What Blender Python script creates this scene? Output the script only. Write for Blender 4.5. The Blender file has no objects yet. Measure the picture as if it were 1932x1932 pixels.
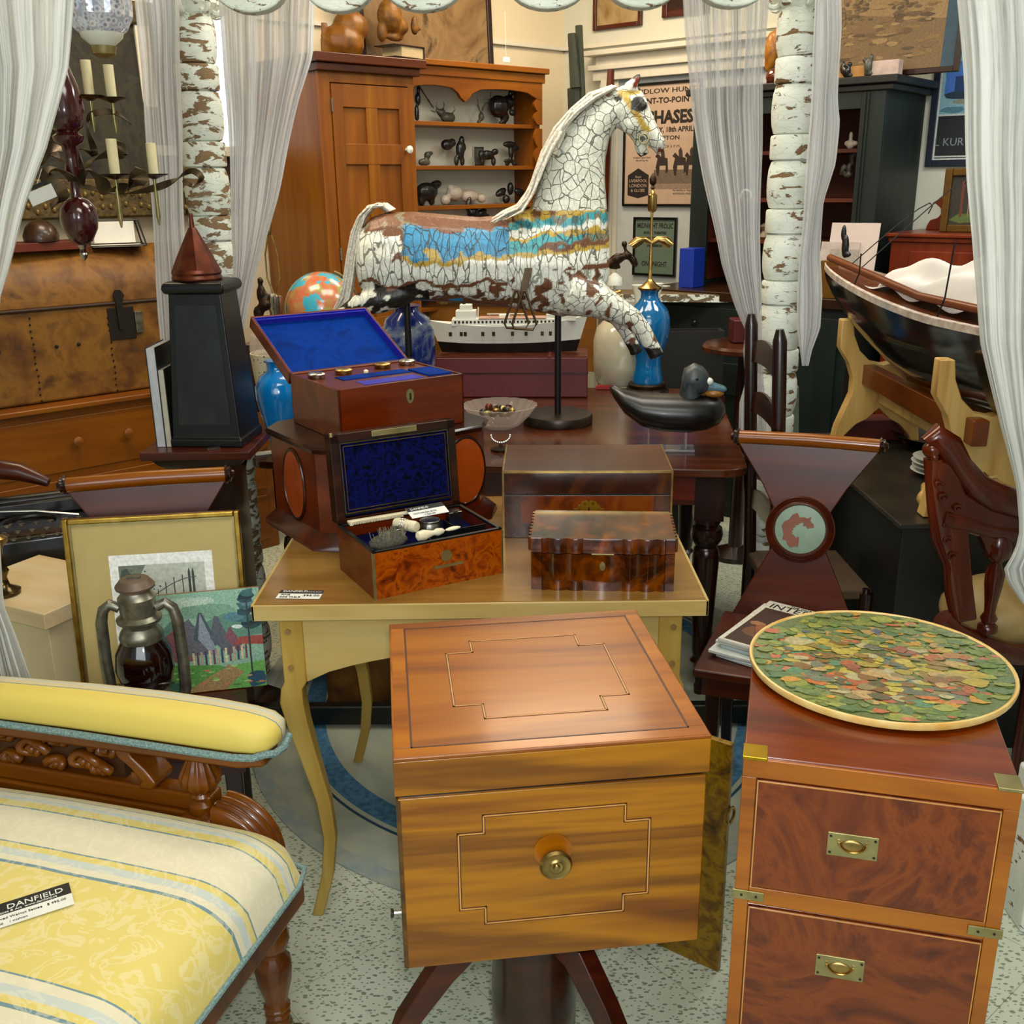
import bpy, bmesh, random
from math import *
from mathutils import Vector, Matrix, noise
SC = bpy.context.scene; COL = SC.collection
V3 = Vector
# ---------------------------------------------------------------- camera
F = 1930.0; TH = atan(621/1930.0); PH = .0122; CH = 1.5
_r0 = V3((1, 0, 0)); _u0 = V3((0, sin(TH), cos(TH))); CB = V3((0, -cos(TH), sin(TH)))
CR = cos(PH)*_r0 - sin(PH)*_u0; CU = sin(PH)*_r0 + cos(PH)*_u0
cam = bpy.data.objects.new('camera', bpy.data.cameras.new('camera')); COL.objects.link(cam)
cam.matrix_world = Matrix(((CR.x, CU.x, CB.x, 0), (CR.y, CU.y, CB.y, 0), (CR.z, CU.z, CB.z, CH), (0, 0, 0, 1)))
cam.data.sensor_width = 36; cam.data.lens = 36*F/1932; cam.data.clip_start = .02; SC.camera = cam
# ---------------------------------------------------------------- world, lights, exposure
SC.view_settings.view_transform = 'Standard'; SC.view_settings.look = 'None'
SC.view_settings.exposure = 0.05; SC.view_settings.gamma = 1; SC.view_settings.use_curve_mapping = False
wd = bpy.data.worlds.new('world'); SC.world = wd; wd.use_nodes = True
wd.node_tree.nodes['Background'].inputs[0].default_value = (.80, .93, 1.0, 1)
wd.node_tree.nodes['Background'].inputs[1].default_value = .42

def area(name, loc, target, sx, sy, power, color):
    l = bpy.data.lights.new(name, 'AREA'); l.shape = 'RECTANGLE'; l.size = sx; l.size_y = sy; l.energy = power; l.color = color
    o = bpy.data.objects.new(name, l); COL.objects.link(o); o.location = loc
    o.rotation_euler = (V3(target)-V3(loc)).to_track_quat('-Z', 'Y').to_euler(); return o
area('shop_window_daylight', (-.3, -1.6, 2.1), (0, 2.2, .7), 2.6, 1.6, 62, (.90, .98, 1.0))
area('ceiling_light_front', (.15, .9, 2.75), (.15, 1.3, 0), 1.3, .7, 24, (1.0, .97, .88))
area('ceiling_light_middle', (.2, 2.9, 2.78), (.1, 3.1, 0), 1.2, .7, 30, (1.0, .93, .80))
area('ceiling_light_left', (-1.1, 3.3, 2.75), (-1.2, 3.7, 0), .8, .5, 26, (1.0, .80, .55))
area('ceiling_light_corner', (.25, 4.7, 2.75), (.2, 5.2, 0), .8, .5, 30, (1.0, .80, .56))
area('ceiling_light_right', (1.7, 3.2, 2.75), (1.6, 3.9, 0), .8, .5, 24, (.97, .97, .92))
fl = bpy.data.lights.new('camera_flash', 'SPOT'); fl.energy = 34; fl.spot_size = 1.5; fl.spot_blend = .6; fl.shadow_soft_size = .03; fl.color = (1, .98, .93)
flo = bpy.data.objects.new('camera_flash', fl); COL.objects.link(flo); flo.location = (.03, .0, 1.56); flo.rotation_euler = (radians(72), 0, 0)

# ---------------------------------------------------------------- where a spot of the place stands
def _ray(px, py): return (px-966)/F*CR - (py-966)/F*CU - CB
def Z(px, py, z): d = _ray(px, py); t = (z-CH)/d.z; return V3((d.x*t, d.y*t, z))
def Y(px, py, y): d = _ray(px, py); t = y/d.y; return V3((d.x*t, y, CH+d.z*t))
def VP(px, py, p0, n):
    d = _ray(px, py); o = V3((0, 0, CH)); t = (V3(p0)-o).dot(V3(n))/d.dot(V3(n)); return o+d*t
def yaw(a, b): return atan2(b[1]-a[1], b[0]-a[0])

# ---------------------------------------------------------------- objects
def tag(o, label=None, cat=None, group=None, kind=None):
    if label: o['label'] = label
    if cat: o['category'] = cat
    if group: o['group'] = group
    if kind: o['kind'] = kind
    return o
def thing(name, label, cat, loc=(0, 0, 0), rz=0, group=None, kind=None, rx=0, ry=0):
    o = bpy.data.objects.new(name, None); COL.objects.link(o); o.empty_display_size = .05
    o.location = loc; o.rotation_euler = (rx, ry, rz); return tag(o, label, cat, group, kind)
RX = Matrix.Rotation(pi/2, 4, 'X')
def T(x, y, z): return Matrix.Translation((x, y, z))
def RZ(a): return Matrix.Rotation(a, 4, 'Z')
def RY(a): return Matrix.Rotation(a, 4, 'Y')
def RXa(a): return Matrix.Rotation(a, 4, 'X')
def SCL(x, y, z): return Matrix.Diagonal((x, y, z, 1))

class B:
    def __init__(s): s.bm = bmesh.new(); s.uv = None; s.cl = None
    def _f(s, vs):
        try: return s.bm.faces.new(vs)
        except ValueError: return None
    def box(s, c, d, m=None, tx=1, ty=1):
        m = m or Matrix(); vs = []
        for k in (-1, 1):
            for i, j in ((-1, -1), (1, -1), (1, 1), (-1, 1)):
                fx, fy = (tx, ty) if k > 0 else (1, 1)
                vs.append(s.bm.verts.new(m @ V3((c[0]+i*d[0]/2*fx, c[1]+j*d[1]/2*fy, c[2]+k*d[2]/2))))
        for q in ((3, 2, 1, 0), (4, 5, 6, 7), (0, 1, 5, 4), (1, 2, 6, 5), (2, 3, 7, 6), (3, 0, 4, 7)): s._f([vs[i] for i in q])
        return s
    def bb(s, x0, x1, y0, y1, z0, z1, m=None): return s.box(((x0+x1)/2, (y0+y1)/2, (z0+z1)/2), (x1-x0, y1-y0, z1-z0), m)
    def loft(s, rings, cap=True, closed=True):
        rs = [[s.bm.verts.new(p) for p in r] for r in rings]; n = len(rs[0])
        for a, b in zip(rs, rs[1:]):
            for i in range(n if closed else n-1):
                j = (i+1) % n; s._f([a[i], a[j], b[j], b[i]])
        if cap and closed: s._f(rs[0][::-1]); s._f(rs[-1])
        return s
    def lathe(s, prof, n=20, m=None, flute=0, nf=12, sq=None):
        m = m or Matrix(); rings = []
        for r, z in prof:
            r = max(r, .0002); ring = []
            for i in range(n):
                a = 2*pi*i/n; rr = r*(1-flute*(.5+.5*cos(nf*a))) if flute else r
                ring.append(m @ V3((rr*cos(a), rr*sin(a), z)))
            rings.append(ring)
        return s.loft(rings)
    def tube(s, pts, r, n=8, fx=1.0):
        pts = [V3(p) for p in pts]; k = len(pts); rings = []
        rs = r if isinstance(r, (list, tuple)) else [r]*k
        t = (pts[1]-pts[0]).normalized(); up = V3((0, 0, 1)) if abs(t.z) < .9 else V3((0, 1, 0))
        a = t.cross(up).normalized()
        for i, p in enumerate(pts):
            t = ((pts[min(i+1, k-1)]-pts[max(i-1, 0)])).normalized()
            a = (a - t*a.dot(t)).normalized(); b = t.cross(a)
            rings.append([p + rs[i]*(cos(2*pi*j/n)*a*fx + sin(2*pi*j/n)*b) for j in range(n)])
        return s.loft(rings)
    def ell(s, c, r, m=None, n=14):
        m = m or Matrix(); rings = []; h = max(6, n//2+2)
        for i in range(h+1):
            th = pi*i/h; th = min(max(th, .02), pi-.02)
            rings.append([m @ V3((c[0]+r[0]*sin(th)*cos(2*pi*j/n), c[1]+r[1]*sin(th)*sin(2*pi*j/n), c[2]-r[2]*cos(th))) for j in range(n)])
        return s.loft(rings)
    def prism(s, pts, t, m=None, z0=0):
        m = m or Matrix()
        a = [s.bm.verts.new(m @ V3((p[0], p[1], z0-t/2))) for p in pts]; b = [s.bm.verts.new(m @ V3((p[0], p[1], z0+t/2))) for p in pts]; n = len(pts)
        s._f(a[::-1]); s._f(b)
        for i in range(n): j = (i+1) % n; s._f([a[i], a[j], b[j], b[i]])
        return s
    def up(s, pts, t, m=None, y0=0):           # outline in x,z with thickness along y
        return s.prism(pts, t, (m or Matrix()) @ RX, -y0)
    def torus(s, c, R, r, m=None, n=28, k=8, a0=0, a1=2*pi, ex=1, ez=1):
        m = m or Matrix(); full = abs(a1-a0-2*pi) < 1e-4; cnt = n if full else n+1
        rings = []
        for i in range(cnt):
            a = a0+(a1-a0)*i/n
            rings.append([m @ V3((c[0]+(R+r*cos(2*pi*j/k))*cos(a)*ex, c[1]+(R+r*cos(2*pi*j/k))*sin(a)*ez, c[2]+r*sin(2*pi*j/k))) for j in range(k)])
        if full: rings.append(rings[0]); s.loft(rings, cap=False); bmesh.ops.remove_doubles(s.bm, verts=s.bm.verts, dist=1e-6); return s
        return s.loft(rings)
    def grid(s, fn, nu, nv):
        uv = s.bm.loops.layers.uv.verify()
        g = [[s.bm.verts.new(fn(i/nu, j/nv)) for i in range(nu+1)] for j in range(nv+1)]
        for j in range(nv):
            for i in range(nu):
                f = s._f([g[j][i], g[j][i+1], g[j+1][i+1], g[j+1][i]])
                if f:
                    for l, (a, b) in zip(f.loops, ((i, j), (i+1, j), (i+1, j+1), (i, j+1))): l[uv].uv = (a/nu, b/nv)
        return s
    def out(s, name, mat, parent=None, bev=0, smooth=38, solid=0, remesh=0, seg=2):
        bmesh.ops.recalc_face_normals(s.bm, faces=s.bm.faces)
        me = bpy.data.meshes.new(name); s.bm.to_mesh(me); s.bm.free()
        me.materials.append(mat); o = bpy.data.objects.new(name, me); COL.objects.link(o)
        if parent: o.parent = parent
        if remesh:
            r = o.modifiers.new('r', 'REMESH'); r.mode = 'VOXEL'; r.voxel_size = remesh; r.use_smooth_shade = True
            q = o.modifiers.new('s', 'SMOOTH'); q.iterations = 3; q.factor = .6
            return o
        me.polygons.foreach_set('use_smooth', [True]*len(me.polygons)); me.set_sharp_from_angle(angle=radians(smooth))
        if solid: q = o.modifiers.new('s', 'SOLIDIFY'); q.thickness = solid; q.offset = 0
        if bev: b = o.modifiers.new('b', 'BEVEL'); b.width = bev; b.segments = seg; b.limit_method = 'ANGLE'; b.angle_limit = radians(35); b.harden_normals = True
        return o
def bake(o):
    dg = bpy.context.evaluated_depsgraph_get(); me = bpy.data.meshes.new_from_object(o.evaluated_get(dg))
    o.modifiers.clear(); o.data = me; return o

# ---------------------------------------------------------------- materials
def H(h, a=1):
    h = h.lstrip('#'); c = [int(h[i:i+2], 16)/255 for i in (0, 2, 4)]
    return tuple([(x/12.92 if x <= .04045 else ((x+.055)/1.055)**2.4) for x in c]+[a])
def DK(h):
    c = H(h); g = .3*c[0]+.6*c[1]+.1*c[2]; return tuple(max(0, (g+(x-g)*1.14))*.66 for x in c[:3])+(1,)
class NT:
    def __init__(s, name):
        s.m = bpy.data.materials.new(name); s.m.use_nodes = True; s.t = s.m.node_tree; s.p = s.t.nodes['Principled BSDF']; s.o = s.t.nodes['Material Output']
    def n(s, ty, **k):
        x = s.t.nodes.new('ShaderNode'+ty)
        for a, b in k.items():
            if a.startswith('i_'):
                q = a[2:]; q = int(q) if q.isdigit() else q.replace('_', ' '); i = x.inputs[q]
                if isinstance(b, bpy.types.NodeSocket): s.t.links.new(b, i)
                else: i.default_value = b
            else: setattr(x, a, b)
        return x
    def L(s, a, b): s.t.links.new(a, b)
    def obj(s, sc=(1, 1, 1), rot=(0, 0, 0), kind='Object'):
        c = s.n('TexCoord'); m = s.n('Mapping', i_Scale=sc, i_Rotation=rot); s.L(c.outputs[kind], m.inputs[0]); return m.outputs[0]
    def ramp(s, fac, stops, interp='LINEAR'):
        r = s.n('ValToRGB'); e = r.color_ramp; e.interpolation = interp
        while len(e.elements) < len(stops): e.elements.new(.5)
        for el, (p, c) in zip(e.elements, stops): el.position = p; el.color = c
        s.L(fac, r.inputs[0]); return r.outputs[0]
    def mix(s, f, a, b, mode='MIX'):
        x = s.n('Mix', data_type='RGBA', blend_type=mode)
        for i, v in ((0, f), (6, a), (7, b)):
            if isinstance(v, bpy.types.NodeSocket): s.L(v, x.inputs[i])
            else: x.inputs[i].default_value = v
        return x.outputs[2]
    def bump(s, h, st=.3, d=.002):
        b = s.n('Bump', i_Strength=st, i_Distance=d); s.L(h, b.inputs['Height']); s.L(b.outputs[0], s.p.inputs['Normal'])
    def base(s, c, rough=.5, metal=0, coat=0, spec=.5):
        if isinstance(c, bpy.types.NodeSocket): s.L(c, s.p.inputs['Base Color'])
        else: s.p.inputs['Base Color'].default_value = c
        s.p.inputs['Roughness'].default_value = rough; s.p.inputs['Metallic'].default_value = metal
        s.p.inputs['Coat Weight'].default_value = coat; s.p.inputs['Coat Roughness'].default_value = .12; s.p.inputs['Specular IOR Level'].default_value = spec
        return s.m
def plain(name, c, rough=.5, metal=0, coat=0, var=.12, sc=30, bump=0, c2=None):
    t = NT(name); v = t.obj((sc,)*3); n = t.n('TexNoise', i_Vector=v, i_Scale=1, i_Detail=3)
    a = H(c); b = H(c2) if c2 else tuple(x*(1-var*2) for x in a[:3])+(1,)
    if bump: t.bump(n.outputs[0], bump, .003)
    return t.base(t.ramp(n.outputs[0], [(.35, a), (.7, b)]), rough, metal, coat)
def wood(name, cs, axis='x', sc=1, rough=.32, coat=.35, dist=2.0, grain=.5, streak=8):
    t = NT(name); s = {'x': (1.2, 14, 14), 'y': (14, 1.2, 14), 'z': (14, 14, 1.2)}[axis]
    v = t.obj(tuple(q*sc for q in s)); n1 = t.n('TexNoise', i_Vector=v, i_Scale=.45, i_Detail=5, i_Distortion=dist)
    v2 = t.obj(tuple(q*sc*7 for q in s)); n2 = t.n('TexNoise', i_Vector=v2, i_Scale=1, i_Detail=2)
    m = t.n('Math', operation='MULTIPLY_ADD', i_0=n2.outputs[0], i_1=grain*.35, i_2=n1.outputs[0])
    k = len(cs); c = t.ramp(m.outputs[0], [(.36+.46*i/(k-1), DK(h)) for i, h in enumerate(cs)])
    t.bump(m.outputs[0], .12, .002); return t.base(c, rough, 0, coat*.45, .4)
def burl(name, cs, sc=9, rough=.28, coat=.5, dist=1.6):
    t = NT(name); v = t.obj((sc,)*3); n1 = t.n('TexNoise', i_Vector=v, i_Scale=1, i_Detail=7, i_Distortion=dist, i_Roughness=.6)
    k = len(cs); return t.base(t.ramp(n1.outputs[0], [(.3+.4*i/(k-1), DK(h)) for i, h in enumerate(cs)]), rough, 0, coat*.5, .4 if rough < .8 else .08)
def vcol(name, rough=.6, coat=0, var=.25, sc=120):
    t = NT(name); a = t.n('Attribute', attribute_name='Col'); v = t.obj((sc,)*3); n = t.n('TexNoise', i_Vector=v, i_Scale=1, i_Detail=3)
    r = t.ramp(n.outputs[0], [(.3, (1-var,)*3+(1,)), (.7, (1+var*.4,)*3+(1,))]); return t.base(t.mix(1.0, a.outputs[0], r, 'MULTIPLY'), rough, 0, coat)
def peel(name, sc=16, th=.56, rough=.7, stretch=(1, 1, 2.6), under=('#5d4226', '#84653f')):
    t = NT(name); v = t.obj(tuple(sc*q for q in stretch)); n = t.n('TexNoise', i_Vector=v, i_Scale=1, i_Detail=6, i_Roughness=.62, i_Distortion=.5)
    vo = t.n('TexVoronoi', i_Vector=t.obj((sc*1.2, sc*1.2, sc*4)), feature='DISTANCE_TO_EDGE', i_Scale=1)
    f = t.ramp(n.outputs[0], [(th, (0, 0, 0, 1)), (th+.03, (1, 1, 1, 1))]); e = t.ramp(vo.outputs[0], [(.0, (1, 1, 1, 1)), (.022, (0, 0, 0, 1))])
    wn = t.n('TexNoise', i_Vector=t.obj((9, 9, 9)), i_Scale=1); w = t.ramp(wn.outputs[0], [(.3, H('#c9d0c2')), (.7, H('#e4e8dd'))])
    u = t.ramp(n.outputs[0], [(.5, H(under[0])), (.8, H(under[1]))])
    c = t.mix(f, w, u); c = t.mix(t.n('Math', operation='MULTIPLY', i_0=e, i_1=.35).outputs[0], c, H('#5b4a36'))
    t.bump(t.n('Math', operation='SUBTRACT', i_0=1.0, i_1=f).outputs[0], .5, .003); return t.base(c, rough)
def glassy(name, c, alpha=.35, rough=.05):
    t = NT(name); m = t.base(H(c), rough); t.p.inputs['Transmission Weight'].default_value = .9; t.p.inputs['IOR'].default_value = 1.3; return m

MAH = wood('mahogany', ['#2a0f08', '#4a1c0e', '#6b2d15'], 'x')
MAHZ = wood('mahogany_upright', ['#2a0f08', '#4a1c0e', '#5f2812'], 'z')
MAHD = wood('dark_mahogany', ['#150806', '#2a110a', '#42200f'], 'x', rough=.25)
MAHDZ = wood('dark_mahogany_upright', ['#150806', '#240e08', '#3a1a0d'], 'z', rough=.25)
TABD = wood('polished_dark_tabletop', ['#2e150c', '#4e2716', '#663620'], 'x', rough=.22, coat=.5)
WALN = wood('golden_walnut', ['#4f2607', '#8a5212', '#b57a22', '#7a4a12', '#a56c1e'], 'x', rough=.3, sc=.55, dist=3.5)
WALNT = wood('orange_walnut_top', ['#6b3206', '#9c5a0e', '#ad6a18', '#82460a', '#a2600f'], 'x', rough=.3, sc=.45, dist=4)
WALNZ = wood('golden_walnut_upright', ['#2f1a08', '#5a3a10', '#7d5a1c'], 'x', rough=.3, sc=1.6, dist=3)
CAMP = wood('orange_campaign_wood', ['#7d4206', '#aa640a', '#c07c18'], 'x', rough=.25, coat=.6)
CAMPB = burl('burl_drawer_front', ['#4a1b05', '#6e3007', '#87430b', '#5b2407', '#773709'], 5, dist=3)
CAMPT = wood('red_brown_campaign_top', ['#4a1a04', '#74300a', '#93480c'], 'x', rough=.18, coat=.7)
PINE = wood('orange_pine', ['#75400f', '#92581a', '#a66e2c'], 'z', rough=.42, coat=.15)
PINEX = wood('orange_pine_level', ['#683a0c', '#884f14', '#9d6324'], 'x', rough=.42, coat=.15)
CREAM = wood('bleached_pine', ['#b89a5c', '#cdb377', '#d9c48b'], 'x', rough=.45, coat=.1)
CREAMZ = wood('bleached_pine_upright', ['#b08a45', '#c3a25b', '#cfb26c'], 'z', rough=.45, coat=.1)
CREAMT = wood('scrubbed_brown_tabletop', ['#7d5a30', '#98713f', '#a88450'], 'x', rough=.25, coat=.3)
LIGHTP = wood('pale_new_pine', ['#c89a5c', '#f0c884', '#fbdca4'], 'z', rough=.4, coat=.2)
OAKC = wood('carved_oak', ['#4a2308', '#74400f', '#8f5518'], 'x', rough=.28, coat=.4)
REDC = wood('red_stained_pine', ['#5e1f09', '#7d3010', '#8f401a'], 'z', rough=.35)
BURL = burl('amboyna_burl', ['#4a1905', '#8b3c08', '#b05a12', '#6a2a08'], 34, dist=1.2)
ROSE = burl('figured_rosewood', ['#1c0c06', '#3e1c0d', '#6b3516', '#8c4a18'], 11, rough=.12, coat=.8, dist=2)
WALB = burl('old_walnut_veneer', ['#26130a', '#3f2012', '#5c3218'], 10, rough=.25, coat=.5)
BLACK = plain('black_paint', '#080a09', .35, var=.3); BLACKW = plain('worn_black_wood', '#060807', .5, c2='#10120f')
GREEN = wood('dark_green_paint', ['#0c1513', '#14211f', '#1d2e2b'], 'z', rough=.5, coat=0)
GREENX = wood('dark_green_paint_level', ['#0c1614', '#131f1d', '#1b2d2b'], 'x', rough=.5, coat=0)
BRASS = plain('aged_brass', '#b4975a', .3, 1, c2='#8c7444'); GOLD = plain('gilt', '#c9a44c', .3, 1, c2='#96742c'); SILV = plain('silver', '#b9b8b0', .22, 1)
BRASSD = plain('pale_brass_plate', '#a59a6a', .38, .85, c2='#8a8054'); TIN = plain('tarnished_tin', '#8f8d7e', .36, .85, sc=40, c2='#5f5e50')
IRON = plain('black_iron', '#141414', .45, .4); BRONZE = plain('dark_bronze', '#3a2a18', .35, .7, c2='#1d140c')
LEATH = burl('worn_tan_hide', ['#2e1b0c', '#6b441c', '#8f6430', '#4e3012'], 7, rough=.55, coat=.05, dist=.3)
COPPER = plain('brown_copper', '#6b3018', .35, .55, c2='#4a1f10')
CAND = plain('cream_candle', '#d6cba0', .5, var=.05); PEEL = peel('peeling_white_paint', th=.575); PEELL = peel('heavily_peeled_white_paint', th=.515, under=('#6f5636', '#917650')); PEELG = peel('chipped_white_paint', 30, .60)
STONE = plain('black_soapstone', '#0f1010', .28, c2='#24231f'); WSTONE = plain('pale_stone', '#b3a596', .4, var=.08); GSTONE = plain('grey_green_stone', '#4a4a3c', .4, c2='#2e2e26')
BLUEG = plain('blue_glaze', '#055f96', .08, 0, .6, var=.06); TURQ = plain('blue_glaze_vase', '#0873b8', .1, 0, .5, var=.06)
WHITEP = plain('white_paint', '#d8dcd2', .45, var=.04); PAPER = plain('white_card', '#d9d9d2', .6, var=.03); INK = plain('black_ink', '#0a0a0a', .6, var=0)
CREST = wood('golden_mahogany', ['#6b3410', '#8a4c18', '#a56a2c'], 'x', rough=.22, coat=.5)
IVORY = plain('ivory', '#d9cfae', .35, var=.06); CERAM = plain('cream_ceramic', '#b9b39a', .12, 0, .5, var=.05); MAROON = plain('maroon_leather', '#5a1a1e', .5, var=.15, sc=60)
VEL = burl('blue_velvet', ['#010312', '#02051c', '#0c1252', '#010416', '#03072a'], 45, .9, 0, 1.4); BLUEL = burl('faded_blue_lining', ['#03245e', '#053c96', '#042c74'], 9, .9, 0, 1)
ULTRA = plain('ultramarine_paper', '#12149e', .7, var=.1); WICK = plain('dark_fluff', '#4a463a', .9, sc=200, c2='#26231c')
VC = vcol('painted_patches'); VCG = vcol('glazed_printed_patches', .22, .6, .3, 160)
CREAML = plain('cream_leather', '#a98f58', .5, var=.1)

def text(body, size, mat, parent, m, name='lettering', align='LEFT', bold=0, sx=1, sy=1):
    c = bpy.data.curves.new(name, 'FONT'); c.body = body; c.size = size; c.align_x = align; c.extrude = .0003; c.offset = bold
    c.resolution_u = 2; o = bpy.data.objects.new(name, c); COL.objects.link(o)
    dg = bpy.context.evaluated_depsgraph_get(); me = bpy.data.meshes.new_from_object(o.evaluated_get(dg)); bpy.data.objects.remove(o)
    me.materials.clear(); me.materials.append(mat); me.transform(m @ SCL(sx, sy, 1))
    o = bpy.data.objects.new(name, me); COL.objects.link(o); o.parent = parent; return o
def art(name, polys, parent, m, mat=None, lift=.00025, th=0):
    """polys: (colour, [(u,v)...]) in metres; each sits a hair above the last"""
    bm = bmesh.new(); cl = bm.loops.layers.float_color.new('Col')
    for i, (c, pts) in enumerate(polys):
        c = H(c) if isinstance(c, str) else c
        z = lift*(1+i*.04) if lift > .00013 else lift+i*3e-6
        try: f = bm.faces.new([bm.verts.new(m @ V3((p[0], p[1], z))) for p in pts])
        except ValueError: continue
        for l in f.loops: l[cl] = c
    me = bpy.data.meshes.new(name); bm.to_mesh(me); bm.free(); me.materials.append(mat or VC)
    o = bpy.data.objects.new(name, me); COL.objects.link(o); o.parent = parent; return o
def rect(x0, x1, y0, y1): return [(x0, y0), (x1, y0), (x1, y1), (x0, y1)]
def blob(cx, cy, rx, ry, n=9, j=.25, rnd=random):
    return [(cx+rx*cos(2*pi*i/n)*(1+rnd.uniform(-j, j)), cy+ry*sin(2*pi*i/n)*(1+rnd.uniform(-j, j))) for i in range(n)]
# ================================================================ THE ROOM
K = V3((.31, 6.0, 0)); AL = radians(42); AR = radians(-40)
DL = V3((cos(AL), sin(AL), 0)); NL = V3((sin(AL), -cos(AL), 0)); DR = V3((cos(AR), sin(AR), 0)); NR = V3((sin(AR), -cos(AR), 0))
def wl(s, z=0, off=0): return K - DL*s + NL*off + V3((0, 0, z))
def wr(t, z=0, off=0): return K + DR*t + NR*off + V3((0, 0, z))
def floor_mat():
    t = NT('speckled_floor_tile'); rot = (0, 0, radians(-40))
    v = t.obj((1, 1, 1), rot); sp = t.n('SeparateXYZ', i_0=v)
    base = t.n('TexNoise', i_Vector=t.obj((5, 5, 5)), i_Scale=1, i_Detail=3)
    c = t.ramp(base.outputs[0], [(.3, H('#b9c2ad')), (.7, H('#c8cfbd'))])
    for sc, th, col, sd in (((48, 100, 1), .24, '#566a56', 0), ((40, 75, 1), .17, '#857b5c', 3.3), ((85, 140, 1), .22, '#6a7f6c', 7.7)):
        v2 = t.obj(sc, (0, 0, radians(-25+sd*6))); vo = t.n('TexVoronoi', i_Vector=v2, i_Scale=1, i_Randomness=1.0, voronoi_dimensions='2D')
        ns = t.n('TexNoise', i_Vector=t.obj((sc[0]*.35,)*3), i_Scale=1)
        d = t.n('Math', operation='LESS_THAN', i_0=vo.outputs[0], i_1=th)
        g = t.n('Math', operation='GREATER_THAN', i_0=t.n('SeparateXYZ', i_0=vo.outputs['Color']).outputs[0], i_1=.58)
        m = t.n('Math', operation='MULTIPLY', i_0=d.outputs[0], i_1=g.outputs[0]); m2 = t.n('Math', operation='MULTIPLY', i_0=m.outputs[0], i_1=.8)
        c = t.mix(m2.outputs[0], c, H(col))
    for k in (0, 1):
        a = t.n('Math', operation='MODULO', i_0=t.n('Math', operation='ADD', i_0=sp.outputs[k], i_1=30.13+k*.07).outputs[0], i_1=.305)
        m = t.n('Math', operation='LESS_THAN', i_0=a.outputs[0], i_1=.0016); c = t.mix(t.n('Math', operation='MULTIPLY', i_0=m.outputs[0], i_1=.6).outputs[0], c, H('#4f5b4c'))
    return t.base(c, .38)
o = B().bb(-4.2, 4.2, -2.6, 6.6, -.05, 0).out('floor', floor_mat()); tag(o, kind='structure')
WALLM = plain('off_white_wall_paint', '#d2c4a6', .7, var=.03, sc=3)
WALLR = plain('pale_grey_wall_paint', '#c4c4b4', .7, var=.03, sc=3)
def wall(name, a, b, n, m, h=2.9):
    o = B(); o.box((0, 0, 0), (1, 1, 1)); me = o.out(name, m)
    d = b-a; me.location = (a+b)/2 - n*.05 + V3((0, 0, h/2)); me.scale = (d.length, .1, h); me.rotation_euler = (0, 0, atan2(d.y, d.x)); return tag(me, kind='structure')
wall('wall_left', wl(5.9), wl(-.1), NL, WALLM); wall('wall_right', wr(-.1), wr(4.9), NR, WALLR)
wall('wall_far_left', wl(5.9), V3((-4.07, -2.6, 0)), V3((1, 0, 0)), WALLM); wall('wall_far_right', wr(4.9), V3((4.06, -2.6, 0)), V3((-1, 0, 0)), WALLR)
tag(B().bb(-4.2, 4.2, -2.6, 6.6, 2.9, 2.95).out('ceiling', WALLM), kind='structure')
TRIM = plain('cream_gloss_trim', '#c9c4b4', .4, var=.03)
for nm, f, an, L in (('trim_1', wl, AL, 4.6), ('trim_2', wr, AR, 3.6)):
    b = B(); b.bb(-L if f is wl else 0, 0 if f is wl else L, -.022, 0, 2.17, 2.178).bb(-L if f is wl else 0, 0 if f is wl else L, -.012, 0, 2.178, 2.19)
    o = b.out(nm, TRIM); o.location = K; o.rotation_euler = (0, 0, an); tag(o, kind='structure')
# doorway on the right wall: casing and closed pale door that carries the posters
o = B(); o.bb(.27, .39, -.05, 0, 0, 2.12).bb(.29, .37, -.07, -.05, 0, 2.08).bb(1.42, 1.54, -.05, 0, 0, 2.12)
o.bb(.24, 1.57, -.07, 0, 2.0, 2.05).bb(.22, 1.59, -.09, 0, 2.05, 2.075).bb(.25, 1.56, -.06, 0, 2.075, 2.12).bb(.2, 1.61, -.11, 0, 2.12, 2.145)
o = o.out('trim_3', TRIM, bev=.004); o.location = K; o.rotation_euler = (0, 0, AR); tag(o, kind='structure')
o = B().bb(.39, 1.42, -.03, 0, 0, 2.0).out('door_1', plain('pale_blue_grey_door', '#b3b8b8', .5, var=.03)); o.location = K; o.rotation_euler = (0, 0, AR); tag(o, kind='structure')
# window on the left wall, seen past the left post
wn = thing('window_1', None, None, wl(2.16, 1.66), AL, kind='structure')
def winm():
    t = NT('bright_daylight_pane'); m = t.base(H('#dfe9ea'), .1); t.p.inputs['Emission Color'].default_value = H('#e8f4ff'); t.p.inputs['Emission Strength'].default_value = 1.1; return m
b = B().bb(-.22, .22, -.06, 0, -.04, 0).bb(-.22, .22, -.05, 0, .78, .84).bb(-.24, -.18, -.05, 0, 0, .8).bb(.16, .24, -.05, 0, 0, .8).bb(-.02, .01, -.04, 0, 0, .8)
b.out('window_frame', TRIM, wn, bev=.003); B().bb(-.18, .16, -.02, -.01, 0, .78).out('pane', winm(), wn)

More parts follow.
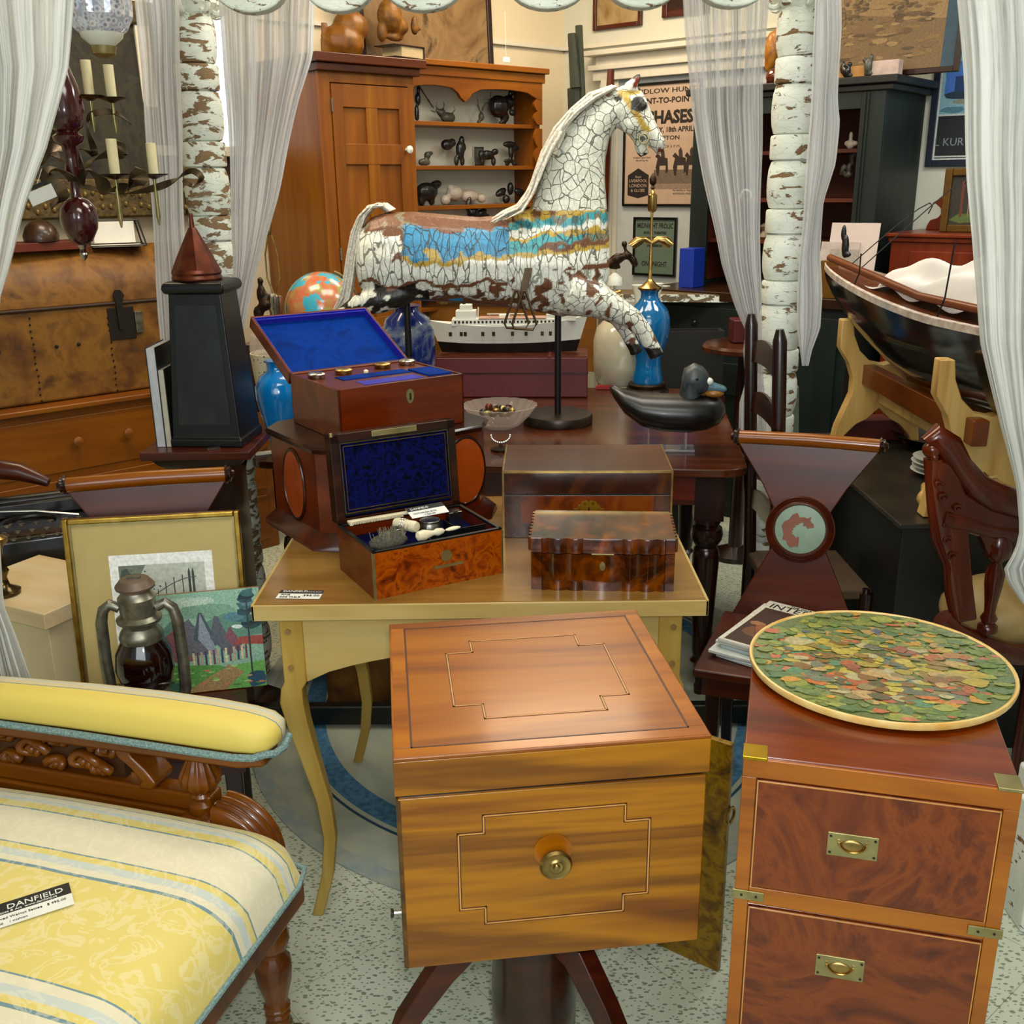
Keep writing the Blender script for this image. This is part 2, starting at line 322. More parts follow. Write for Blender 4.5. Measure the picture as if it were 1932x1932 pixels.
# ================================================================ FOUR-POSTER FRAME AND CURTAINS
def sheer(name, a0=.55, a1=.97, col='#d4dad6', su=34):
    t = NT(name); v = t.obj((su, 1.6, 1), kind='UV'); n = t.n('TexNoise', i_Vector=v, i_Scale=1, i_Detail=6, i_Roughness=.65, i_Distortion=.3)
    al = t.ramp(n.outputs[0], [(.33, (a0,)*3+(1,)), (.56, (a1,)*3+(1,))])
    fn_ = t.n('TexNoise', i_Vector=t.obj((su*4, 5, 1), kind='UV'), i_Scale=1, i_Detail=5, i_Roughness=.7, i_Distortion=.6); c = t.ramp(fn_.outputs[0], [(.36, tuple(x*.68 for x in H(col)[:3])+(1,)), (.50, H(col))])
    d = t.n('BsdfDiffuse', i_Color=c); tr = t.n('BsdfTranslucent', i_Color=c); m = t.n('MixShader', i_0=.35); t.L(d.outputs[0], m.inputs[1]); t.L(tr.outputs[0], m.inputs[2])
    tp = t.n('BsdfTransparent'); m2 = t.n('MixShader'); t.L(al, m2.inputs[0]); t.L(tp.outputs[0], m2.inputs[1]); t.L(m.outputs[0], m2.inputs[2]); t.L(m2.outputs[0], t.o.inputs[0]); return t.m
SHN = sheer('crinkled_muslin', .82, .99, '#dfe1dc', 26); SHT = sheer('thin_muslin', .35, .93, '#e6e6e6', 30); SHM = sheer('white_muslin', .7, .97, '#e8e8e8', 24)
def curtain(label, rows, yd, folds, amp, mat, nu=90, nv=60, seed=1):
    rnd = random.Random(seed); ph = [rnd.uniform(0, 6.3) for _ in range(6)]
    def at(py):
        for a, b in zip(rows, rows[1:]):
            if py <= b[0]: f = (py-a[0])/(b[0]-a[0]); f = max(0, f); f = f*f*(3-2*f) if len(a) > 4 else f; return [a[i]+(b[i]-a[i])*f for i in range(4)]
        return rows[-1][:4]
    def fn(u, v):
        py = rows[0][0]+(rows[-1][0]-rows[0][0])*v; _, l, r, am = at(py)
        w = u + .025*sin(2*pi*(u*folds*.5)+ph[0]); w = min(max(w, 0), 1)
        s = sin(2*pi*folds*u+ph[1]+.6*sin(v*3+ph[2])) + .45*sin(2*pi*folds*2.3*u+ph[3]+v*1.5) + .2*sin(2*pi*folds*5.1*u+ph[4]-v*2)
        return Y(l+(r-l)*w+1.2*sin(v*23+ph[5]+u*4), py, yd + amp*am*s)
    o = B().grid(fn, nu, nv).out('curtain', mat, smooth=180); return tag(o, label, 'curtain', 'white muslin bed curtains')
curtain('white crinkled muslin curtain hanging at the left front edge', [(-230, -420, 172, 1), (0, -330, 141, 1), (130, -250, 128, 1), (280, -180, 89, 1), (390, -140, 48, .9), (500, -120, 19, .8), (560, -110, 0, .7), (700, -100, -12, .6), (900, -90, -10, .5), (1140, -70, 8, .5), (1200, -60, 32, .6), (1300, -50, 66, .9)], 1.80, 7, .028, SHN, seed=2)
curtain('white curtain hanging on the left side of the left peeling post', [(-180, 235, 312, 1), (0, 253, 338, 1), (259, 274, 344, 1), (500, 292, 350, .8), (600, 297, 352, .7), (700, 305, 350, .6), (800, 318, 345, .5)], 2.86, 2.5, .03, SHM, 50, 50, 3)
curtain('wide white curtain swept in to the right of the left peeling post', [(-180, 395, 602, 1), (0, 406, 601, 1), (103, 416, 594, 1), (186, 424, 568, 1), (362, 433, 529, .8), (491, 438, 493, .7), (560, 436, 475, .6), (640, 430, 455, .5), (740, 432, 448, .5)], 2.88, 5, .03, SHM, 90, 60, 4)
curtain('long thin white curtain hanging left of the right peeling post', [(-180, 1280, 1462, 1), (0, 1289, 1453, 1), (130, 1298, 1444, 1), (207, 1304, 1442, 1), (336, 1327, 1438, .8), (500, 1361, 1436, .7), (580, 1388, 1437, .6), (625, 1408, 1438, .4), (660, 1402, 1441, .6), (720, 1405, 1442, .6), (760, 1394, 1444, .8), (822, 1394, 1446, .9)], 2.88, 6, .026, SHT, 90, 80, 5)
curtain('narrow white curtain hanging over the right side of the right peeling post', [(-180, 1540, 1590, 1), (0, 1537, 1588, 1), (60, 1536, 1588, 1), (190, 1529, 1583, 1), (230, 1527, 1586, 1), (310, 1522, 1577, 1), (380, 1517, 1556, 1), (480, 1508, 1548, .9), (560, 1505, 1552, .9), (620, 1503, 1550, .9), (660, 1508, 1534, .6), (690, 1512, 1526, .5)], 2.86, 2, .024, SHM, 40, 60, 6)
curtain('heavy white crinkled muslin curtain down the right front edge', [(-200, 1785, 2330, 1), (0, 1795, 2300, 1), (155, 1807, 2290, 1), (336, 1815, 2240, 1), (500, 1828, 2200, 1), (646, 1843, 2160, 1), (803, 1882, 2080, .8), (920, 1914, 2050, .5), (1000, 1922, 2040, .3), (1045, 1912, 2050, .5), (1062, 1893, 2060, .9), (1085, 1890, 2060, 1), (1110, 1906, 2040, .6), (1140, 1928, 2010, .3)], 1.76, 8, .028, SHN, seed=7)
def post(label, x, y, base=False):
    t = thing('bed_post', label, 'post', (x, y, 0)); r = .062; prof = [(r*.8, 0), (r*.8, .05)]; z = .05
    rnd = random.Random(int(x*100)); k = 0
    while z < 2.2:
        if k % 2 == 0:
            h = .128
            for i in range(7): a = i/6; prof.append((r*(.86+.14*sin(pi*a)**.5), z+.003+(h-.006)*a))
        else:
            h = .068; prof += [(r*.74, z), (r*.93, z+.003), (r*.96, z+.008), (r*.96, z+h-.008), (r*.93, z+h-.003), (r*.74, z+h)]
        z += h; k += 1
    prof.append((r*.7, z))
    B().lathe(prof, 22).out('turned_post', PEELL if x < 0 else PEEL, t, smooth=50)
    if base:
        B().lathe([(.05, .33), (.055, .5), (.062, .9), (.058, 1.3), (.06, 1.5)], 20).out('lower_shaft', PEELG, t)
        b = B(); b.box((0, 0, .14), (.15, .15, .28)); b.out('base_block', PEELG, t, bev=.006); B().box((0, 0, .30), (.12, .12, .06)).out('base_cap', PEELG, t, bev=.01)
    return t
p1 = post('peeling white turned bed post between the two left curtains', -.84, 3.0); p2 = post('peeling white turned bed post between the two right curtains', .787, 3.0)
p3 = post('peeling white front bed post beside the round tray, at the right edge', 1.122, 1.83, True)
# carved capital on the left post and shell fragment on the right
for p in (p1, p2):
    b = B().lathe([(.06, 1.93), (.085, 1.96), (.075, 1.99), (.09, 2.02), (.07, 2.06), (.085, 2.1), (.06, 2.13)], 20, flute=.18, nf=8)
    for k in range(8): a = k*pi/4; b.torus((0, 0, 0), .02, .007, T(.075*cos(a), .075*sin(a), 1.955) @ RZ(a) @ RXa(pi/2), 12, 6)
    b.out('carved_capital', PEEL, p)
# scalloped canopy rail
pts = [(-.72, 2.0), (-.72, 1.912)]
for c, w in ((-.56, .078), (-.366, .075), (-.181, .086), (.093, .086), (.301, .080), (.50, .08)):
    c0 = c
    pts.append((c0-w, 1.912)); pts += [(c0 - w*cos(pi*i/12), 1.912-.050*sin(pi*i/12)) for i in range(13)]
pts += [(.70, 1.912), (.70, 2.0)]
t = thing('canopy_rail', 'white scalloped canopy rail with chipped paint along the top of the view', 'rail', (0, 2.5, 0))
B().up(pts, .05).out('scalloped_board', PEELG, t, bev=.008)

# ================================================================ ROUND RUG
rg = thing('round_rug', 'pale round rug with a blue ring lying on the speckled floor under the tables', 'rug', (.05, 2.88, .001))
RUGP = plain('pale_rug', '#a7aa96', .95, var=.1, sc=9, c2='#8f9a8e'); RUGB = plain('blue_rug_band', '#4a7b9c', .95, c2='#2c5878', sc=60); RUGE = plain('faded_blue_rug_edge', '#8a9a9c', .95, c2='#a6ab9a', sc=25)
def ring(k0, k1, z0, z1, n=120):
    b = B(); A0, B0 = .83, 1.03
    def P(k, a, z): w = 1+.004*sin(7*a); return V3((A0*k*w*cos(a), B0*k*w*sin(a), z))
    if k0 == 0: return b.loft([[P(k1, 2*pi*i/n, z0) for i in range(n)], [P(k1*.995, 2*pi*i/n, z1) for i in range(n)]])
    rs = [[P(k0, 2*pi*i/n, z0), P(k1, 2*pi*i/n, z0), P(k1, 2*pi*i/n, z1), P(k0, 2*pi*i/n, z1)] for i in range(n)]; rs.append(rs[0])
    b.loft(rs, cap=False); bmesh.ops.remove_doubles(b.bm, verts=b.bm.verts, dist=1e-6); return b
ring(0, 1.0, 0, .003).out('pile', RUGP, rg); ring(.76, .83, .002, .0042).out('blue_band', RUGB, rg); ring(.97, 1.015, .001, .0038).out('edge_binding', RUGE, rg); ring(.845, .853, .002, .004).out('dark_line', plain('dark_blue_line', '#24465c', .95), rg)

# ================================================================ LEFT CUPBOARD AND SHELVES (stand on the left wall)
cp = thing('cupboard', 'tall orange pine cupboard with a four-panel door left of the open shelves', 'cupboard', (-.745, 4.36, 0), AL)
Wc, Dc, Hc = .47, .50, 1.93
b = B().bb(0, Wc, .02, Dc, 0, Hc); b.out('carcass', PINE, cp, bev=.002)
B().bb(0, .055, 0, .02, .05, Hc).bb(Wc-.03, Wc, 0, .02, .05, Hc).bb(.055, Wc-.03, 0, .02, Hc-.04, Hc).out('face_frame', PINE, cp, bev=.0015)
B().bb(-.03, Wc+.04, -.045, Dc, Hc+.03, Hc+.065).bb(-.015, Wc+.02, -.025, Dc, Hc, Hc+.03).out('cornice', wood('dark_cornice', ['#3b1908', '#5a2a0e', '#6b3411'], 'x'), cp, bev=.004)
def paneldoor(p, x0, x1, z0, z1, rails, mull=True):
    b = B(); s = .05
    b.bb(x0, x0+s, -.006, .018, z0, z1).bb(x1-s, x1, -.006, .018, z0, z1)
    for ra in rails: b.bb(x0+s, x1-s, -.006, .018, ra[0], ra[1])
    d = b.out('door', PINE, p, bev=.0015)
    if mull:
        xm = (x0+x1)/2
        B().bb(xm-.028, xm+.028, -.005, .016, rails[0][1], rails[1][0]).bb(xm-.028, xm+.028, -.005, .016, rails[1][1], rails[2][0]).out('muntin', PINE, d, bev=.0015)
    B().bb(x0+s, x1-s, .006, .012, z0+.02, z1-.02).out('panel', PINE, d); return d
d = paneldoor(cp, .058, Wc-.033, .85, Hc-.045, [(.85, .95), (1.58, 1.66), (Hc-.13, Hc-.045)])
B().lathe([(.006, 0), (.006, .012), (.014, .018), (.016, .028), (.006, .034)], 14, T(Wc-.055, -.006, 1.64) @ RXa(pi/2)).out('porcelain_knob', WHITEP, d)
B().bb(.052, .058, -.01, -.003, 1.78, 1.83).bb(.052, .058, -.01, -.003, 1.2, 1.25).out('hinge', SILV, d)
paneldoor(cp, .058, Wc-.033, .06, .82, [(.06, .14), (.4, .45), (.74, .82)])
sh = thing('shelf_unit', 'orange pine open shelves with scalloped frieze right of the tall cupboard', 'shelf unit', V3((-.745, 4.36, 0))+DL*.475, AL)
Ws = .82; y0 = .08
B().bb(0, Ws, .25, .27, 0, 1.95).out('back_board', plain('pale_grey_back_board', '#c9c4b0', .7, var=.06, sc=4), sh)
for x in (0, Ws-.025): B().bb(x, x+.025, y0+.01, .25, 0, 1.95).out('side_panel', PINE, sh, bev=.002)
for z in (1.765, 1.578, 1.404, 1.20, .95): B().bb(.02, Ws-.02, y0+.02, .252, z-.018, z).out('shelf', PINEX, sh, bev=.002)
def scal(x0, x1, n):
    r = []
    for i in range(n+1): r.append((x0+(x1-x0)*i/n, 0))
    return r
fp = [(0, 1.97), (0, 1.9)]
for a, bq in ((.03, .30), (.38, Ws-.05)):
    fp.append((a, 1.885)); fp += [(a+(bq-a)*i/8, 1.9+.012*sin(pi*i/8)) for i in range(1, 8)]; fp.append((bq, 1.885))
    if a < .1: fp += [(.315, 1.865), (.34, 1.85), (.365, 1.865)]
fp += [(Ws, 1.87), (Ws, 1.97)]
B().up(fp, .018, y0=y0).out('scalloped_frieze', PINEX, sh, bev=.0015)
zz = [1.885, 1.765, 1.747, 1.578, 1.56, 1.404]
for k in range(3):
    za, zb = zz[2*k], zz[2*k+1]; p = [(Ws, za), (Ws-.03, za)]
    p += [(Ws-.03-.022*abs(sin(2*pi*i/12))*(1 if i % 6 else .2), za-(za-zb)*i/12) for i in range(1, 12)] + [(Ws-.03, zb), (Ws, zb)]
    B().up(p, .016, y0=y0).out('scalloped_side', PINE, sh)
B().bb(-.01, Ws+.03, y0-.03, .44, 1.99, 2.015).bb(-.01, Ws+.015, y0-.015, .44, 1.95, 1.99).out('cornice', PINEX, sh, bev=.004)

def onl(px, py, off):                 # where a pixel meets a plane `off` m in front of the left wall
    return VP(px, py, wl(0, 0, off), NL)
def onr(px, py, off): return VP(px, py, wr(0, 0, off), NR)
SHF = .335
def carve(name, label, cat, blobs, zb, off=SHF, mat=STONE, group='carvings on the pine shelves', deep=.9, fn=onl, an=AL, vox=.005, rods=()):
    """blobs in photo pixels (x, y, half width, half height) -> rounded masses of real size at one place on the shelf"""
    c = fn(sum(b[0] for b in blobs)/len(blobs), blobs[0][1], off); k = (c-V3((0, 0, CH))).dot(-CB)/F
    org = V3((c.x, c.y, zb)); ca = cos(-an); sa = sin(-an)
    b = B(); lo = 9
    for q in blobs:
        p = fn(q[0], q[1], off)-org; x = p.x*ca-p.y*sa; y = p.x*sa+p.y*ca
        a = q[4] if len(q) > 4 else 0; dp = q[5] if len(q) > 5 else 1
        m = T(x, y, p.z) @ RY(-a); b.ell((0, 0, 0), (q[2]*k*1.05, min(q[2], q[3])*k*deep*dp, q[3]*k), m, 10); lo = min(lo, p.z-q[3]*k*.95)
    for r in rods:
        pp = []
        for x_, y_ in r[0]:
            p = fn(x_, y_, off)-org; pp.append((p.x*ca-p.y*sa, p.x*sa+p.y*ca, p.z))
        b.tube(pp, r[1]*k, 6)
    o = b.out(name, mat, None, remesh=0); o.location = org-V3((0, 0, lo)) if abs(lo) < .05 else org; o.rotation_euler = (0, 0, an)
    if vox:
        r = o.modifiers.new('r', 'REMESH'); r.mode = 'VOXEL'; r.voxel_size = vox; r.use_smooth_shade = True
        q = o.modifiers.new('s', 'SMOOTH'); q.iterations = 2; q.factor = .5
    return tag(o, label, cat, group)
cv = 'carving'
carve('stone_carving', 'small dark carved figure at the left end of the top pine shelf', cv, [(788, 178, 6, 12), (786, 205, 5, 16), (789, 160, 4, 7)], 1.765)
carve('stone_carving', 'grey green stone caribou with antlers on the top pine shelf', cv, [(845, 212, 17, 10), (833, 203, 9, 8), (825, 199, 5, 4)], 1.765, mat=GSTONE, rods=[([(829, 198), (822, 190), (824, 182)], 1.6), ([(835, 198), (838, 188), (836, 181)], 1.6), ([(852, 204), (858, 198), (856, 190)], 1.6), ([(820, 202), (811, 197)], 1.6)])
o = carve('walking_stick', 'thin brown stick leaning behind the stone caribou on the top shelf', 'stick', [(784, 152, 3, 4)], 1.765, mat=MAH, off=.30, rods=[([(784, 152), (812, 195), (818, 204)], 2.0)])
carve('antler_plant', 'small bundle of twiggy antlers beside the large bird carving', cv, [(908, 215, 6, 8), (903, 225, 4, 4)], 1.765, mat=GSTONE, rods=[([(908, 215), (902, 190), (900, 178)], 1.2), ([(908, 210), (915, 188), (914, 178)], 1.2), ([(908, 200), (924, 182), (927, 166)], 1.4), ([(906, 205), (896, 188)], 1.2), ([(922, 205), (919, 180)], 1.2)])
carve('bird_carving', 'large black stone bird with a raised head on the top pine shelf', cv, [(940, 195, 22, 20), (958, 187, 15, 12), (968, 166, 13, 7, .5), (975, 160, 9, 5), (952, 215, 9, 10), (948, 226, 9, 4), (967, 207, 8, 6)], 1.765)
carve('stone_carving', 'small pale grey bird with raised wings at the left end of the middle shelf', cv, [(800, 296, 14, 7), (806, 283, 7, 7), (812, 279, 6, 4)], 1.578, mat=GSTONE)
carve('bear_carving', 'black stone figure holding up a large round load on the middle shelf', cv, [(868, 280, 9, 17), (843, 270, 13, 10), (853, 266, 8, 8), (871, 262, 6, 9), (861, 300, 5, 10), (872, 300, 5, 10), (875, 275, 5, 8)], 1.578)
q = onl(904, 305, .275)
t = thing('photo_frame', 'small silver framed picture standing behind the walking bear', 'picture frame', (q.x, q.y, 1.579), AL); B().bb(-.032, .032, 0, .01, 0, .088).out('frame', SILV, t, bev=.002); B().bb(-.025, .025, -.002, .001, .008, .08).out('picture', plain('grey_print', '#6c6c62', .5, c2='#3c3c38'), t)
carve('bear_carving', 'black stone walking bear in front of the silver frame on the middle shelf', cv, [(919, 290, 15, 9), (934, 284, 8, 6), (910, 301, 5, 9), (931, 302, 5, 9), (908, 290, 7, 9)], 1.578)
carve('stone_carving', 'dark mushroom shaped stone carving at the right of the middle shelf', cv, [(961, 269, 16, 6), (964, 282, 6, 14), (960, 300, 14, 4), (972, 276, 10, 6), (957, 307, 6, 3), (971, 305, 7, 5)], 1.578)
carve('bear_carving', 'black stone bear walking right at the left end of the lower shelf', cv, [(805, 360, 24, 17), (822, 347, 14, 8, .2), (795, 373, 8, 14), (814, 376, 7, 10)], 1.404)
carve('polar_bear_carving', 'long pale pink stone animal lying on the lower shelf', cv, [(858, 360, 18, 14), (885, 366, 22, 12), (840, 373, 10, 10), (908, 370, 10, 9), (851, 350, 9, 7)], 1.404, mat=WSTONE)
carve('bird_carving', 'black stone bird with spread wings at the right of the lower shelf', cv, [(945, 362, 14, 7, .4), (963, 355, 7, 12), (980, 362, 14, 7, -.3), (955, 375, 8, 8)], 1.404)
carve('whale_tail_carving', 'black stone whale tail rising behind the saddle of the horse', cv, [(892, 400, 12, 14), (884, 385, 6, 14, -.3), (908, 402, 14, 7, .4), (915, 408, 12, 5)], 1.20, off=.375, mat=STONE)
# on top of the pine cupboard
tz = Hc+.066
carve('carved_log', 'large hollow log carving with rows of pegs on top of the cupboard', 'carving', [(645, 60, 44, 34), (660, 30, 36, 30), (628, 75, 25, 14)], tz, off=.30, mat=burl('golden_log', ['#5b3511', '#8a5a20', '#a5722e'], 5, .5, .1), group=None, deep=1.0, vox=.008,
      rods=[([(x, y), (x+4, y)], 2.5) for x in (603, 612) for y in range(22, 84, 8)])
carve('carved_totem', 'rough golden brown carved wooden totem with a bird head on the cupboard', 'carving', [(735, 30, 24, 30), (752, 50, 22, 16), (782, 50, 8, 16), (790, 55, 6, 4), (745, 70, 20, 8), (720, 60, 10, 18), (782, 36, 6, 6)], tz, off=.26, mat=burl('rough_bark', ['#3f2409', '#7a5220', '#9c6e30'], 9, .6, .1), group=None, vox=.007)
q = onl(765, 88, .52); t = thing('bible', 'thick dark bound book lying with cream pages toward the view on the cupboard', 'book', (q.x, q.y, tz+.001), AL+.2)
B().bb(-.085, .1, -.02, .1, 0, .006).bb(-.085, .1, -.02, .1, .046, .052).bb(.094, .1, -.02, .1, 0, .05).out('cover', MAHD, t, bev=.002); B().bb(-.04, .094, -.014, .095, .006, .046).out('pages', plain('cream_pages', '#b8a47c', .8, sc=200), t)
def frame(name, label, cat, org, rz, w, h, fw, fm, artm, lean=0, th=.02, mat_=None, group=None, polys=None):
    t = thing(name, label, cat, org, rz, group, rx=-lean)
    b = B().bb(0, fw, -th, 0, 0, h).bb(w-fw, w, -th, 0, 0, h).bb(fw, w-fw, -th, 0, 0, fw).bb(fw, w-fw, -th, 0, h-fw, h); b.out('frame', fm, t, bev=min(.004, fw*.25))
    if mat_: B().bb(fw*.9, w-fw*.9, -th*.45, -.001, fw*.9, h-fw*.9).out('mount', mat_, t)
    else: B().bb(fw*.9, w-fw*.9, -th*.45, -.001, fw*.9, h-fw*.9).out('picture', artm, t)
    return t
DKART = burl('dark_landscape_print', ['#3a2e1c', '#6e5c3c', '#857148', '#524a30'], 7, .3, .3)
q = wl(.98, 2.017, .30); frame('framed_landscape', 'large brown landscape print in a dark frame standing on the open shelves', 'picture', wl(1.42, 2.018, .14), AL, .78, .5, .028, MAHD, burl('brown_landscape_print', ['#5d452e', '#7d6446', '#8d7555', '#4c3c28'], 4, .25, .4), lean=.05)
q = onl(955, 117, .55); t = thing('price_card', 'small white price card hanging at the corner of the brown landscape print', 'card', (q.x, q.y, 2.0), AL); B().bb(-.02, .02, -.002, 0, .016, .036).out('card', PAPER, t); B().tube([(0, 0, .036), (-.004, 0, .22)], .0008, 4).out('string', PAPER, t)
# wall pictures above the rail
q = wr(.20, 2.25, .001); f1 = frame('framed_picture', 'brown framed sketch hanging highest on the wall left of the curtain', 'picture', q, AR, .30, .4, .022, MAH, burl('pale_brown_sketch', ['#8a6a3c', '#b39a72', '#c0ab88'], 6, .4, .2), th=.02)
q = wr(.62, 2.27, .001); frame('framed_picture', 'second brown framed picture, cut off by the thin curtain on the upper wall', 'picture', q, AR, .26, .4, .03, MAH, MAHD, th=.02)
# skis and stick in the corner
t = thing('carved_paddle', 'tall dark green carved paddle with a slotted tip leaning in the room corner', 'paddle', (.36, 5.55, 0), AL); 
B().tube([(0, 0, .0), (0, .0, 1.5), (-.01, .02, 1.95)], [.03, .035, .035], 8).tube([(-.02, 0, 1.95), (-.03, .02, 2.2)], [.028, .02], 8).tube([(.025, 0, 1.9), (.02, .02, 2.24)], [.02, .018], 8).out('shaft', plain('dark_green_wood', '#1c2418', .5, c2='#2a3020'), t)
t = thing('wooden_pistol', 'slim brown carved club with a hooked handle hanging in the corner', 'club', (.50, 5.62, 0), AR)
B().tube([(0, 0, 1.35), (.0, .0, 1.75), (.03, 0, 1.9), (.035, 0, 2.04)], [.03, .04, .022, .018], 8).out('body', MAH, t); B().tube([(0, 0, 1.88), (-.07, 0, 1.85), (-.1, 0, 1.8)], .006, 6).out('hook', MAHD, t)
# ================================================================ BLEACHED TABLE
tz = .74; tx0, tx1, ty0, ty1 = -.50, .373, 1.80, 2.50
ct = thing('side_table', 'bleached pine table with cabriole legs holding four wooden boxes', 'table', ((tx0+tx1)/2, (ty0+ty1)/2, 0)); cx, cy = ct.location.x, ct.location.y
hw, hd = (tx1-tx0)/2, (ty1-ty0)/2
B().bb(-hw+.006, hw-.006, -hd+.006, hd-.006, tz-.012, tz).out('tabletop', CREAMT, ct)
b = B().bb(-hw, hw, -hd, -hd+.006, tz-.033, tz-.001).bb(-hw, -hw+.006, -hd, hd, tz-.033, tz+.001).bb(hw-.006, hw, -hd, hd, tz-.033, tz+.001).bb(-hw+.006, hw-.006, -hd+.006, hd, tz-.033, tz-.012)
b.out('top_edge', CREAM, ct, bev=.0015)
def apron(x0, x1, zt, zb, rise):
    n = 16; p = [(x0, zt), (x0, zb)]
    for i in range(n+1):
        u = i/n; p.append((x0+.002+(x1-x0-.004)*u, zb+rise*min(1, 1.25*sin(pi*u))**.7 if 0 < u < 1 else zb))
    return p+[(x1, zb), (x1, zt)]
B().up(apron(-hw+.09, hw-.09, tz-.033, .565, .055), .02, y0=-hd+.035).out('front_apron', CREAM, ct, bev=.0015)
B().up(apron(-hw+.09, hw-.09, tz-.033, .565, .055), .02, y0=hd-.035).out('rear_apron', CREAM, ct)
for s, nm in ((-1, 'side_apron'), (1, 'side_apron')): B().up(apron(-hd+.06, hd-.06, tz-.033, .565, .055), .02, RZ(pi/2), y0=-s*(hw-.075)).out(nm, CREAM, ct)
def cab(sx, sy):
    prof = [(.707, .0, .046), (.60, .0, .046), (.565, .0, .045), (.55, -.008, .043), (.52, -.010, .047), (.47, -.004, .043), (.38, .012, .036), (.28, .030, .030), (.19, .036, .027), (.10, .027, .025), (.03, .010, .025), (.0, .002, .024)]
    r = []
    for z, dx, w in prof:
        x = sx*(hw-.068) - sx*dx*1.1; y = sy*(hd-.045)+sy*dx*.25*(-1); h = w/2
        r.append([V3((x-h, y-h, z)), V3((x+h, y-h, z)), V3((x+h, y+h, z)), V3((x-h, y+h, z))])
    l = B().loft(r[::-1]).out('leg', CREAMZ, ct, bev=.004)
    if sy < 0:
        for z in (.675, .598): B().lathe([(.006, 0), (.006, .002)], 12, T(sx*(hw-.062), -hd+.0213, z) @ RXa(pi/2)).out('peg', plain('peg_end', '#8a6a38', .6) if 'peg_end' not in bpy.data.materials else bpy.data.materials['peg_end'], l)
for a in (-1, 1):
    for c in (-1, 1): cab(a, c)
def swing_tag(label, p, rz, w, h, lines, tiltx=0, black='top'):
    t = thing('price_tag', label, 'price tag', p, rz, rx=tiltx); B().bb(0, w, 0, h, 0, .0008).out('card', PAPER, t)
    B().bb(0, w, h*.60, h, .0008, .0011).out('black_band', INK, t)
    for s, x, y, sz, mt in lines: text(s, sz, mt, t, T(x, y, .0012))
    return t
a = Z(520, 1130, tz); b_ = Z(605, 1131, tz)
swing_tag('white price tag with black band lying on the bleached table', a+V3((0, 0, .001)), yaw(a, b_), .086, .040, [('DANFIELD', .006, .031, .0105, PAPER), ('Antiques & Art', .052, .031, .005, PAPER), ('PINE', .006, .014, .009, INK), ('SIDE TABLE', .006, .003, .008, INK), ('395.00', .050, .010, .012, INK)])

# ================================================================ PEDESTAL BOX
pb = thing('pedestal_box', 'golden walnut square box on a turned tripod pedestal in the foreground', 'cellarette', (-.154, 1.152, 0), radians(6.9)); W, D = .415, .42
B().bb(0, W, 0, D, .468, .738).out('body', WALN, pb, bev=.002)
B().bb(.0, .004, -.0012, .0, .47, .736).bb(-.0012, 0, 0, D, .47, .74).out('edge_strip', WALNZ, pb)
B().bb(-.003, W+.003, -.003, D, .744, .795).out('lid', WALN, pb, bev=.0015)
lid = B().bb(-.003, W+.003, -.003, D+.003, .795, .800).out('lid_top', WALNT, pb, bev=.0015)
B().bb(.004, W-.004, .004, D-.004, .737, .745).out('lid_gap', MAHD, pb)
STR = plain('dark_stringing', '#3a1206', .4); STRL = plain('pale_stringing', '#c48a44', .4)
def outline(path, w, dz, mat, parent, m, name):
    b = B(); n = len(path)
    for i in range(n):
        (x0, y0), (x1, y1) = path[i], path[(i+1) % n]
        b.bb(min(x0, x1)-w, max(x0, x1)+w, min(y0, y1)-w, max(y0, y1)+w, 0, dz, m)
    return b.out(name, mat, parent)
def cross(x0, x1, y0, y1, s, q): return [(x0+s, y0), (x1-s, y0), (x1-s, y0+q), (x1, y0+q), (x1, y1-q), (x1-s, y1-q), (x1-s, y1), (x0+s, y1), (x0+s, y1-q), (x0, y1-q), (x0, y0+q), (x0+s, y0+q)]
FM = T(0, 0, 0) @ RX
for e, w, mt in ((0, .0022, STR), (0, .0010, STRL)):
    outline(cross(.078, .338, .532, .703, .034, .026), w, .0006 if w > .0015 else .0009, mt, pb, RX, 'front_inlay_line')
    outline(cross(.085, .335, .085, .335, .04, .04), w*.9, .0004 if w > .0015 else .0006, mt, lid, T(0, 0, .8), 'lid_inlay_line')
outline([(.022, .022), (W-.022, .022), (W-.022, D-.022), (.022, D-.022)], .0012, .0005, STR, lid, T(0, 0, .8), 'lid_border_line')
B().bb(.0, W, .0, .02, .8, .8004).bb(0, .02, .024, D-.02, .8, .8004).bb(W-.02, W, .024, D-.02, .8, .8004).out('crossbanding', CAMP, lid)
k = B().lathe([(.001, 0), (.025, 0), (.026, .0008), (.001, .001)], 28, T(.205, 0, .640) @ RXa(pi/2)).out('knob_roundel', WALNT, pb)
B().lathe([(.007, 0), (.006, .006), (.010, .012), (.0175, .015), (.0185, .020), (.016, .0235), (.013, .022), (.009, .023), (.007, .025), (.004, .0245), (.003, .027), (.001, .028)], 24, T(.206, -.0008, .632) @ RXa(pi/2) @ SCL(1.2, 1.2, 1.05)).out('brass_knob', BRASS, pb)
B().lathe([(.0035, 0), (.0035, .012), (.006, .013), (.007, .016), (.005, .017)], 10, T(-.001, .04, .53) @ RY(-pi/2)).out('side_screw', SILV, pb)
B().bb(-.002, .0, .002, D, .47, .737).out('left_side_panel', WALNZ, pb)
B().lathe([(.075, .468), (.073, .462), (.05, .455), (.047, .45), (.051, .435), (.053, .425), (.050, .405), (.045, .40), (.045, .395), (.052, .39), (.054, .38), (.050, .375), (.047, .37), (.048, .30), (.050, .20), (.049, .13), (.04, .10), (.03, .09)][::-1], 32, T(W/2, D/2, 0) @ SCL(1.42, 1.42, 1)).out('column', MAHD, pb)
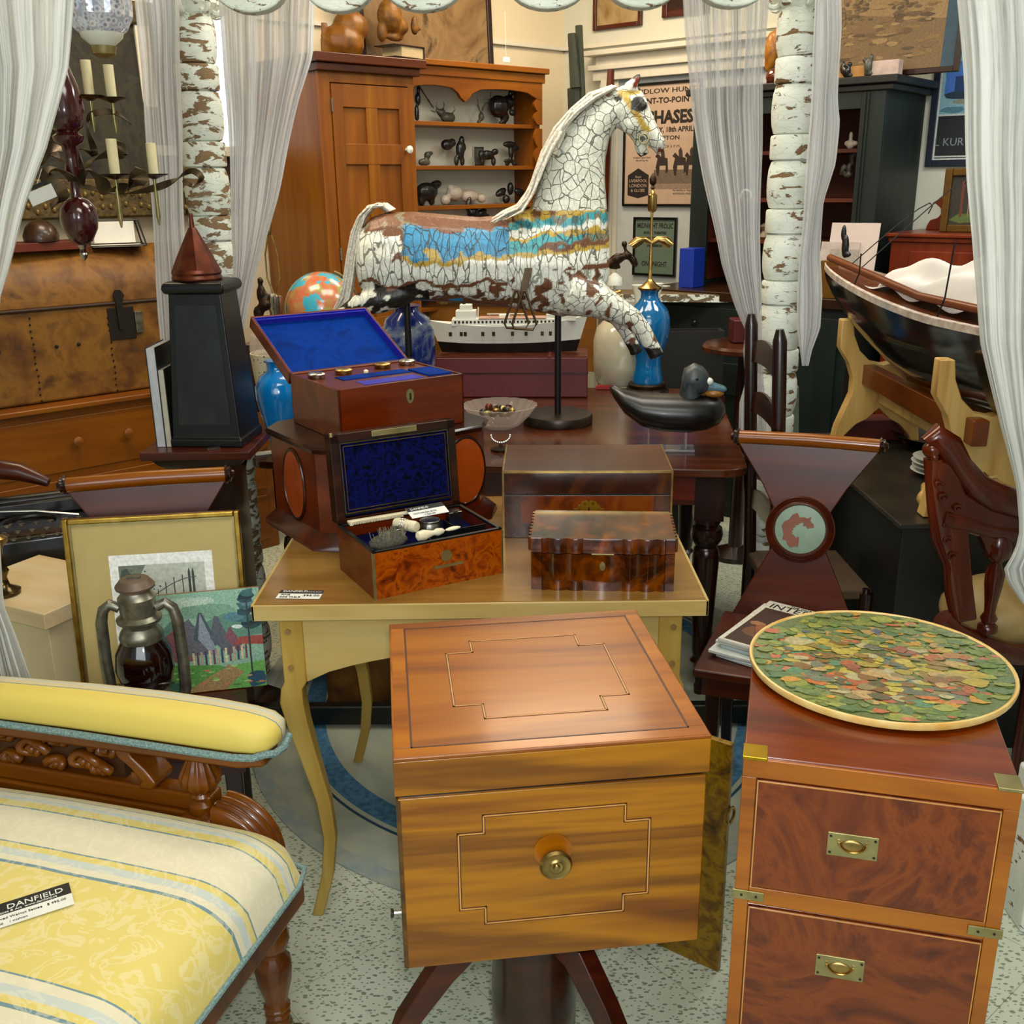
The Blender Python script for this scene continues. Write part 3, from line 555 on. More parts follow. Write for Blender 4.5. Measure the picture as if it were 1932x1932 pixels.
def tripod(parent, c, angs, L, mat, zt=.30):
    for a in angs:
        m = T(c[0], c[1], 0) @ RZ(a)
        cv_ = [(.05, zt), (.10, zt-.012), (.155, zt-.075), (.215, zt-.16), (.27, .05), (L, .04), (L+.03, .035)]
        th_ = [.055, .055, .045, .035, .03, .026, .018]
        r = []
        for i, ((x, z), t_) in enumerate(zip(cv_, th_)):
            j = min(i+1, 6); q = max(i-1, 0); d = V3((cv_[j][0]-cv_[q][0], 0, cv_[j][1]-cv_[q][1])).normalized(); nn = V3((-d.z, 0, d.x))
            r.append([m @ (V3((x, s*.016, z))+nn*t_*k_*.5) for s, k_ in ((-1, -1), (1, -1), (1, 1), (-1, 1))])
        l = B().loft(r).out('leg', mat, parent, bev=.004)
        B().lathe([(.004, -.006), (.012, -.006), (.013, 0), (.012, .006), (.004, .006)], 16, m @ T(L+.015, 0, .013) @ RXa(pi/2)).bb(L, L+.03, -.008, .008, .012, .03, m).out('caster', BRASSD, l)
tripod(pb, (W/2, D/2), (radians(66), radians(186), radians(306)), .31, MAH, .36)
# mottled board standing behind
fp_ = thing('wooden_board', 'mottled golden board standing on edge between the pedestal box and the campaign chest', 'board', (.398, 1.655, .0), radians(-36))
B().bb(-.17, 0, 0, .014, 0, .512).out('board', burl('quilted_satinwood', ['#4a3409', '#7d5a16', '#a5822c', '#5d420f'], 26, .3, .3, .8), fp_, bev=.002)
B().torus((0, 0, 0), .016, .003, T(.004, .007, .36) @ RY(pi/2), 16, 6).out('brass_ring', BRASS, fp_)

# ================================================================ CAMPAIGN CHEST
cc = thing('campaign_chest', 'orange campaign chest with burl drawers and brass corner straps at the right', 'chest of drawers', (.292, 1.148, 0), radians(-15)); W, D = .328, .42
B().bb(0, W, .004, D, .592, .800).bb(0, W, .004, D, .25, .575).bb(0, W, .004, D, 0, .245).out('carcass', CAMPT, cc, bev=.002)
B().bb(0, W, 0, .006, .770, .797).bb(0, .018, 0, .006, .25, .770).bb(W-.018, W, 0, .006, .25, .770).bb(.018, W-.018, 0, .006, .578, .604).bb(0, W, 0, .006, 0, .02).bb(.018, W-.018, 0, .006, .25, .27).out('face_frame', CAMP, cc, bev=.001)
def cdrawer(z0, z1, hz):
    d = B().bb(.0195, W-.0195, -.0015, .01, z0, z1).out('drawer', CAMPB, cc, bev=.0015)
    B().bb(.0195, W-.0195, -.0022, -.0012, z1-.002, z1-.0008).bb(.0195, .021, -.0022, -.0012, z0, z1).bb(W-.021, W-.0195, -.0022, -.0012, z0, z1).out('beading', STRL, d)
    hx = W/2-.022
    h = B().bb(hx-.031, hx+.031, -.0035, -.001, hz-.017, hz+.017).out('brass_plate', BRASSD, d, bev=.0008)
    b = B(); b.ell((hx, -.0035, hz), (.0155, .0028, .0095)); b.out('cup', BRASS, d)
    B().torus((0, 0, 0), .017, .0017, T(hx, -.0062, hz+.006) @ RXa(pi/2), 20, 6, pi, 2*pi, 1, .8).out('bail_handle', BRASS, d)
    b = B()
    for a in (-1, 1):
        for c in (-1, 1): b.lathe([(.0018, 0), (.0018, .0006)], 8, T(hx+a*.027, -.0035, hz+c*.012) @ RXa(pi/2))
    s = b.out('screws', BLACK, d); tag(s, kind='stuff')
cdrawer(.606, .768, .690); cdrawer(.273, .574, .500); cdrawer(.022, .243, .13)
for x0, x1, nm in ((-.003, .038, 0), (W-.038, W+.003, 1)):
    s = B().bb(x0, x1, -.003, -.0005, .5845, .5985).out('brass_strap', BRASSD, cc, bev=.0005)
    for xx in (x0+.012, x1-.010): B().lathe([(.0018, 0), (.0018, .0008)], 8, T(xx, -.003, .5915) @ RXa(pi/2)).out('screw', BLACK, s)
B().bb(-.001, .030, -.0035, .03, .7965, .8015).out('brass_corner', plain('yellow_brass', '#b08a14', .25, .8), cc, bev=.001)
B().bb(W-.028, W+.001, -.0035, .03, .7965, .8015).out('brass_corner', BRASSD, cc, bev=.001)

# ================================================================ ROUND PRINTED TRAY
rt = thing('round_tray', 'round tray printed with colourful garden blotches lying on the campaign chest', 'tray', (.545, 1.382, .8025), radians(-15))
R = .190; B().lathe([(R-.012, 0), (R-.002, .003), (R, .009), (R-.001, .013), (R-.004, .0135), (R-.006, .0115), (.001, .0115)], 64).out('tray_body', plain('cream_tray_rim', '#d3b878', .35, c2='#c99a4a'), rt)
rnd = random.Random(5); pol = [('#5e6b3a', [((R-.006)*cos(2*pi*i/60), (R-.006)*sin(2*pi*i/60)) for i in range(60)])]
GRN = ['#4f7a34', '#7f8f3a', '#3f6b4a', '#9aa04a', '#5d7a4e', '#6f7f3c', '#2f6a48']; MID = ['#b8a33e', '#c2b04a', '#a3913a', '#8a6a3a', '#b09a5a']; FIG = ['#7a4a2c', '#a86a3a', '#b04a3a', '#8c7a5a', '#5e6f6a', '#c09a6a', '#4a5a5a', '#933c46', '#b7ad86', '#3a3a38', '#2f7f68', '#c8602c']
def inr(p): return p[0]**2+p[1]**2 < (R-.016)**2
for i in range(760):
    a = rnd.uniform(0, 2*pi); q = sqrt(rnd.random())*(R-.012); x, y = q*cos(a), q*sin(a)
    edge = q/(R)
    if edge > .72: c = rnd.choice(GRN + (['#c2523e', '#c56a5a', '#d0902c'] if rnd.random() < .5 else [])); s = rnd.uniform(.005, .013)
    elif abs(y-.01+.25*x) < .035 and rnd.random() < .7: c = rnd.choice(MID); s = rnd.uniform(.005, .015)
    elif y > .06: c = rnd.choice(GRN+['#c8902a', '#2f4a7a', '#a88a5a']); s = rnd.uniform(.005, .013)
    else: c = rnd.choice(FIG+MID[:2]); s = rnd.uniform(.005, .015)
    hc = H(c); c = tuple(q_*.68+m_*.32 for q_, m_ in zip(hc[:3], H('#857c46')[:3]))+(1,)
    p = [v for v in blob(x, y, s*rnd.uniform(.8, 1.6), s*rnd.uniform(.5, 1), 9, .3, rnd)]
    p = [(u*min(1, (R-.007)/max(1e-6, hypot(u, v))), v*min(1, (R-.007)/max(1e-6, hypot(u, v)))) for u, v in p]
    pol.append((c, p))
art('printed_picture', pol, rt, T(0, 0, .0115), VCG, lift=.00012)

# ================================================================ HALL CHAIRS
def hall_chair(label, loc, rz, plaque=True):
    t = thing('hall_chair', label, 'chair', loc, rz, 'pair of waisted mahogany hall chairs')
    sw, sd = .19, .18
    B().prism([(-sw, -sd), (sw, -sd), (sw-.02, sd), (-sw+.02, sd)], .02, z0=.44).out('seat', MAH, t, bev=.005)
    B().prism([(-sw+.02, -sd+.02), (sw-.02, -sd+.02), (sw-.04, sd-.01), (-sw+.04, sd-.01)], .05, z0=.405).out('seat_rail', MAH, t)
    for x, y in ((-1, -1), (1, -1), (-1, 1), (1, 1)):
        r = []
        for z, o, w in ((.43, 0, .036), (.25, .003, .030), (.1, .02*(y > 0)+.01, .026), (0, .06*(y > 0)+.014, .022)):
            X, Yy = x*(sw-.045), y*(sd-.045+o); h = w/2; r.append([V3((X-h, Yy-h, z)), V3((X+h, Yy-h, z)), V3((X+h, Yy+h, z)), V3((X-h, Yy+h, z))])
        B().loft(r[::-1]).out('leg', MAHDZ, t, bev=.003)
    bp = [(-.15, 0), (.15, 0), (.105, .10), (.062, .19), (.062, .27), (.10, .34), (.168, .44), (-.168, .44), (-.10, .34), (-.062, .27), (-.062, .19), (-.105, .10)]
    M_ = T(0, sd-.005, .445) @ RXa(radians(-9.5))
    B().up(bp, .016, M_).out('waisted_back', MAH, t, bev=.003)
    c = B().tube([M_ @ V3((-.165, -.003, .452)), M_ @ V3((0, -.003, .455)), M_ @ V3((.165, -.003, .452))], .017, 16).out('crest_roll', CREST, t)
    for s in (-1, 1):
        B().lathe([(.02, 0), (.022, .004), (.016, .007), (.018, .012), (.010, .015), (.008, .02), (.003, .021)], 18, M_ @ T(s*.165, -.003, .452) @ RY(s*pi/2)).out('scroll_end', MAHD, c)
    if plaque:
        m = M_ @ T(0, -.008, .235) @ RXa(pi/2)
        q = B().lathe([(.082, 0), (.083, .006), (.080, .010), (.077, .006), (.074, .010), (.071, .006), (.068, .010), (.064, .012), (.061, .006), (.0, .005)][::-1], 48, m).out('roundel', MAH, t)
        B().lathe([(.0602, .0062), (.04, .0095), (.001, .011)][::-1], 40, m).out('painted_boss', plain('faded_green_paint', '#7f9580', .5, var=.08), q)
        rnd = random.Random(4); pts = []
        for i in range(22):
            a = .4+4.3*i/21; pts.append((.040*cos(a)*(1+rnd.uniform(-.2, .2)), .040*sin(a)*(1+rnd.uniform(-.2, .2))))
        for i in range(22):
            a = 4.7-4.3*i/21; pts.append((.018*cos(a)*(1+rnd.uniform(-.3, .3)), .018*sin(a)*(1+rnd.uniform(-.3, .3))))
        pp = B(); pp.prism(pts, .0015, m @ T(0, -.004, .0110)); pp.out('flaked_patch', plain('bare_brown', '#7d4632', .6), q)
    return t
hr = hall_chair('waisted mahogany hall chair with a flaked green roundel at the right', (.642, 2.194, 0), radians(-19.5))
hl = hall_chair('waisted mahogany hall chair behind the gilt framed etching at the left', (-.742, 1.915, 0), radians(13))

# ================================================================ MAGAZINES
a = Z(1362, 1197, .49); b_ = Z(1470, 1120, .49); ang = yaw(a, b_)-pi/2
cols = ['#bcc8cc', '#c9cfc8', '#aab9bf', '#cfd0c4', '#d6d6cc']
for i in range(5):
    z = .4505+i*.0085; dx = [.0, -.02, .012, .0, .004][i]; dy = [-.012, -.006, .0, .008, 0][i]
    lab = ['bottom magazine of the stack on the right hall chair', 'second magazine from the bottom on the right hall chair', 'middle magazine in the stack on the right hall chair', 'fourth magazine up, just under the titled one', 'top magazine titled in black capitals with a brown cover on the right hall chair'][i]
    t = thing('magazine', lab, 'magazine', a+V3((0, 0, z-.49)), ang+[-.05, .06, -.03, .02, 0][i], 'stack of magazines'); t.location += V3((dx, dy, 0))
    B().bb(0, .22, -.03, .248, 0, .008).out('pages', plain('magazine_pages_%d' % i, cols[i], .5, var=.04), t, bev=.002)
    if i == 4:
        art('cover', [('#cfcabb', rect(.001, .219, -.029, .247)), ('#3a2214', rect(.012, .215, -.022, .200)), ('#6b4226', blob(.06, .05, .045, .03)), ('#8a5a3a', blob(.09, .09, .04, .02)), ('#4f2f1c', blob(.14, .06, .05, .04)), ('#9a6a44', blob(.04, .1, .02, .012)), ('#a67a58', blob(.12, .12, .03, .012))], t, T(0, 0, .008))
        text('INTERIORS', .040, INK, t, T(.014, .206, .0086), name='title', sx=.95); text('THE WORLD OF', .012, INK, t, T(.06, .235, .0088), name='title')

# ================================================================ BOXES ON THE BLEACHED TABLE
def canted(w, d, c): return [(c, 0), (w-c, 0), (w, c), (w, d-c), (w-c, d), (c, d), (0, d-c), (0, c)]
bl = thing('tea_chest', 'large canted mahogany box with oval inlays under the open blue-lined box', 'box', (-.392, 2.085, tz), radians(36)); W, D, h_ = .44, .33, .215
BOXM = wood('warm_mahogany_box', ['#43180a', '#66270f', '#7d3515'], 'x', rough=.25, coat=.5)
def scaled(p, w, d, s): return [(w/2+(x-w/2)*s, d/2+(y-d/2)*s) for x, y in p]
cp_ = canted(W, D, .05)
B().loft([[V3((x, y, 0)) for x, y in scaled(cp_, W, D, 1.12)], [V3((x, y, .012)) for x, y in scaled(cp_, W, D, 1.11)], [V3((x, y, .035)) for x, y in scaled(cp_, W, D, 1.0)]]).out('flared_base', MAH, bl)
B().loft([[V3((x, y, .03)) for x, y in cp_], [V3((x, y, h_)) for x, y in cp_]]).out('body', BOXM, bl)
B().loft([[V3((x, y, h_-.002)) for x, y in scaled(cp_, W, D, 1.03)], [V3((x, y, h_+.008)) for x, y in scaled(cp_, W, D, 1.05)], [V3((x, y, h_+.013)) for x, y in scaled(cp_, W, D, 1.03)]]).out('top_board', MAHD, bl)
OV = plain('orange_oval_veneer', '#9a3f0c', .25, 0, .5, var=.08)
for m in (T(W*.80, 0, .125) @ RXa(pi/2), T(W*.24, 0, .125) @ RXa(pi/2), T(0, D*.5, .118) @ RZ(-pi/2) @ RXa(pi/2)):
    q = B(); q.lathe([(.054, 0), (.052, .003), (.001, .0032)], 40, m @ SCL(1.0, 1.5, 1)); q.out('oval_inlay', OV, bl)
    B().torus((0, 0, .002), .0535, .003, m @ SCL(1.0, 1.5, 1), 40, 6).out('oval_moulding', MAHD, bl)

ob = thing('open_writing_box', 'open mahogany box with a bright blue lined lid stacked on the canted chest', 'box', (-.368, 2.158, tz+.2285), radians(35)); W, D, h_ = .317, .252, .115
B().bb(0, W, 0, .006, 0, h_).bb(0, .006, 0, D, 0, h_).bb(W-.006, W, 0, D, 0, h_).bb(0, W, D-.006, D, 0, h_).bb(.006, W-.006, .006, D-.006, 0, h_-.012).out('body', BOXM, ob, bev=.0012)
B().bb(.006, W-.006, .006, D-.006, h_-.012, h_-.003).out('tray', wood('inner_tray_wood', ['#5a2a14', '#74391c'], 'x'), ob)
B().bb(.08, .23, .028, .075, h_-.003, h_-.0022).out('blue_well', ULTRA, ob); B().bb(.065, .24, .105, .15, h_-.003, h_-.001).bb(.245, .305, .03, .13, h_-.003, h_+.001).out('blue_lid_flap', BLUEL, ob)
for i, (x, y) in enumerate(((.032, .175), (.105, .185), (.215, .2), (.285, .205))):
    B().lathe([(.018, 0), (.02, .003), (.021, .010), (.017, .013), (.001, .0135)], 20, T(x, y, h_-.003)).out('silver_jar_lid', SILV if i % 3 == 0 else BRASS, ob)
B().lathe([(.006, 0), (.006, .004), (.002, .007)], 12, T(.155, .17, h_-.003)).out('small_knob', IVORY, ob)
q = B().lathe([(.013, 0), (.013, .0015), (.002, .002)], 20, T(W*.55, 0, h_*.70) @ RXa(pi/2) @ SCL(.75, 1.25, 1)).out('escutcheon', BRASSD, ob); B().bb(-.0018, .0018, -.0035, -.002, -.008, .007, T(W*.55, 0, h_*.70)).out('keyhole', BLACK, q)
B().lathe([(.003, 0), (.003, .001)], 8, T(W*.33, 0, h_*.72) @ RXa(pi/2)).out('rivet', COPPER, ob)
lm = T(0, D-.002, h_) @ RXa(radians(-63))            # lid leaning back
def lidb(x0, x1, y0, y1, z0, z1): return (x0, x1, y0, y1, z0, z1, lm)
B().bb(*lidb(0, W, 0, .03, 0, .006)).bb(*lidb(0, .006, 0, .03, 0, .245)).bb(*lidb(W-.006, W, 0, .03, 0, .245)).bb(*lidb(0, W, 0, .03, .239, .245)).bb(*lidb(.004, W-.004, .026, .03, .004, .24)).out('lid', BOXM, ob, bev=.001)
B().bb(*lidb(.006, W-.006, .004, .007, .233, .239)).bb(*lidb(.006, .0075, .0, .026, .006, .239)).bb(*lidb(W-.0075, W-.006, 0, .026, .006, .239)).bb(*lidb(.006, W-.006, 0, .026, .2375, .239)).out('blue_rim_paper', ULTRA, ob)
B().bb(*lidb(.0075, W-.0075, .020, .026, .006, .2375)).out('blue_lid_lining', BLUEL, ob)

vb = thing('vanity_box', 'burl vanity box open with blue velvet lid and ivory toilet pieces inside', 'box', (-.265, 1.82, tz), radians(29)); W, D, h_ = .28, .192, .094
B().bb(0, W, 0, .005, 0, h_).out('front', BURL, vb); B().bb(0, .005, .005, D, 0, h_).bb(W-.005, W, .005, D, 0, h_).bb(.005, W-.005, D-.005, D, 0, h_).bb(.005, W-.005, .005, D-.005, 0, .05).out('body', BOXM, vb)
B().bb(-.001, .004, -.001, .004, 0, h_+.0005).out('brass_edge', BRASSD, vb); B().bb(W-.003, W+.001, -.001, .004, 0, h_+.0005).out('brass_edge', BRASSD, vb)
B().bb(0, W, 0, .008, h_-.001, h_+.004).bb(0, .008, 0, D, h_-.001, h_+.004).bb(W-.008, W, 0, D, h_-.001, h_+.004).bb(0, W, D-.008, D, h_-.001, h_+.004).out('ebony_rim', BLACK, vb, bev=.001)
B().bb(.008, W-.008, .008, D-.008, .05, .07).out('velvet_tray', VEL, vb)
B().bb(.13, W-.012, .008, .01, .07, h_).bb(.13, .132, .01, .05, .07, h_).bb(.13, W-.012, .05, .052, .07, h_).bb(.205, .207, .05, .12, .07, h_).out('dividers', BLACK, vb)
B().lathe([(.012, 0), (.012, .0008), (.001, .001)], 14, T(W*.55, 0, .062) @ RXa(pi/2) @ SCL(1, 1, 1)).bb(W*.45, W*.68, -.001, 0, .038, .044).out('worn_escutcheon', BRASSD, vb)
lm = T(0, D-.002, h_+.004) @ RXa(radians(-5)); LH = .185
def L_(x0, x1, y0, y1, z0, z1): return (x0, x1, y0, y1, z0, z1, lm)
B().bb(*L_(0, W, 0, .034, 0, .010)).bb(*L_(0, .02, 0, .034, 0, LH)).bb(*L_(W-.02, W, 0, .034, 0, LH)).bb(*L_(0, W, 0, .034, LH-.02, LH)).bb(*L_(.004, W-.004, .03, .034, .004, LH-.004)).out('lid', MAHD, vb, bev=.002)
for e, wd_, mt in ((.020, .0025, BLACK), (.0235, .0012, BRASS), (.030, .001, BRASS)):
    y_ = .0 if e < .03 else .0; B().bb(*L_(e-.004, W-e+.004, -.0015, .004, e-.004, e-.004+wd_)).bb(*L_(e-.004, W-e+.004, -.0015, .004, LH-e+.004-wd_, LH-e+.004)).bb(*L_(e-.004, e-.004+wd_, -.0015, .004, e-.004, LH-e+.004)).bb(*L_(W-e+.004-wd_, W-e+.004, -.0015, .004, e-.004, LH-e+.004)).out('lid_moulding', mt, vb)
B().bb(*L_(.02, W-.02, .004, .012, .012, LH-.02)).out('velvet_lining', VEL, vb)
B().bb(*L_(W*.32, W*.68, -.003, .0, LH-.014, LH-.002)).out('lock_plate', BRASSD, vb, bev=.001)
B().lathe([(.004, -.004), (.004, .004)], 10, lm @ T(.004, 0, LH)).out('corner_pin', BRASSD, vb)
def inbox(name, label, cat, x, y, z, rz=0): 
    r = vb.matrix_basis @ T(x, y, z) if False else Matrix.Translation(vb.location) @ RZ(vb.rotation_euler.z) @ T(x, y, z)
    return thing(name, label, cat, r.translation, vb.rotation_euler.z+rz)
t = inbox('comb', 'long ivory comb lying along the back of the open vanity box', 'comb', .012, .158, .106, -.03)
B().bb(0, .175, 0, .010, 0, .006).out('comb_back', IVORY, t, bev=.002); b = B()
for i in range(34): b.bb(.004+i*.0033, .0055+i*.0033, -.012, .001, .001, .004)
b.bb(.0, .006, -.012, .001, 0, .0055); tag(b.out('teeth', IVORY, t), kind='stuff')
t = inbox('pot', 'short ivory handled jar lying across the vanity box', 'jar', .105, .095, .108, -1.1)
B().lathe([(.010, 0), (.012, .008), (.0115, .02), (.0125, .024), (.011, .03), (.012, .048), (.010, .055), (.002, .056)], 18, T(-.02, 0, 0) @ RY(pi/2)).out('body', IVORY, t); 
for x in (.0, .006): B().torus((0, 0, x), .0125, .0012, RY(pi/2), 18, 6).out('silver_band', SILV, t)
t = inbox('brush', 'small ivory handled brush near the front of the vanity box', 'brush', .10, .022, .104, .1)
B().lathe([(.002, 0), (.009, .004), (.011, .018), (.007, .032), (.005, .04), (.008, .048), (.006, .06), (.001, .066)], 16, RY(pi/2)).out('handle', IVORY, t); B().ell((.085, .0, 0), (.018, .006, .004)).out('bristle_pad', IVORY, t)
t = inbox('fluffy_brush', 'grey bristle brush at the left front inside the vanity box', 'brush', .055, .055, .093, .15)
b = B().ell((0, 0, 0), (.042, .026, .016)); b.out('bristles', WICK, t); rnd = random.Random(3); b = B()
for i in range(60):
    a = rnd.uniform(0, 6.28); r = rnd.uniform(.2, 1); x, y = .04*r*cos(a), .024*r*sin(a); b.tube([(x, y, .008), (x+rnd.uniform(-.008, .008), y+rnd.uniform(-.008, .008), .02+rnd.uniform(0, .008))], .0006, 4)
tag(b.out('loose_hairs', plain('pale_hair', '#7d7660', .8), t), kind='stuff')
for x, y, r_, l in ((.088, .085, .014, 'small silver rimmed glass jar beside the bristle brush'), (.165, .098, .023, 'wide silver lidded jar in the middle of the vanity box'), (.235, .13, .014, 'square silver topped bottle at the right rear of the vanity box')):
    t = inbox('silver_jar', l, 'jar', x, y, .071)
    b = B().lathe([(r_, 0), (r_, .026), (r_-.002, .030), (r_-.002, .036)], 24) if r_ != .014 or x < .2 else B().box((0, 0, .017), (.03, .02, .034)); b.out('jar_body', SILV, t, bev=.001)
    B().lathe([(r_-.003, 0), (r_-.003, .0015), (.001, .002)], 20, T(0, 0, .0345)).out('jar_top', BLACK if x < .1 else SILV, t)
t = inbox('price_tag', 'white price tag with black band inside the open vanity box', 'price tag', .135, .118, .108, .03); t.rotation_euler.x = .35
B().bb(0, .085, 0, .036, 0, .0008).out('card', PAPER, t); B().bb(0, .085, .022, .036, .0008, .0012).out('black_band', INK, t); text('DANFIELD', .009, PAPER, t, T(.008, .025, .0014)); text('VICTORIAN BOX', .007, INK, t, T(.008, .010, .001)); text('1250.00', .008, INK, t, T(.03, .002, .001))

sb = thing('writing_slope', 'closed brass-edged walnut writing slope at the right rear of the table', 'box', (-.02, 2.172, tz), radians(-2)); W, D, h_ = .374, .24, .155
B().bb(0, W, 0, D, 0, .100).out('body', WALB, sb, bev=.001); B().bb(0, W, 0, D, .103, h_).out('lid', WALB, sb, bev=.001); B().bb(.002, W-.002, .002, D-.002, .1, .103).out('lid_gap', BLACK, sb)
B().bb(.04, W-.04, -.0008, 0, .035, .098).out('orange_panel', burl('warm_burr', ['#4a1f0a', '#7a3a10', '#8a4a18'], 14, .3, .4), sb)
B().bb(-.001, W+.001, -.0015, .004, h_-.004, h_+.0008).bb(-.001, .003, 0, D, h_-.002, h_+.0008).bb(W-.003, W+.001, 0, D, h_-.002, h_+.0008).bb(W-.003, W+.001, -.0012, .003, 0, h_).bb(-.001, .003, -.0012, .003, 0, h_).out('brass_edging', BRASS, sb)
B().bb(.004, W-.004, .004, D-.004, h_, h_+.0006).out('top_panel', wood('brown_slope_top', ['#33170c', '#4e2716', '#5b3322'], 'x', rough=.3), sb)
YB = plain('bright_brass', '#c9a02c', .3, .9); b = B(); c = W*.5+.004
b.bb(c-.018, c+.018, -.0025, 0, .060, .078)
for a in (-1, 1):
    for dx, dz, r_ in ((.012, .079, .007), (.020, .072, .006), (.022, .064, .006), (.006, .082, .006), (.014, .059, .006)): b.lathe([(r_, 0), (r_, .0024)], 12, T(c+a*dx, 0, dz) @ RXa(pi/2))
    b.bb(c+a*.029-.005, c+a*.029+.005, -.002, 0, .067, .0695)
q = b.out('fretted_escutcheon', YB, sb); B().bb(c-.0015, c+.0015, -.003, -.0024, .062, .073).out('keyhole', BLACK, sb)

wb = thing('wavy_box', 'small figured rosewood box with a fluted wavy front, nearest on the table right', 'box', (.036, 1.866, tz), radians(-4.5)); W, D, h_ = .277, .175, .107
def wav(x): 
    u = x/W; k_ = abs(sin(u*pi*4.0*2)) if (u < .36 or u > .64) else .25+.9*sin(pi*(u-.36)/.28)*.6
    return -.006*k_ if .08 < u < .93 else 0
xs = [W*i/96 for i in range(97)]
def wring(z, e=0): return [V3((x, wav(x)-e, z)) for x in xs]+[V3((W+.003*e*100*0, D, z)), V3((0, D, z))]
B().loft([wring(0), wring(.076)]).out('body', ROSE, wb, smooth=30); B().loft([wring(.078, .002), wring(.083, .001), wring(.104, .0), wring(.107, -.001)]).out('lid', ROSE, wb, smooth=30)
b = B(); eps = []
for s in (0, 1):
    for i in range(9): b.lathe([(.006, 0), (.006, .027)], 10, T(s*W, .012+i*.019, .079))
b.out('fluted_lid_edge', ROSE, wb)
q = B().lathe([(.007, 0), (.007, .0015), (.001, .002)], 16, T(W*.5, wav(W*.5), .052) @ RXa(pi/2) @ SCL(.8, 1.3, 1)).out('escutcheon', BRASSD, wb)
B().bb(W*.5-.022, W*.5+.022, wav(W*.5)-.004, wav(W*.5), .0755, .079).out('lip', BRASSD, wb, bev=.001)
# ================================================================ SETTEE (faces right, far arm in view)
st = thing('settee', 'carved oak settee with yellow striped damask seat and padded arm at lower left', 'settee', (-.395, 1.470, 0), radians(-16.3))
def stripes():
    t = NT('striped_damask'); c = t.n('TexCoord'); sp = t.n('SeparateXYZ', i_0=c.outputs['Object'])
    nz = t.n('TexNoise', i_Vector=t.obj((3, 3, 3)), i_Scale=1); y = t.n('Math', operation='MULTIPLY_ADD', i_0=nz.outputs[0], i_1=.012, i_2=sp.outputs[1])
    m = t.n('Math', operation='MULTIPLY_ADD', i_0=y.outputs[0], i_1=1/.8, i_2=.9)
    Yw, Cr, Bl, Gy = H('#cbb962'), H('#cdc6a8'), H('#5f7f86'), H('#b4bcb4')
    def f(v): return v/.8+.9
    st_ = [(0, Cr), (f(-.452), Bl), (f(-.448), Yw), (f(-.435), Gy), (f(-.418), Cr), (f(-.404), Bl), (f(-.400), Yw), (f(-.205), Bl), (f(-.200), Cr), (f(-.186), Gy), (f(-.172), Yw), (f(-.160), Bl), (f(-.156), Cr), (f(-.070), Bl), (f(-.067), Yw), (f(-.054), Gy), (f(-.044), Cr), (f(-.030), Bl), (f(-.027), Yw)]
    r = t.ramp(m.outputs[0], st_, 'CONSTANT')
    dn = t.n('TexNoise', i_Vector=t.obj((16, 16, 16)), i_Scale=1, i_Detail=2, i_Distortion=3); dm = t.ramp(dn.outputs[0], [(.50, (0, 0, 0, 1)), (.53, (1, 1, 1, 1)), (.62, (1, 1, 1, 1)), (.64, (0, 0, 0, 1))])
    r2 = t.mix(t.n('Math', operation='MULTIPLY', i_0=dm, i_1=.28).outputs[0], r, H('#ddd6b8')); t.bump(dm, .08, .001); wv = t.n('TexNoise', i_Vector=t.obj((400, 400, 400)), i_Scale=1)
    m_ = t.base(r2, .62); t.p.inputs['Sheen Weight'].default_value = .3; return m_
STRP = stripes()
def seatf(u, v):
    x = -.72+.76*u; y = -.72+.745*v; ex = min(1, (.04-x)/.10); ey = min(1, (.025-y)/.08); ex = max(0, ex); ey = max(0, ey)
    k = sqrt(1-(1-ex)**2)*sqrt(1-(1-ey)**2) if ex > 0 and ey > 0 else 0
    r = .055; 
    if x > .04-r and y > .025-r:
        dx, dy = x-(.04-r), y-(.025-r); L = hypot(dx, dy); mx = max(dx, dy)
        if L > 0: x = .04-r+dx*mx/L; y = .025-r+dy*mx/L
    crown = .028*(1-((x+.3)/.5)**2 if abs(x+.3) < .5 else 0)
    return V3((x, y, .385+.075*k**.8+crown*k))
B().grid(seatf, 60, 60).out('seat_cushion', STRP, st, smooth=180)
B().bb(-.70, .03, -.72, .015, .325, .388).out('seat_rail', OAKC, st, bev=.008)
GIMP = plain('blue_gimp_braid', '#7d9490', .9, sc=260, c2='#4f6a6c', bump=.5)
B().tube([(.042, -.72, .389), (.043, -.3, .389), (.043, -.03, .389), (.030, .018, .389), (-.02, .028, .389)], .0045, 8).out('seat_braid', GIMP, st)
# arm pad
def armring(x, zc, w, h):
    n = 20; r = []
    for i in range(n):
        a = 2*pi*i/n; cy_, cz = cos(a), sin(a); e = .62
        r.append(V3((x, .055+w*abs(cy_)**e*(1 if cy_ > 0 else -1), zc+h*(abs(cz)**e*(1 if cz > 0 else -1))*(1 if cz > 0 else .85))))
    return r
ar = [(-.72, .606, .043, .028), (-.55, .612, .046, .031), (-.40, .618, .048, .033), (-.25, .621, .050, .034), (-.15, .621, .050, .034), (-.08, .620, .049, .032), (-.045, .619, .046, .028), (-.025, .618, .036, .021), (-.016, .617, .016, .01)]
def armmat():
    t = NT('striped_arm_damask'); c = t.n('TexCoord'); sp = t.n('SeparateXYZ', i_0=c.outputs['Object']); m = t.n('Math', operation='MULTIPLY_ADD', i_0=sp.outputs[1], i_1=5, i_2=.25)
    def f(v): return v*5+.25
    Yw, Cr, Bl, Gy = H('#cdb858'), H('#c2b58c'), H('#5f7f86'), H('#b4b8ac')
    return t.base(t.ramp(m.outputs[0], [(0, Yw), (f(.058), Bl), (f(.0605), Cr), (f(.073), Gy), (f(.080), Cr), (f(.09), Bl), (f(.0925), Yw)], 'CONSTANT'), .6)
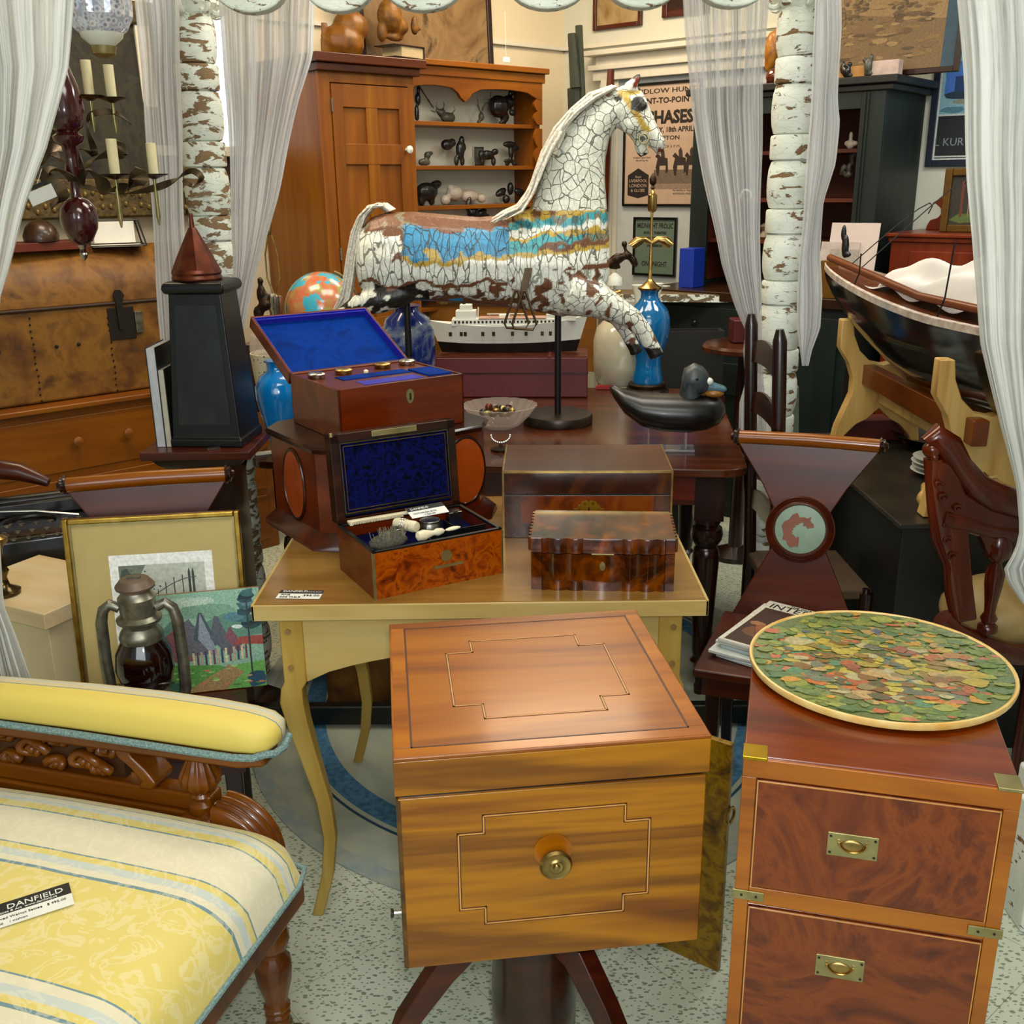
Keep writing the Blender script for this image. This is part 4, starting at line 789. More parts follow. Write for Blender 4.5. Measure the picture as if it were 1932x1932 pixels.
B().loft([armring(*a) for a in ar]).out('arm_pad', armmat(), st, smooth=60)
pts = [V3((a[0], .055-a[2]*1.0, a[1]-a[3]*.80)) for a in ar[:-1]]+[V3((-.015, .03, .598)), V3((-.012, .055, .596)), V3((-.02, .09, .598))]
B().tube(pts, .0065, 8).out('arm_braid', GIMP, st)
B().loft([[V3((x, .055-w, z)), V3((x, .055+w, z)), V3((x, .055+w, z+.03)), V3((x, .055-w, z+.03))] for x, w, z in ((-.72, .036, .548), (-.4, .038, .557), (-.2, .040, .563), (-.08, .038, .563), (-.035, .026, .567))]).out('arm_rail', OAKC, st, bev=.008)
# carved arm panel: rail, scrolls, bracket and fluted baluster
B().bb(-.72, -.15, .03, .07, .455, .49).bb(-.72, -.14, .025, .075, .40, .455).out('lower_rail', OAKC, st, bev=.006)
cpn = B().bb(-.72, -.33, .045, .06, .485, .560).out('carved_panel', plain('deep_oak', '#3c1c08', .4, var=.2), st)
b = B(); rnd = random.Random(8)
for i, (x, z, r_) in enumerate(((-.36, .60, .028), (-.41, .545, .032), (-.46, .61, .026), (-.52, .56, .034), (-.58, .60, .03), (-.64, .545, .03), (-.69, .60, .03), (-.375, .525, .02), (-.47, .52, .02), (-.57, .515, .02))):
    k_ = 22; s = 1 if i % 2 else -1
    b.tube([(x+s*r_*(1-j/k_*.8)*cos(j*.42), .038-.004*sin(j), (z+r_*(1-j/k_*.8)*sin(j*.42)-.49)*.56+.485) for j in range(k_)], [.0095*(1-.5*j/k_) for j in range(k_)], 7)
    b.ell((x, .036, (z-.49)*.56+.485), (.009, .007, .009))
b.out('scroll_carving', OAKC, cpn, smooth=70)
B().loft([[V3((x-.016, .02, z)), V3((x+.016, .02, z)), V3((x+.016, .078, z)), V3((x-.016, .078, z))] for x, z in ((-.275, .49), (-.265, .505), (-.285, .53), (-.31, .55), (-.315, .565), (-.29, .58))]).out('scroll_bracket', OAKC, st, bev=.006)
B().lathe([(.026, .455), (.027, .47), (.018, .478), (.022, .486), (.018, .492)], 20, T(-.175, .045, 0)).out('baluster_foot', OAKC, st)
B().lathe([(.018, .49), (.026, .505), (.037, .530), (.036, .555), (.026, .59), (.019, .615), (.017, .625), (.022, .635)], 48, T(-.175, .045, .49*(1-.55)) @ SCL(1, 1, .55), flute=.14, nf=14).out('fluted_baluster', OAKC, st, smooth=60)
B().box((-.175, .045, .425), (.07, .07, .06)).out('baluster_block', OAKC, st, bev=.012)
# fluted shoulder in front of the baluster
b = B(); rr = []
for i in range(15):
    a = pi*.5*i/14; R0 = .098; cx0, cz0 = -.140, .372
    q = []
    for j in range(17):
        w = -.034+.068*j/16; rb = R0+.006*abs(sin(j/16*pi*4)); q.append(V3((cx0+rb*sin(a), .045+w, cz0+rb*cos(a)*1.05)))
    q += [V3((cx0, .045+.034, cz0-.01)), V3((cx0, .045-.034, cz0-.01))]; rr.append(q)
b.loft(rr).out('fluted_shoulder', OAKC, st, smooth=50)
# turned front leg with caster
lg = B().lathe([(.020, .075), (.022, .085), (.019, .09), (.023, .1), (.020, .105), (.024, .115), (.020, .12), (.021, .135), (.030, .17), (.033, .20), (.031, .215), (.022, .225), (.020, .232), (.028, .24), (.0335, .26), (.030, .275), (.022, .285), (.026, .295), (.030, .31), (.034, .33)], 40, T(-.03, -.015, 0), flute=.05, nf=12).out('leg', OAKC, st, smooth=50)
B().lathe([(.022, .055), (.025, .06), (.024, .075), (.018, .08)], 20, T(-.03, -.015, 0)).out('caster_cup', BRASSD, lg)
B().torus((0, 0, 0), .015, .010, T(-.015, .01, .026) @ RZ(.5) @ RXa(pi/2), 24, 10).ell((-.03+.008, -.005, .045), (.010, .008, .016)).out('caster_wheel', TIN, lg)
# price label on the seat
a = Z(0, 1762, .486); b_ = Z(122, 1722, .486)
t = thing('price_tag', 'white price tag with black band lying on the yellow settee seat', 'price tag', a+V3((-.018, -.002, .004)), yaw(a, b_)); w, h = .118, .056
B().bb(0, w, 0, h, 0, .0008).out('card', PAPER, t); B().bb(0, w, h*.5, h, .0008, .0012).out('black_band', INK, t)
text('DANFIELD', .0165, PAPER, t, T(.030, h*.66, .0014), sx=1.02); text('Antiques & Art  www.danfield.ca', .0068, PAPER, t, T(.008, h*.535, .0014)); text('Carved Walnut Settee   $ 995.00', .0075, INK, t, T(.008, .016, .001)); text('1860    1 cushion', .0065, INK, t, T(.010, .005, .001))
B().lathe([(.003, 0), (.003, .0004)], 10, T(.018, h*.74, .0011)).out('printed_dot', plain('yellow_dot', '#d8c860', .5), t)

# ================================================================ THINGS ON THE LEFT HALL CHAIR
fe = thing('framed_etching', 'gilt framed etching with a wide tan mount leaning on the left hall chair', 'picture', (-.945, 2.02, .452), radians(8), rx=radians(-6)); w, h = .365, .385
B().bb(0, .012, -.018, 0, 0, h).bb(w-.012, w, -.018, 0, 0, h).bb(.012, w-.012, -.018, 0, 0, .012).bb(.012, w-.012, -.018, 0, h-.012, h).out('frame', GOLD, fe, bev=.003)
B().bb(.012, .016, -.012, -.006, .012, h-.012).bb(w-.016, w-.012, -.012, -.006, .012, h-.012).bb(.016, w-.016, -.012, -.006, h-.016, h-.012).out('inner_moulding', BRASSD, fe)
B().bb(.01, w-.01, -.008, -.002, .01, h-.01).out('mount', plain('tan_mount', '#b09c62', .8, var=.03), fe)
ew, eh = .215, .2; ex, ez = .085, .100
P = [('#e8e8e0', rect(0, ew, 0, eh)), ('#b9beb0', rect(.018, ew-.018, .02, eh-.024)), ('#6a7264', [(.018, .12), (.018, eh-.024), (.075, eh-.024), (.06, .15), (.04, .12)]), ('#3f4a3e', blob(.032, .135, .014, .03))]
rnd = random.Random(2)
for i in range(46): P.append(('#4a5046', blob(.068+rnd.gauss(0, .014), .135+rnd.gauss(0, .013), .0028, .002, 5)))
for x, z0, z1 in ((.095, .09, .12), (.112, .09, .135), (.130, .09, .145), (.148, .09, .15)): P.append(('#2e332c', rect(x, x+.0018, z0, z1)))
for x in (.163, .171): P.append(('#39403a', [(x-.002, .09), (x+.003, .09), (x+.003, .155), (x+.0005, .165), (x-.002, .155)]))
P += [('#4a5048', [(.078+.1*i/10, .10+.043*sin(pi*.5*i/10)) for i in range(11)]+[(.078+.1*i/10, .1018+.043*sin(pi*.5*i/10)) for i in range(10, -1, -1)]), ('#59604f', rect(.018, ew-.018, .06, .064))]
art('etching', P, fe, T(ex, -.008, ez) @ RX, lift=.0004)
vp = thing('village_painting', 'unframed oil painting of a row of steep roofed houses propped behind the lantern', 'painting', (-.775, 1.985, .452), radians(12), rx=radians(-5)); w, h = .235, .226
B().bb(0, w, 0, .006, 0, h).out('board', plain('board_edge', '#8a6a44', .7), vp)
P = [('#8fb8a0', rect(0, w, 0, .188)), ('#a9c9b0', blob(.06, .165, .06, .015)), ('#7aa38a', blob(.12, .15, .08, .014)), ('#b5cdbb', blob(.10, .172, .05, .008)), ('#5f8a78', [(0, .10), (.05, .14), (.1, .125), (.16, .145), (w, .13), (w, .1), (0, .08)])]
P += [('#8a5a5e', [(0, .06), (.02, .10), (.055, .125), (.09, .07), (.09, .06)]), ('#6a6a74', [(.06, .07), (.075, .135), (.085, .14), (.13, .07)]), ('#4a5660', [(.09, .10), (.105, .15), (.112, .15), (.14, .09), (.13, .08)]), ('#8f9aa6', [(.10, .10), (.108, .148), (.14, .07), (.13, .065)]), ('#59606c', [(.125, .10), (.137, .142), (.145, .14), (.175, .07), (.16, .065)]), ('#7e4f5a', [(.155, .10), (.168, .12), (.195, .075), (.18, .07)]), ('#a04a42', [(.175, .085), (.185, .098), (w, .098), (w, .08)])]
for i in range(15): P.append((['#d8c8a0', '#6a4a52', '#b8a08a', '#3a4660'][i % 4], rect(.085+i*.0085, .085+i*.0085+.0045, .046+.0008*i, .075+.0006*i)))
P += [('#5c9a4a', [(0, 0), (0, .06), (.085, .052), (.14, .048), (.16, .04), (.1, .02), (.06, 0)]), ('#a88a5c', [(.06, 0), (.1, .02), (.15, .042), (.158, .048), (.165, .045), (.19, .03), (.16, .01), (.15, 0)]), ('#6fae56', [(.165, .045), (w, .05), (w, 0), (.15, 0), (.16, .01), (.19, .03)]), ('#3d6b58', blob(.035, .012, .035, .012)), ('#27506a', blob(w-.02, .015, .022, .018))]
for i in range(11): P.append((['#2a4a52', '#1d3540', '#3b6a6c', '#55808c'][i % 4], blob(w-.035+rnd.gauss(0, .016), .12+i*.006, .028-.0014*i, .008, 8, .3, rnd)))
P += [('#2a3a3c', rect(w-.03, w-.0265, .02, .17)), ('#d2e0d8', blob(w-.05, .118, .012, .004)), ('#c8d8d4', blob(w-.015, .14, .01, .003))]
for i in range(26): P.append((rnd.choice(['#86c05e', '#4f8a44', '#b8a878', '#c87a5a', '#3a6a7a', '#a8d07a']), blob(rnd.uniform(.005, w-.01), rnd.uniform(.004, .045), .008, .002, 6, .3, rnd)))
P = [(c, [(min(max(x, 0), w), min(max(y, 0), .188)) for x, y in p]) for c, p in P]
art('painted_scene', P, vp, T(0, 0, 0) @ RX @ SCL(1, 1.2, 1), vcol('oil_paint', .45, .2, .35, 220), lift=.0005)
ln = thing('storm_lantern', 'old tin storm lantern with dark red glass standing on the left hall chair', 'lantern', (-.748, 1.885, .452), radians(4)); ln.scale = (1.08, 1.08, 1.17)
B().lathe([(.055, 0), (.058, .004), (.056, .035), (.045, .045), (.030, .05), (.030, .056)], 32).out('fuel_tank', TIN, ln)
B().lathe([(.030, .056), (.046, .075), (.054, .105), (.050, .135), (.037, .158)], 32).out('dark_glass_globe', plain('very_dark_red_glass', '#120304', .06, 0, .6, var=.02), ln)
B().lathe([(.037, .153), (.040, .163), (.037, .172), (.030, .182), (.032, .188), (.040, .192), (.041, .197), (.032, .203), (.034, .235), (.029, .240), (.026, .246)], 32).out('chimney_hood', TIN, ln)
B().lathe([(.010, .250), (.0345, .252), (.0355, .256), (.026, .267), (.004, .269)], 28).lathe([(.026, .244), (.026, .253)], 16).out('cap', plain('rusty_cap', '#6a5a4c', .5, .5), ln)
for s in (-1, 1):
    B().tube([(s*.034, 0, .215), (s*.050, 0, .222), (s*.063, 0, .212), (s*.069, 0, .19), (s*.071, 0, .12), (s*.069, 0, .06), (s*.058, 0, .025)], [.009, .0095, .010, .011, .011, .011, .010], 12).out('side_tube', TIN, ln)
wm = plain('wire', '#9a988a', .3, .9)
for s in (-1, 1): B().tube([(s*.050*cos(a), -.046*sin(a) if 0 < a < pi else 0, .118-.045*(a/pi if s > 0 else a/pi)) for a in [pi*i/14 for i in range(15)]], .0016, 6).out('guard_wire', wm, ln)
B().bb(-.012, .012, -.003, .003, .269, .272).out('lift_tab', TIN, ln)

# ================================================================ BIG DARK TABLE AND LOW RAIL
dt = thing('dining_table', 'long dark mahogany table with bulbous turned legs carrying the horse and the vases', 'table', (-.772, 2.874, 0), radians(-6.6)); W, D = 1.437, 1.17
c_ = .07; tp = [(c_, 0), (W-c_, 0)]+[(W-c_+c_*sin(a), c_-c_*cos(a)) for a in (pi/8, pi/4, 3*pi/8)]+[(W, c_), (W, D), (0, D), (0, c_)]+[(c_-c_*cos(a), c_-c_*sin(a)) for a in (pi/8, pi/4, 3*pi/8)]
B().prism(tp, .024, z0=.728).out('tabletop', TABD, dt, bev=.004)
B().bb(.09, W-.09, .07, .09, .615, .716).bb(.09, W-.09, D-.09, D-.07, .615, .716).bb(.07, .09, .07, D-.07, .615, .716).bb(W-.09, W-.07, .07, D-.07, .615, .716).out('apron', MAH, dt)
B().bb(W-.32, W-.135, .064, .07, .63, .705).out('drawer_front', wood('red_mahogany_drawer', ['#451305', '#6b230a', '#7d3010'], 'x'), dt, bev=.001)
prof = [(.016, 0), (.018, .03), (.014, .04), (.022, .10), (.034, .115), (.024, .125), (.028, .15), (.036, .36), (.040, .45), (.036, .475), (.030, .482), (.036, .49), (.044, .505), (.047, .52), (.043, .54), (.032, .548), (.038, .556), (.036, .57)]
for x in (.10, W-.10):
    for y in (.10, D-.10):
        B().lathe(prof, 24, T(x, y, 0)).bb(x-.042, x+.042, y-.042, y+.042, .57, .716).out('leg', MAHDZ, dt)
lr = thing('low_rail', 'long low black rail running along the floor in front of the dark table', 'rail', (0, 2.64, 0), radians(-1))
B().bb(-.78, 1.0, -.018, .018, .012, .07).out('bar', BLACK, lr, bev=.005)
for x in (-.7, .0, .92): B().bb(x-.03, x+.03, -.03, .03, .0, .014).out('foot', BLACK, lr)
bt = thing('travel_trunk', 'mottled tan trunk standing under the dark table', 'trunk', (-.44, 2.74, .005), radians(-4)); B().bb(-.12, .62, 0, .34, 0, .42).out('body', LEATH, bt, bev=.01)
B().bb(-.12, .62, -.004, .344, .30, .305).bb(-.125, .625, -.006, .35, 0, .02).out('binding', MAHD, bt)
for x in (.05, .45): B().bb(x-.015, x+.015, -.008, 0, .24, .34).out('hasp', IRON, bt)

# ---------------------------------------------------------------- carousel horse
HY = 3.33; HB = Z(1053, 800, .74); HB = V3((HB.x, HY, .741))
hs = thing('carousel_horse', 'white crackled carousel horse with a blue saddle cloth on black poles', 'horse figure', HB)
def hp(x, y, off=0): p = Y(x, y, HY); return V3((p.x-HB.x, off, p.z-HB.z))
def hring(a, b_, hy, off=0, n=16):
    p, q = hp(*a), hp(*b_); c, r = (p+q)/2, (p-q)/2
    return [c+r*cos(2*pi*i/n)*1.0+V3((0, off+hy*sin(2*pi*i/n), 0)) for i in range(n)]
b = B()
b.loft([hring((x, t_), (x, d_), h_) for x, t_, d_, h_ in ((673, 462, 520, .03), (680, 432, 545, .06), (700, 410, 560, .085), (730, 400, 564, .1), (780, 399, 567, .108), (840, 404, 570, .112), (900, 409, 574, .112), (960, 406, 580, .112), (1010, 398, 588, .112), (1060, 394, 598, .108), (1100, 398, 592, .092), (1130, 408, 570, .065), (1148, 430, 530, .035))])
b.loft([hring(a, c, h_) for a, c, h_ in (((1000, 440), (1146, 470), .09), ((995, 405), (1148, 425), .085), ((1008, 370), (1145, 385), .075), ((1020, 330), (1142, 340), .066), ((1036, 290), (1143, 300), .06), ((1062, 246), (1150, 262), .054), ((1100, 206), (1163, 240), .05), ((1138, 176), (1178, 226), .047))])
b.loft([hring(a, c, h_) for a, c, h_ in (((1150, 172), (1156, 236), .036), ((1178, 160), (1172, 246), .048), ((1207, 164), (1190, 258), .050), ((1221, 190), (1199, 266), .042), ((1232, 218), (1207, 274), .034), ((1244, 245), (1222, 272), .029), ((1254, 262), (1230, 281), .026), ((1256, 275), (1237, 289), .018), ((1251, 286), (1241, 293), .008))])
b.loft([hring(a, c, h_) for a, c, h_ in (((1190, 262), (1186, 246), .022), ((1212, 264), (1197, 272), .022), ((1218, 276), (1199, 284), .020), ((1223, 284), (1204, 293), .018), ((1226, 289), (1208, 297), .012))])
def hchain(pts, off):
    q = []
    for i, (x, y, r_) in enumerate(pts):
        a = pts[max(i-1, 0)]; c = pts[min(i+1, len(pts)-1)]; dx, dy = c[0]-a[0], c[1]-a[1]; L = hypot(dx, dy); nx, ny = -dy/L, dx/L
        q.append(hring((x+nx*r_, y+ny*r_), (x-nx*r_, y-ny*r_), r_*.00170, off))
    return q
b.loft(hchain([(1070, 545, 46), (1100, 556, 40), (1130, 566, 32), (1162, 582, 24), (1190, 598, 20), (1208, 618, 17), (1222, 642, 15), (1230, 656, 14), (1236, 668, 15)], -.045))
b.loft(hchain([(1080, 560, 40), (1115, 570, 32), (1145, 584, 24), (1168, 602, 17), (1183, 628, 13), (1193, 648, 12), (1200, 660, 12), (1204, 670, 13)], .035))
b.loft(hchain([(812, 548, 10), (790, 545, 16), (755, 554, 24), (715, 563, 27), (680, 572, 20), (655, 581, 11), (642, 585, 5)], -.04))
b.loft([hring(a, c, h_) for a, c, h_ in (((962, 398), (968, 420), .07), ((975, 393), (985, 430), .10), ((1000, 396), (1005, 440), .10))])
b.ell(tuple(hp(1213, 200, -.036)), (.014, .010, .011)); b.ell(tuple(hp(1249, 268, -.018)), (.006, .006, .006)); b.ell(tuple(hp(1190, 232, -.028)), (.035, .02, .035))
ear = hchain([(1185, 174, 9), (1191, 161, 10), (1199, 150, 8), (1206, 140, 2)], -.025); b.loft(ear); b.loft(hchain([(1183, 170, 7), (1187, 158, 7), (1192, 150, 3)], .03))
# saddle skirt relief
def crackmat():
    t = NT('crackled_paint'); a = t.n('Attribute', attribute_name='Col')
    wn = t.n('TexNoise', i_Vector=t.obj((14, 14, 14)), i_Scale=1, i_Detail=3)
    def vor(sc, k, w):
        ad = t.n('VectorMath', operation='MULTIPLY_ADD', i_0=wn.outputs[1], i_1=(k, k, k), i_2=t.obj(sc))
        v = t.n('TexVoronoi', i_Vector=ad.outputs[0], feature='DISTANCE_TO_EDGE', i_Scale=1); return t.ramp(v.outputs[0], [(0, (1, 1, 1, 1)), (w*.45, (1, 1, 1, 1)), (w, (0, 0, 0, 1))])
    e = vor((34, 34, 30), 1.1, .042); f_ = vor((80, 80, 60), 1.5, .05); g = vor((50, 34, 9), 1.2, .05)
    nk = t.n('Math', operation='MULTIPLY_ADD', i_0=f_, i_1=.22, i_2=e, use_clamp=True); bd = t.n('Math', operation='MULTIPLY_ADD', i_0=e, i_1=.25, i_2=g, use_clamp=True)
    isb = t.n('Math', operation='GREATER_THAN', i_0=a.outputs['Alpha'], i_1=1.05); al = t.n('Math', operation='SUBTRACT', i_0=a.outputs['Alpha'], i_1=isb.outputs[0])
    m = t.n('Mix', data_type='FLOAT'); t.L(isb.outputs[0], m.inputs[0]); t.L(nk.outputs[0], m.inputs[2]); t.L(bd.outputs[0], m.inputs[3])
    f = t.n('Math', operation='MULTIPLY', i_0=m.outputs[0], i_1=al.outputs[0], use_clamp=True); f2 = t.n('Math', operation='MULTIPLY', i_0=f.outputs[0], i_1=.85)
    n = t.n('TexNoise', i_Vector=t.obj((60, 60, 60)), i_Scale=1, i_Detail=4); r = t.ramp(n.outputs[0], [(.3, (.82, .82, .80, 1)), (.65, (1.03, 1.03, 1.03, 1))])
    c = t.mix(1.0, a.outputs[0], r, 'MULTIPLY'); c = t.mix(f2.outputs[0], c, H('#39342a'))
    t.bump(t.n('Math', operation='SUBTRACT', i_0=1.0, i_1=f.outputs[0]).outputs[0], .7, .003); return t.base(c, .38)
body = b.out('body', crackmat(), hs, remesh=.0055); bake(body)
WHT, WHT2, BRN, BLU, TEA, YEL, BLK, GRY, RED = [H(c) for c in ('#dadccf', '#e2e5da', '#6a4228', '#2f86b4', '#3f9aa4', '#b8993a', '#12130f', '#7a7462', '#7a2a22')]
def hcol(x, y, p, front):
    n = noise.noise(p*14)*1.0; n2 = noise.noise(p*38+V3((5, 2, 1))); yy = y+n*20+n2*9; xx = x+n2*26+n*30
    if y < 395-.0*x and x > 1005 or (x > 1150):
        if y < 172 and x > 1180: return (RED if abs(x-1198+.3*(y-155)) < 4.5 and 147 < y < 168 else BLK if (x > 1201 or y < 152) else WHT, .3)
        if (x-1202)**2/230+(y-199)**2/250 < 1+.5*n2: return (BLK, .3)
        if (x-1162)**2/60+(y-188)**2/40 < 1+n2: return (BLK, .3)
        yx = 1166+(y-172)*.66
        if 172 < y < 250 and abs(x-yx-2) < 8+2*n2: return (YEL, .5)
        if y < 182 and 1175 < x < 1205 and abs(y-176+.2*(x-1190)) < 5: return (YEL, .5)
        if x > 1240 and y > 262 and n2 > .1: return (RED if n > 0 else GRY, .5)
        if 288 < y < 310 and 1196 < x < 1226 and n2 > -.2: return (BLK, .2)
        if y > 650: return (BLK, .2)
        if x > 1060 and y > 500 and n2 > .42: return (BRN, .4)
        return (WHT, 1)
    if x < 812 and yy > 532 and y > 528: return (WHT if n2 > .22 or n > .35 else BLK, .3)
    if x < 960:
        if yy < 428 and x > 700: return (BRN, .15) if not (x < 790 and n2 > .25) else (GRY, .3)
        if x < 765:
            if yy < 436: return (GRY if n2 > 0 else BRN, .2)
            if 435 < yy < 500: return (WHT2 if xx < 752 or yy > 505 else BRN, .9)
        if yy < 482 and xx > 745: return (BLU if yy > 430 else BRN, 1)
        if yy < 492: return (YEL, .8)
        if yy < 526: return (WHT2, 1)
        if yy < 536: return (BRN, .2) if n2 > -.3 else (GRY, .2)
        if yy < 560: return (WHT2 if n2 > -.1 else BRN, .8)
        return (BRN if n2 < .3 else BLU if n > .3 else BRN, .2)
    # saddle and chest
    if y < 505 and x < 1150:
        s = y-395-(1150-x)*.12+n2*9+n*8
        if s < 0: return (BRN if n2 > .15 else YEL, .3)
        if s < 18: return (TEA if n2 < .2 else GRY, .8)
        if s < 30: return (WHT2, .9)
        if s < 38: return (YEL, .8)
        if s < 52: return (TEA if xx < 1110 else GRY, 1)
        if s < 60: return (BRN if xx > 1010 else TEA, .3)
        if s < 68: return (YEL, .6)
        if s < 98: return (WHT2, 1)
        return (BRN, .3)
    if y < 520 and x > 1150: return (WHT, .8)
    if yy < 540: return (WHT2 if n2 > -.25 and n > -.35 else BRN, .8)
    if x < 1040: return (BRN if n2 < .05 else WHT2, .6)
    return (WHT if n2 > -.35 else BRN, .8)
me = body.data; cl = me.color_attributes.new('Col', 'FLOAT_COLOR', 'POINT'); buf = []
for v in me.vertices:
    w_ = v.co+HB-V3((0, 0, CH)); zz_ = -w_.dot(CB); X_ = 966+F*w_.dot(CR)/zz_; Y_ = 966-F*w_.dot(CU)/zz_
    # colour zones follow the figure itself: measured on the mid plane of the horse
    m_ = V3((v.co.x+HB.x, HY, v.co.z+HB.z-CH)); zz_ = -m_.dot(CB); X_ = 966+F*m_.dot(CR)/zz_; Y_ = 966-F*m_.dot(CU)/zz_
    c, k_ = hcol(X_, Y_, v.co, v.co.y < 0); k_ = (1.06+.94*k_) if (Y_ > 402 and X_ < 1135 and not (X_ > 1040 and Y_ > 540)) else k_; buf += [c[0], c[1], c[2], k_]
cl.data.foreach_set('color', buf); me.polygons.foreach_set('use_smooth', [True]*len(me.polygons))
HAIR = plain('white_hair', '#dad6c8', .55, sc=140, c2='#a8a292')
rnd = random.Random(6); b = B(); ml = [(1160, 166), (1120, 186), (1086, 214), (1056, 250), (1034, 290), (1018, 330), (1004, 366), (986, 392), (960, 404), (938, 416)]
for i in range(90):
    o = rnd.uniform(-.05, .02); k0 = rnd.randint(0, 5); k1 = min(9, k0+rnd.randint(3, 5)); j = rnd.uniform(-9, 3); w_ = rnd.uniform(-5, 5)
    pp = [hp(ml[k][0]+j-(k-k0)*.6+rnd.uniform(-2, 2), ml[k][1]+j*.2+w_*(k > k0), o*(1+.2*k)) for k in range(k0, k1+1)]
    b.tube(pp, [.0045]*(len(pp)-1)+[.001], 5)
tag(b.out('mane', HAIR, hs, smooth=80), kind='stuff')
b = B(); tl = [(738, 398), (722, 386), (702, 390), (685, 408), (674, 440), (667, 480), (662, 520), (655, 560), (640, 588)]
b.loft([hring((x-10+i*.4, y+4), (x+9-i*.4, y-4), .022) for i, (x, y) in enumerate(tl)])
for i in range(40):
    jx = rnd.uniform(-13, 9); o = rnd.uniform(-.03, .03); pp = [hp(x+jx*(.5+.06*k), y+rnd.uniform(-3, 3), o) for k, (x, y) in enumerate(tl[1:])]; b.tube(pp, [.003]*(len(pp)-1)+[.0006], 5)
tag(b.out('tail', HAIR, hs, smooth=80), kind='stuff')
for off in (-.135, -.15):
    q = B(); dx = 0 if off < -.14 else -14; q.tube([hp(986+dx, 540, off), hp(966+dx, 600, off), hp(970+dx, 608, off), hp(1004+dx, 610, off), hp(1010+dx, 600, off), hp(990+dx, 540, off), hp(986+dx, 540, off)], .004, 8); q.out('stirrup', plain('rusty_iron', '#5a4630', .45, .7) if 'rusty_iron' not in bpy.data.materials else bpy.data.materials['rusty_iron'], hs)
q = B(); q.loft([[hp(x-7, y, -.118), hp(x+7, y, -.118), hp(x+7, y, -.124), hp(x-7, y, -.124)] for x, y in ((996, 500), (994, 512), (990, 528), (986, 545))]); q.out('stirrup_strap', plain('pale_strap', '#5c4a34', .7, c2='#3a2c1c'), hs)
q = B(); q.torus((0, 0, 0), .014, .0025, Matrix.Translation(hp(1212, 262, -.032)) @ RX, 20, 6); q.out('bit_ring', BRASSD, hs)
ph = (hp(1050, 560).z); B().lathe([(.0105, .02), (.0105, ph)], 16).out('pole', IRON, hs)
B().lathe([(.113, 0), (.115, .004), (.115, .026), (.112, .03), (.001, .03)], 48).out('base_disc', plain('scuffed_black_base', '#1a1714', .35, .3, c2='#3a2a1e'), hs)
x2 = hp(767, 560).x; B().lathe([(.0105, .02), (.0105, hp(767, 560).z)], 16, T(x2, .0, 0)).out('pole', IRON, hs); B().lathe([(.10, 0), (.10, .026), (.001, .03)], 40, T(x2, 0, 0)).out('base_disc', IRON, hs)

# ---------------------------------------------------------------- on the dark table
a = Z(825, 747, .74); b_ = Z(1107, 747, .74)
mb = thing('maroon_case', 'long maroon leather case under the white model ship', 'case', a+V3((0, -.04, .001)), yaw(a, b_)); W = (b_-a).length
B().bb(0, W, 0, .20, 0, .150).out('body', MAROON, mb, bev=.006); B().bb(-.002, W+.002, -.002, .202, .090, .093).out('seam', MAHD, mb)
B().bb(.002, W-.002, .002, .198, .1505, .1525).out('brown_lid_top', COPPER, mb); B().bb(W*.74, W*.76, -.003, .202, .10, .155).out('strap', MAROON, mb)
# ship
sp0 = mb.location+V3((-.008, .10, .155)); sp_ = thing('model_ship', 'white and black model steamship on the maroon case', 'model ship', sp0, radians(-2)); L = .555; sp_.scale = (1.0, 1.0, 1.18)
def hull(x): u = x/L; return max(.002, .045*(1-abs(2*u-1)**3.2)**.8) if 0 < u < 1 else .002
def sheer_(x): u = x/L; return .085+.022*(2*u-1)**2+.012*(u-.5)
def hring2(x, z0f, z1f):
    w = hull(x); s = sheer_(x); z0 = z0f*s; z1 = z1f*s; k0 = .35+.65*z0f; k1 = .35+.65*z1f; return [V3((x, -w*k0, z0)), V3((x, -w*k1, z1)), V3((x, w*k1, z1)), V3((x, w*k0, z0))]
xs = [L*i/24 for i in range(25)]
def skew(r): return [V3((p.x+(p.z-.06)*(.35 if p.x > L*.8 else -.45 if p.x < L*.15 else 0), p.y, p.z)) for p in r]
B().loft([skew(hring2(x, .0, .34)) for x in xs]).out('black_hull', BLACK, sp_); B().loft([skew(hring2(x, .34, 1.0)) for x in xs]).out('white_hull', WHITEP, sp_)
B().bb(.07, .46, -.034, .034, .085, .107).bb(.42, .53, -.03, .03, .098, .12).out('deck_house', WHITEP, sp_, bev=.002); B().bb(.085, .16, -.028, .028, .107, .132).bb(.10, .145, -.022, .022, .131, .150).out('bridge', WHITEP, sp_, bev=.002); B().bb(.245, .285, -.015, .015, .107, .118).out('hatch', WHITEP, sp_, bev=.002)
B().bb(.17, .42, -.036, .036, .1072, .109).out('pink_deck', plain('pink_deck_paint', '#b08a78', .6), sp_)
for x, z0, z1 in ((.133, .13, .195), (.165, .1, .14), (.47, .12, .175)): B().tube([(x, 0, z0), (x+.003, 0, z1)], .0022, 6).out('mast', WHITEP, sp_)
B().lathe([(.006, .13), (.006, .158)], 10, T(.115, 0, 0)).out('funnel', BLACK, sp_)
b = B()
for i in range(26): b.bb(.08+i*.0145, .087+i*.0145, -.0365, -.034, .094, .101)
for i, x in enumerate((.06, .10, .115, .18, .22, .29, .34, .40, .43)): b.bb(x, x+.011, -.0475, -.043, .055, .068)
tag(b.out('windows', BRONZE, sp_), kind='stuff')
b = B().bb(.20, .34, -.006, .006, .118, .1195); [b.tube([(x, 0, .107), (x, 0, .119)], .0008, 4) for x in (.21, .25, .29, .33)]; b.out('railing', WHITEP, sp_)
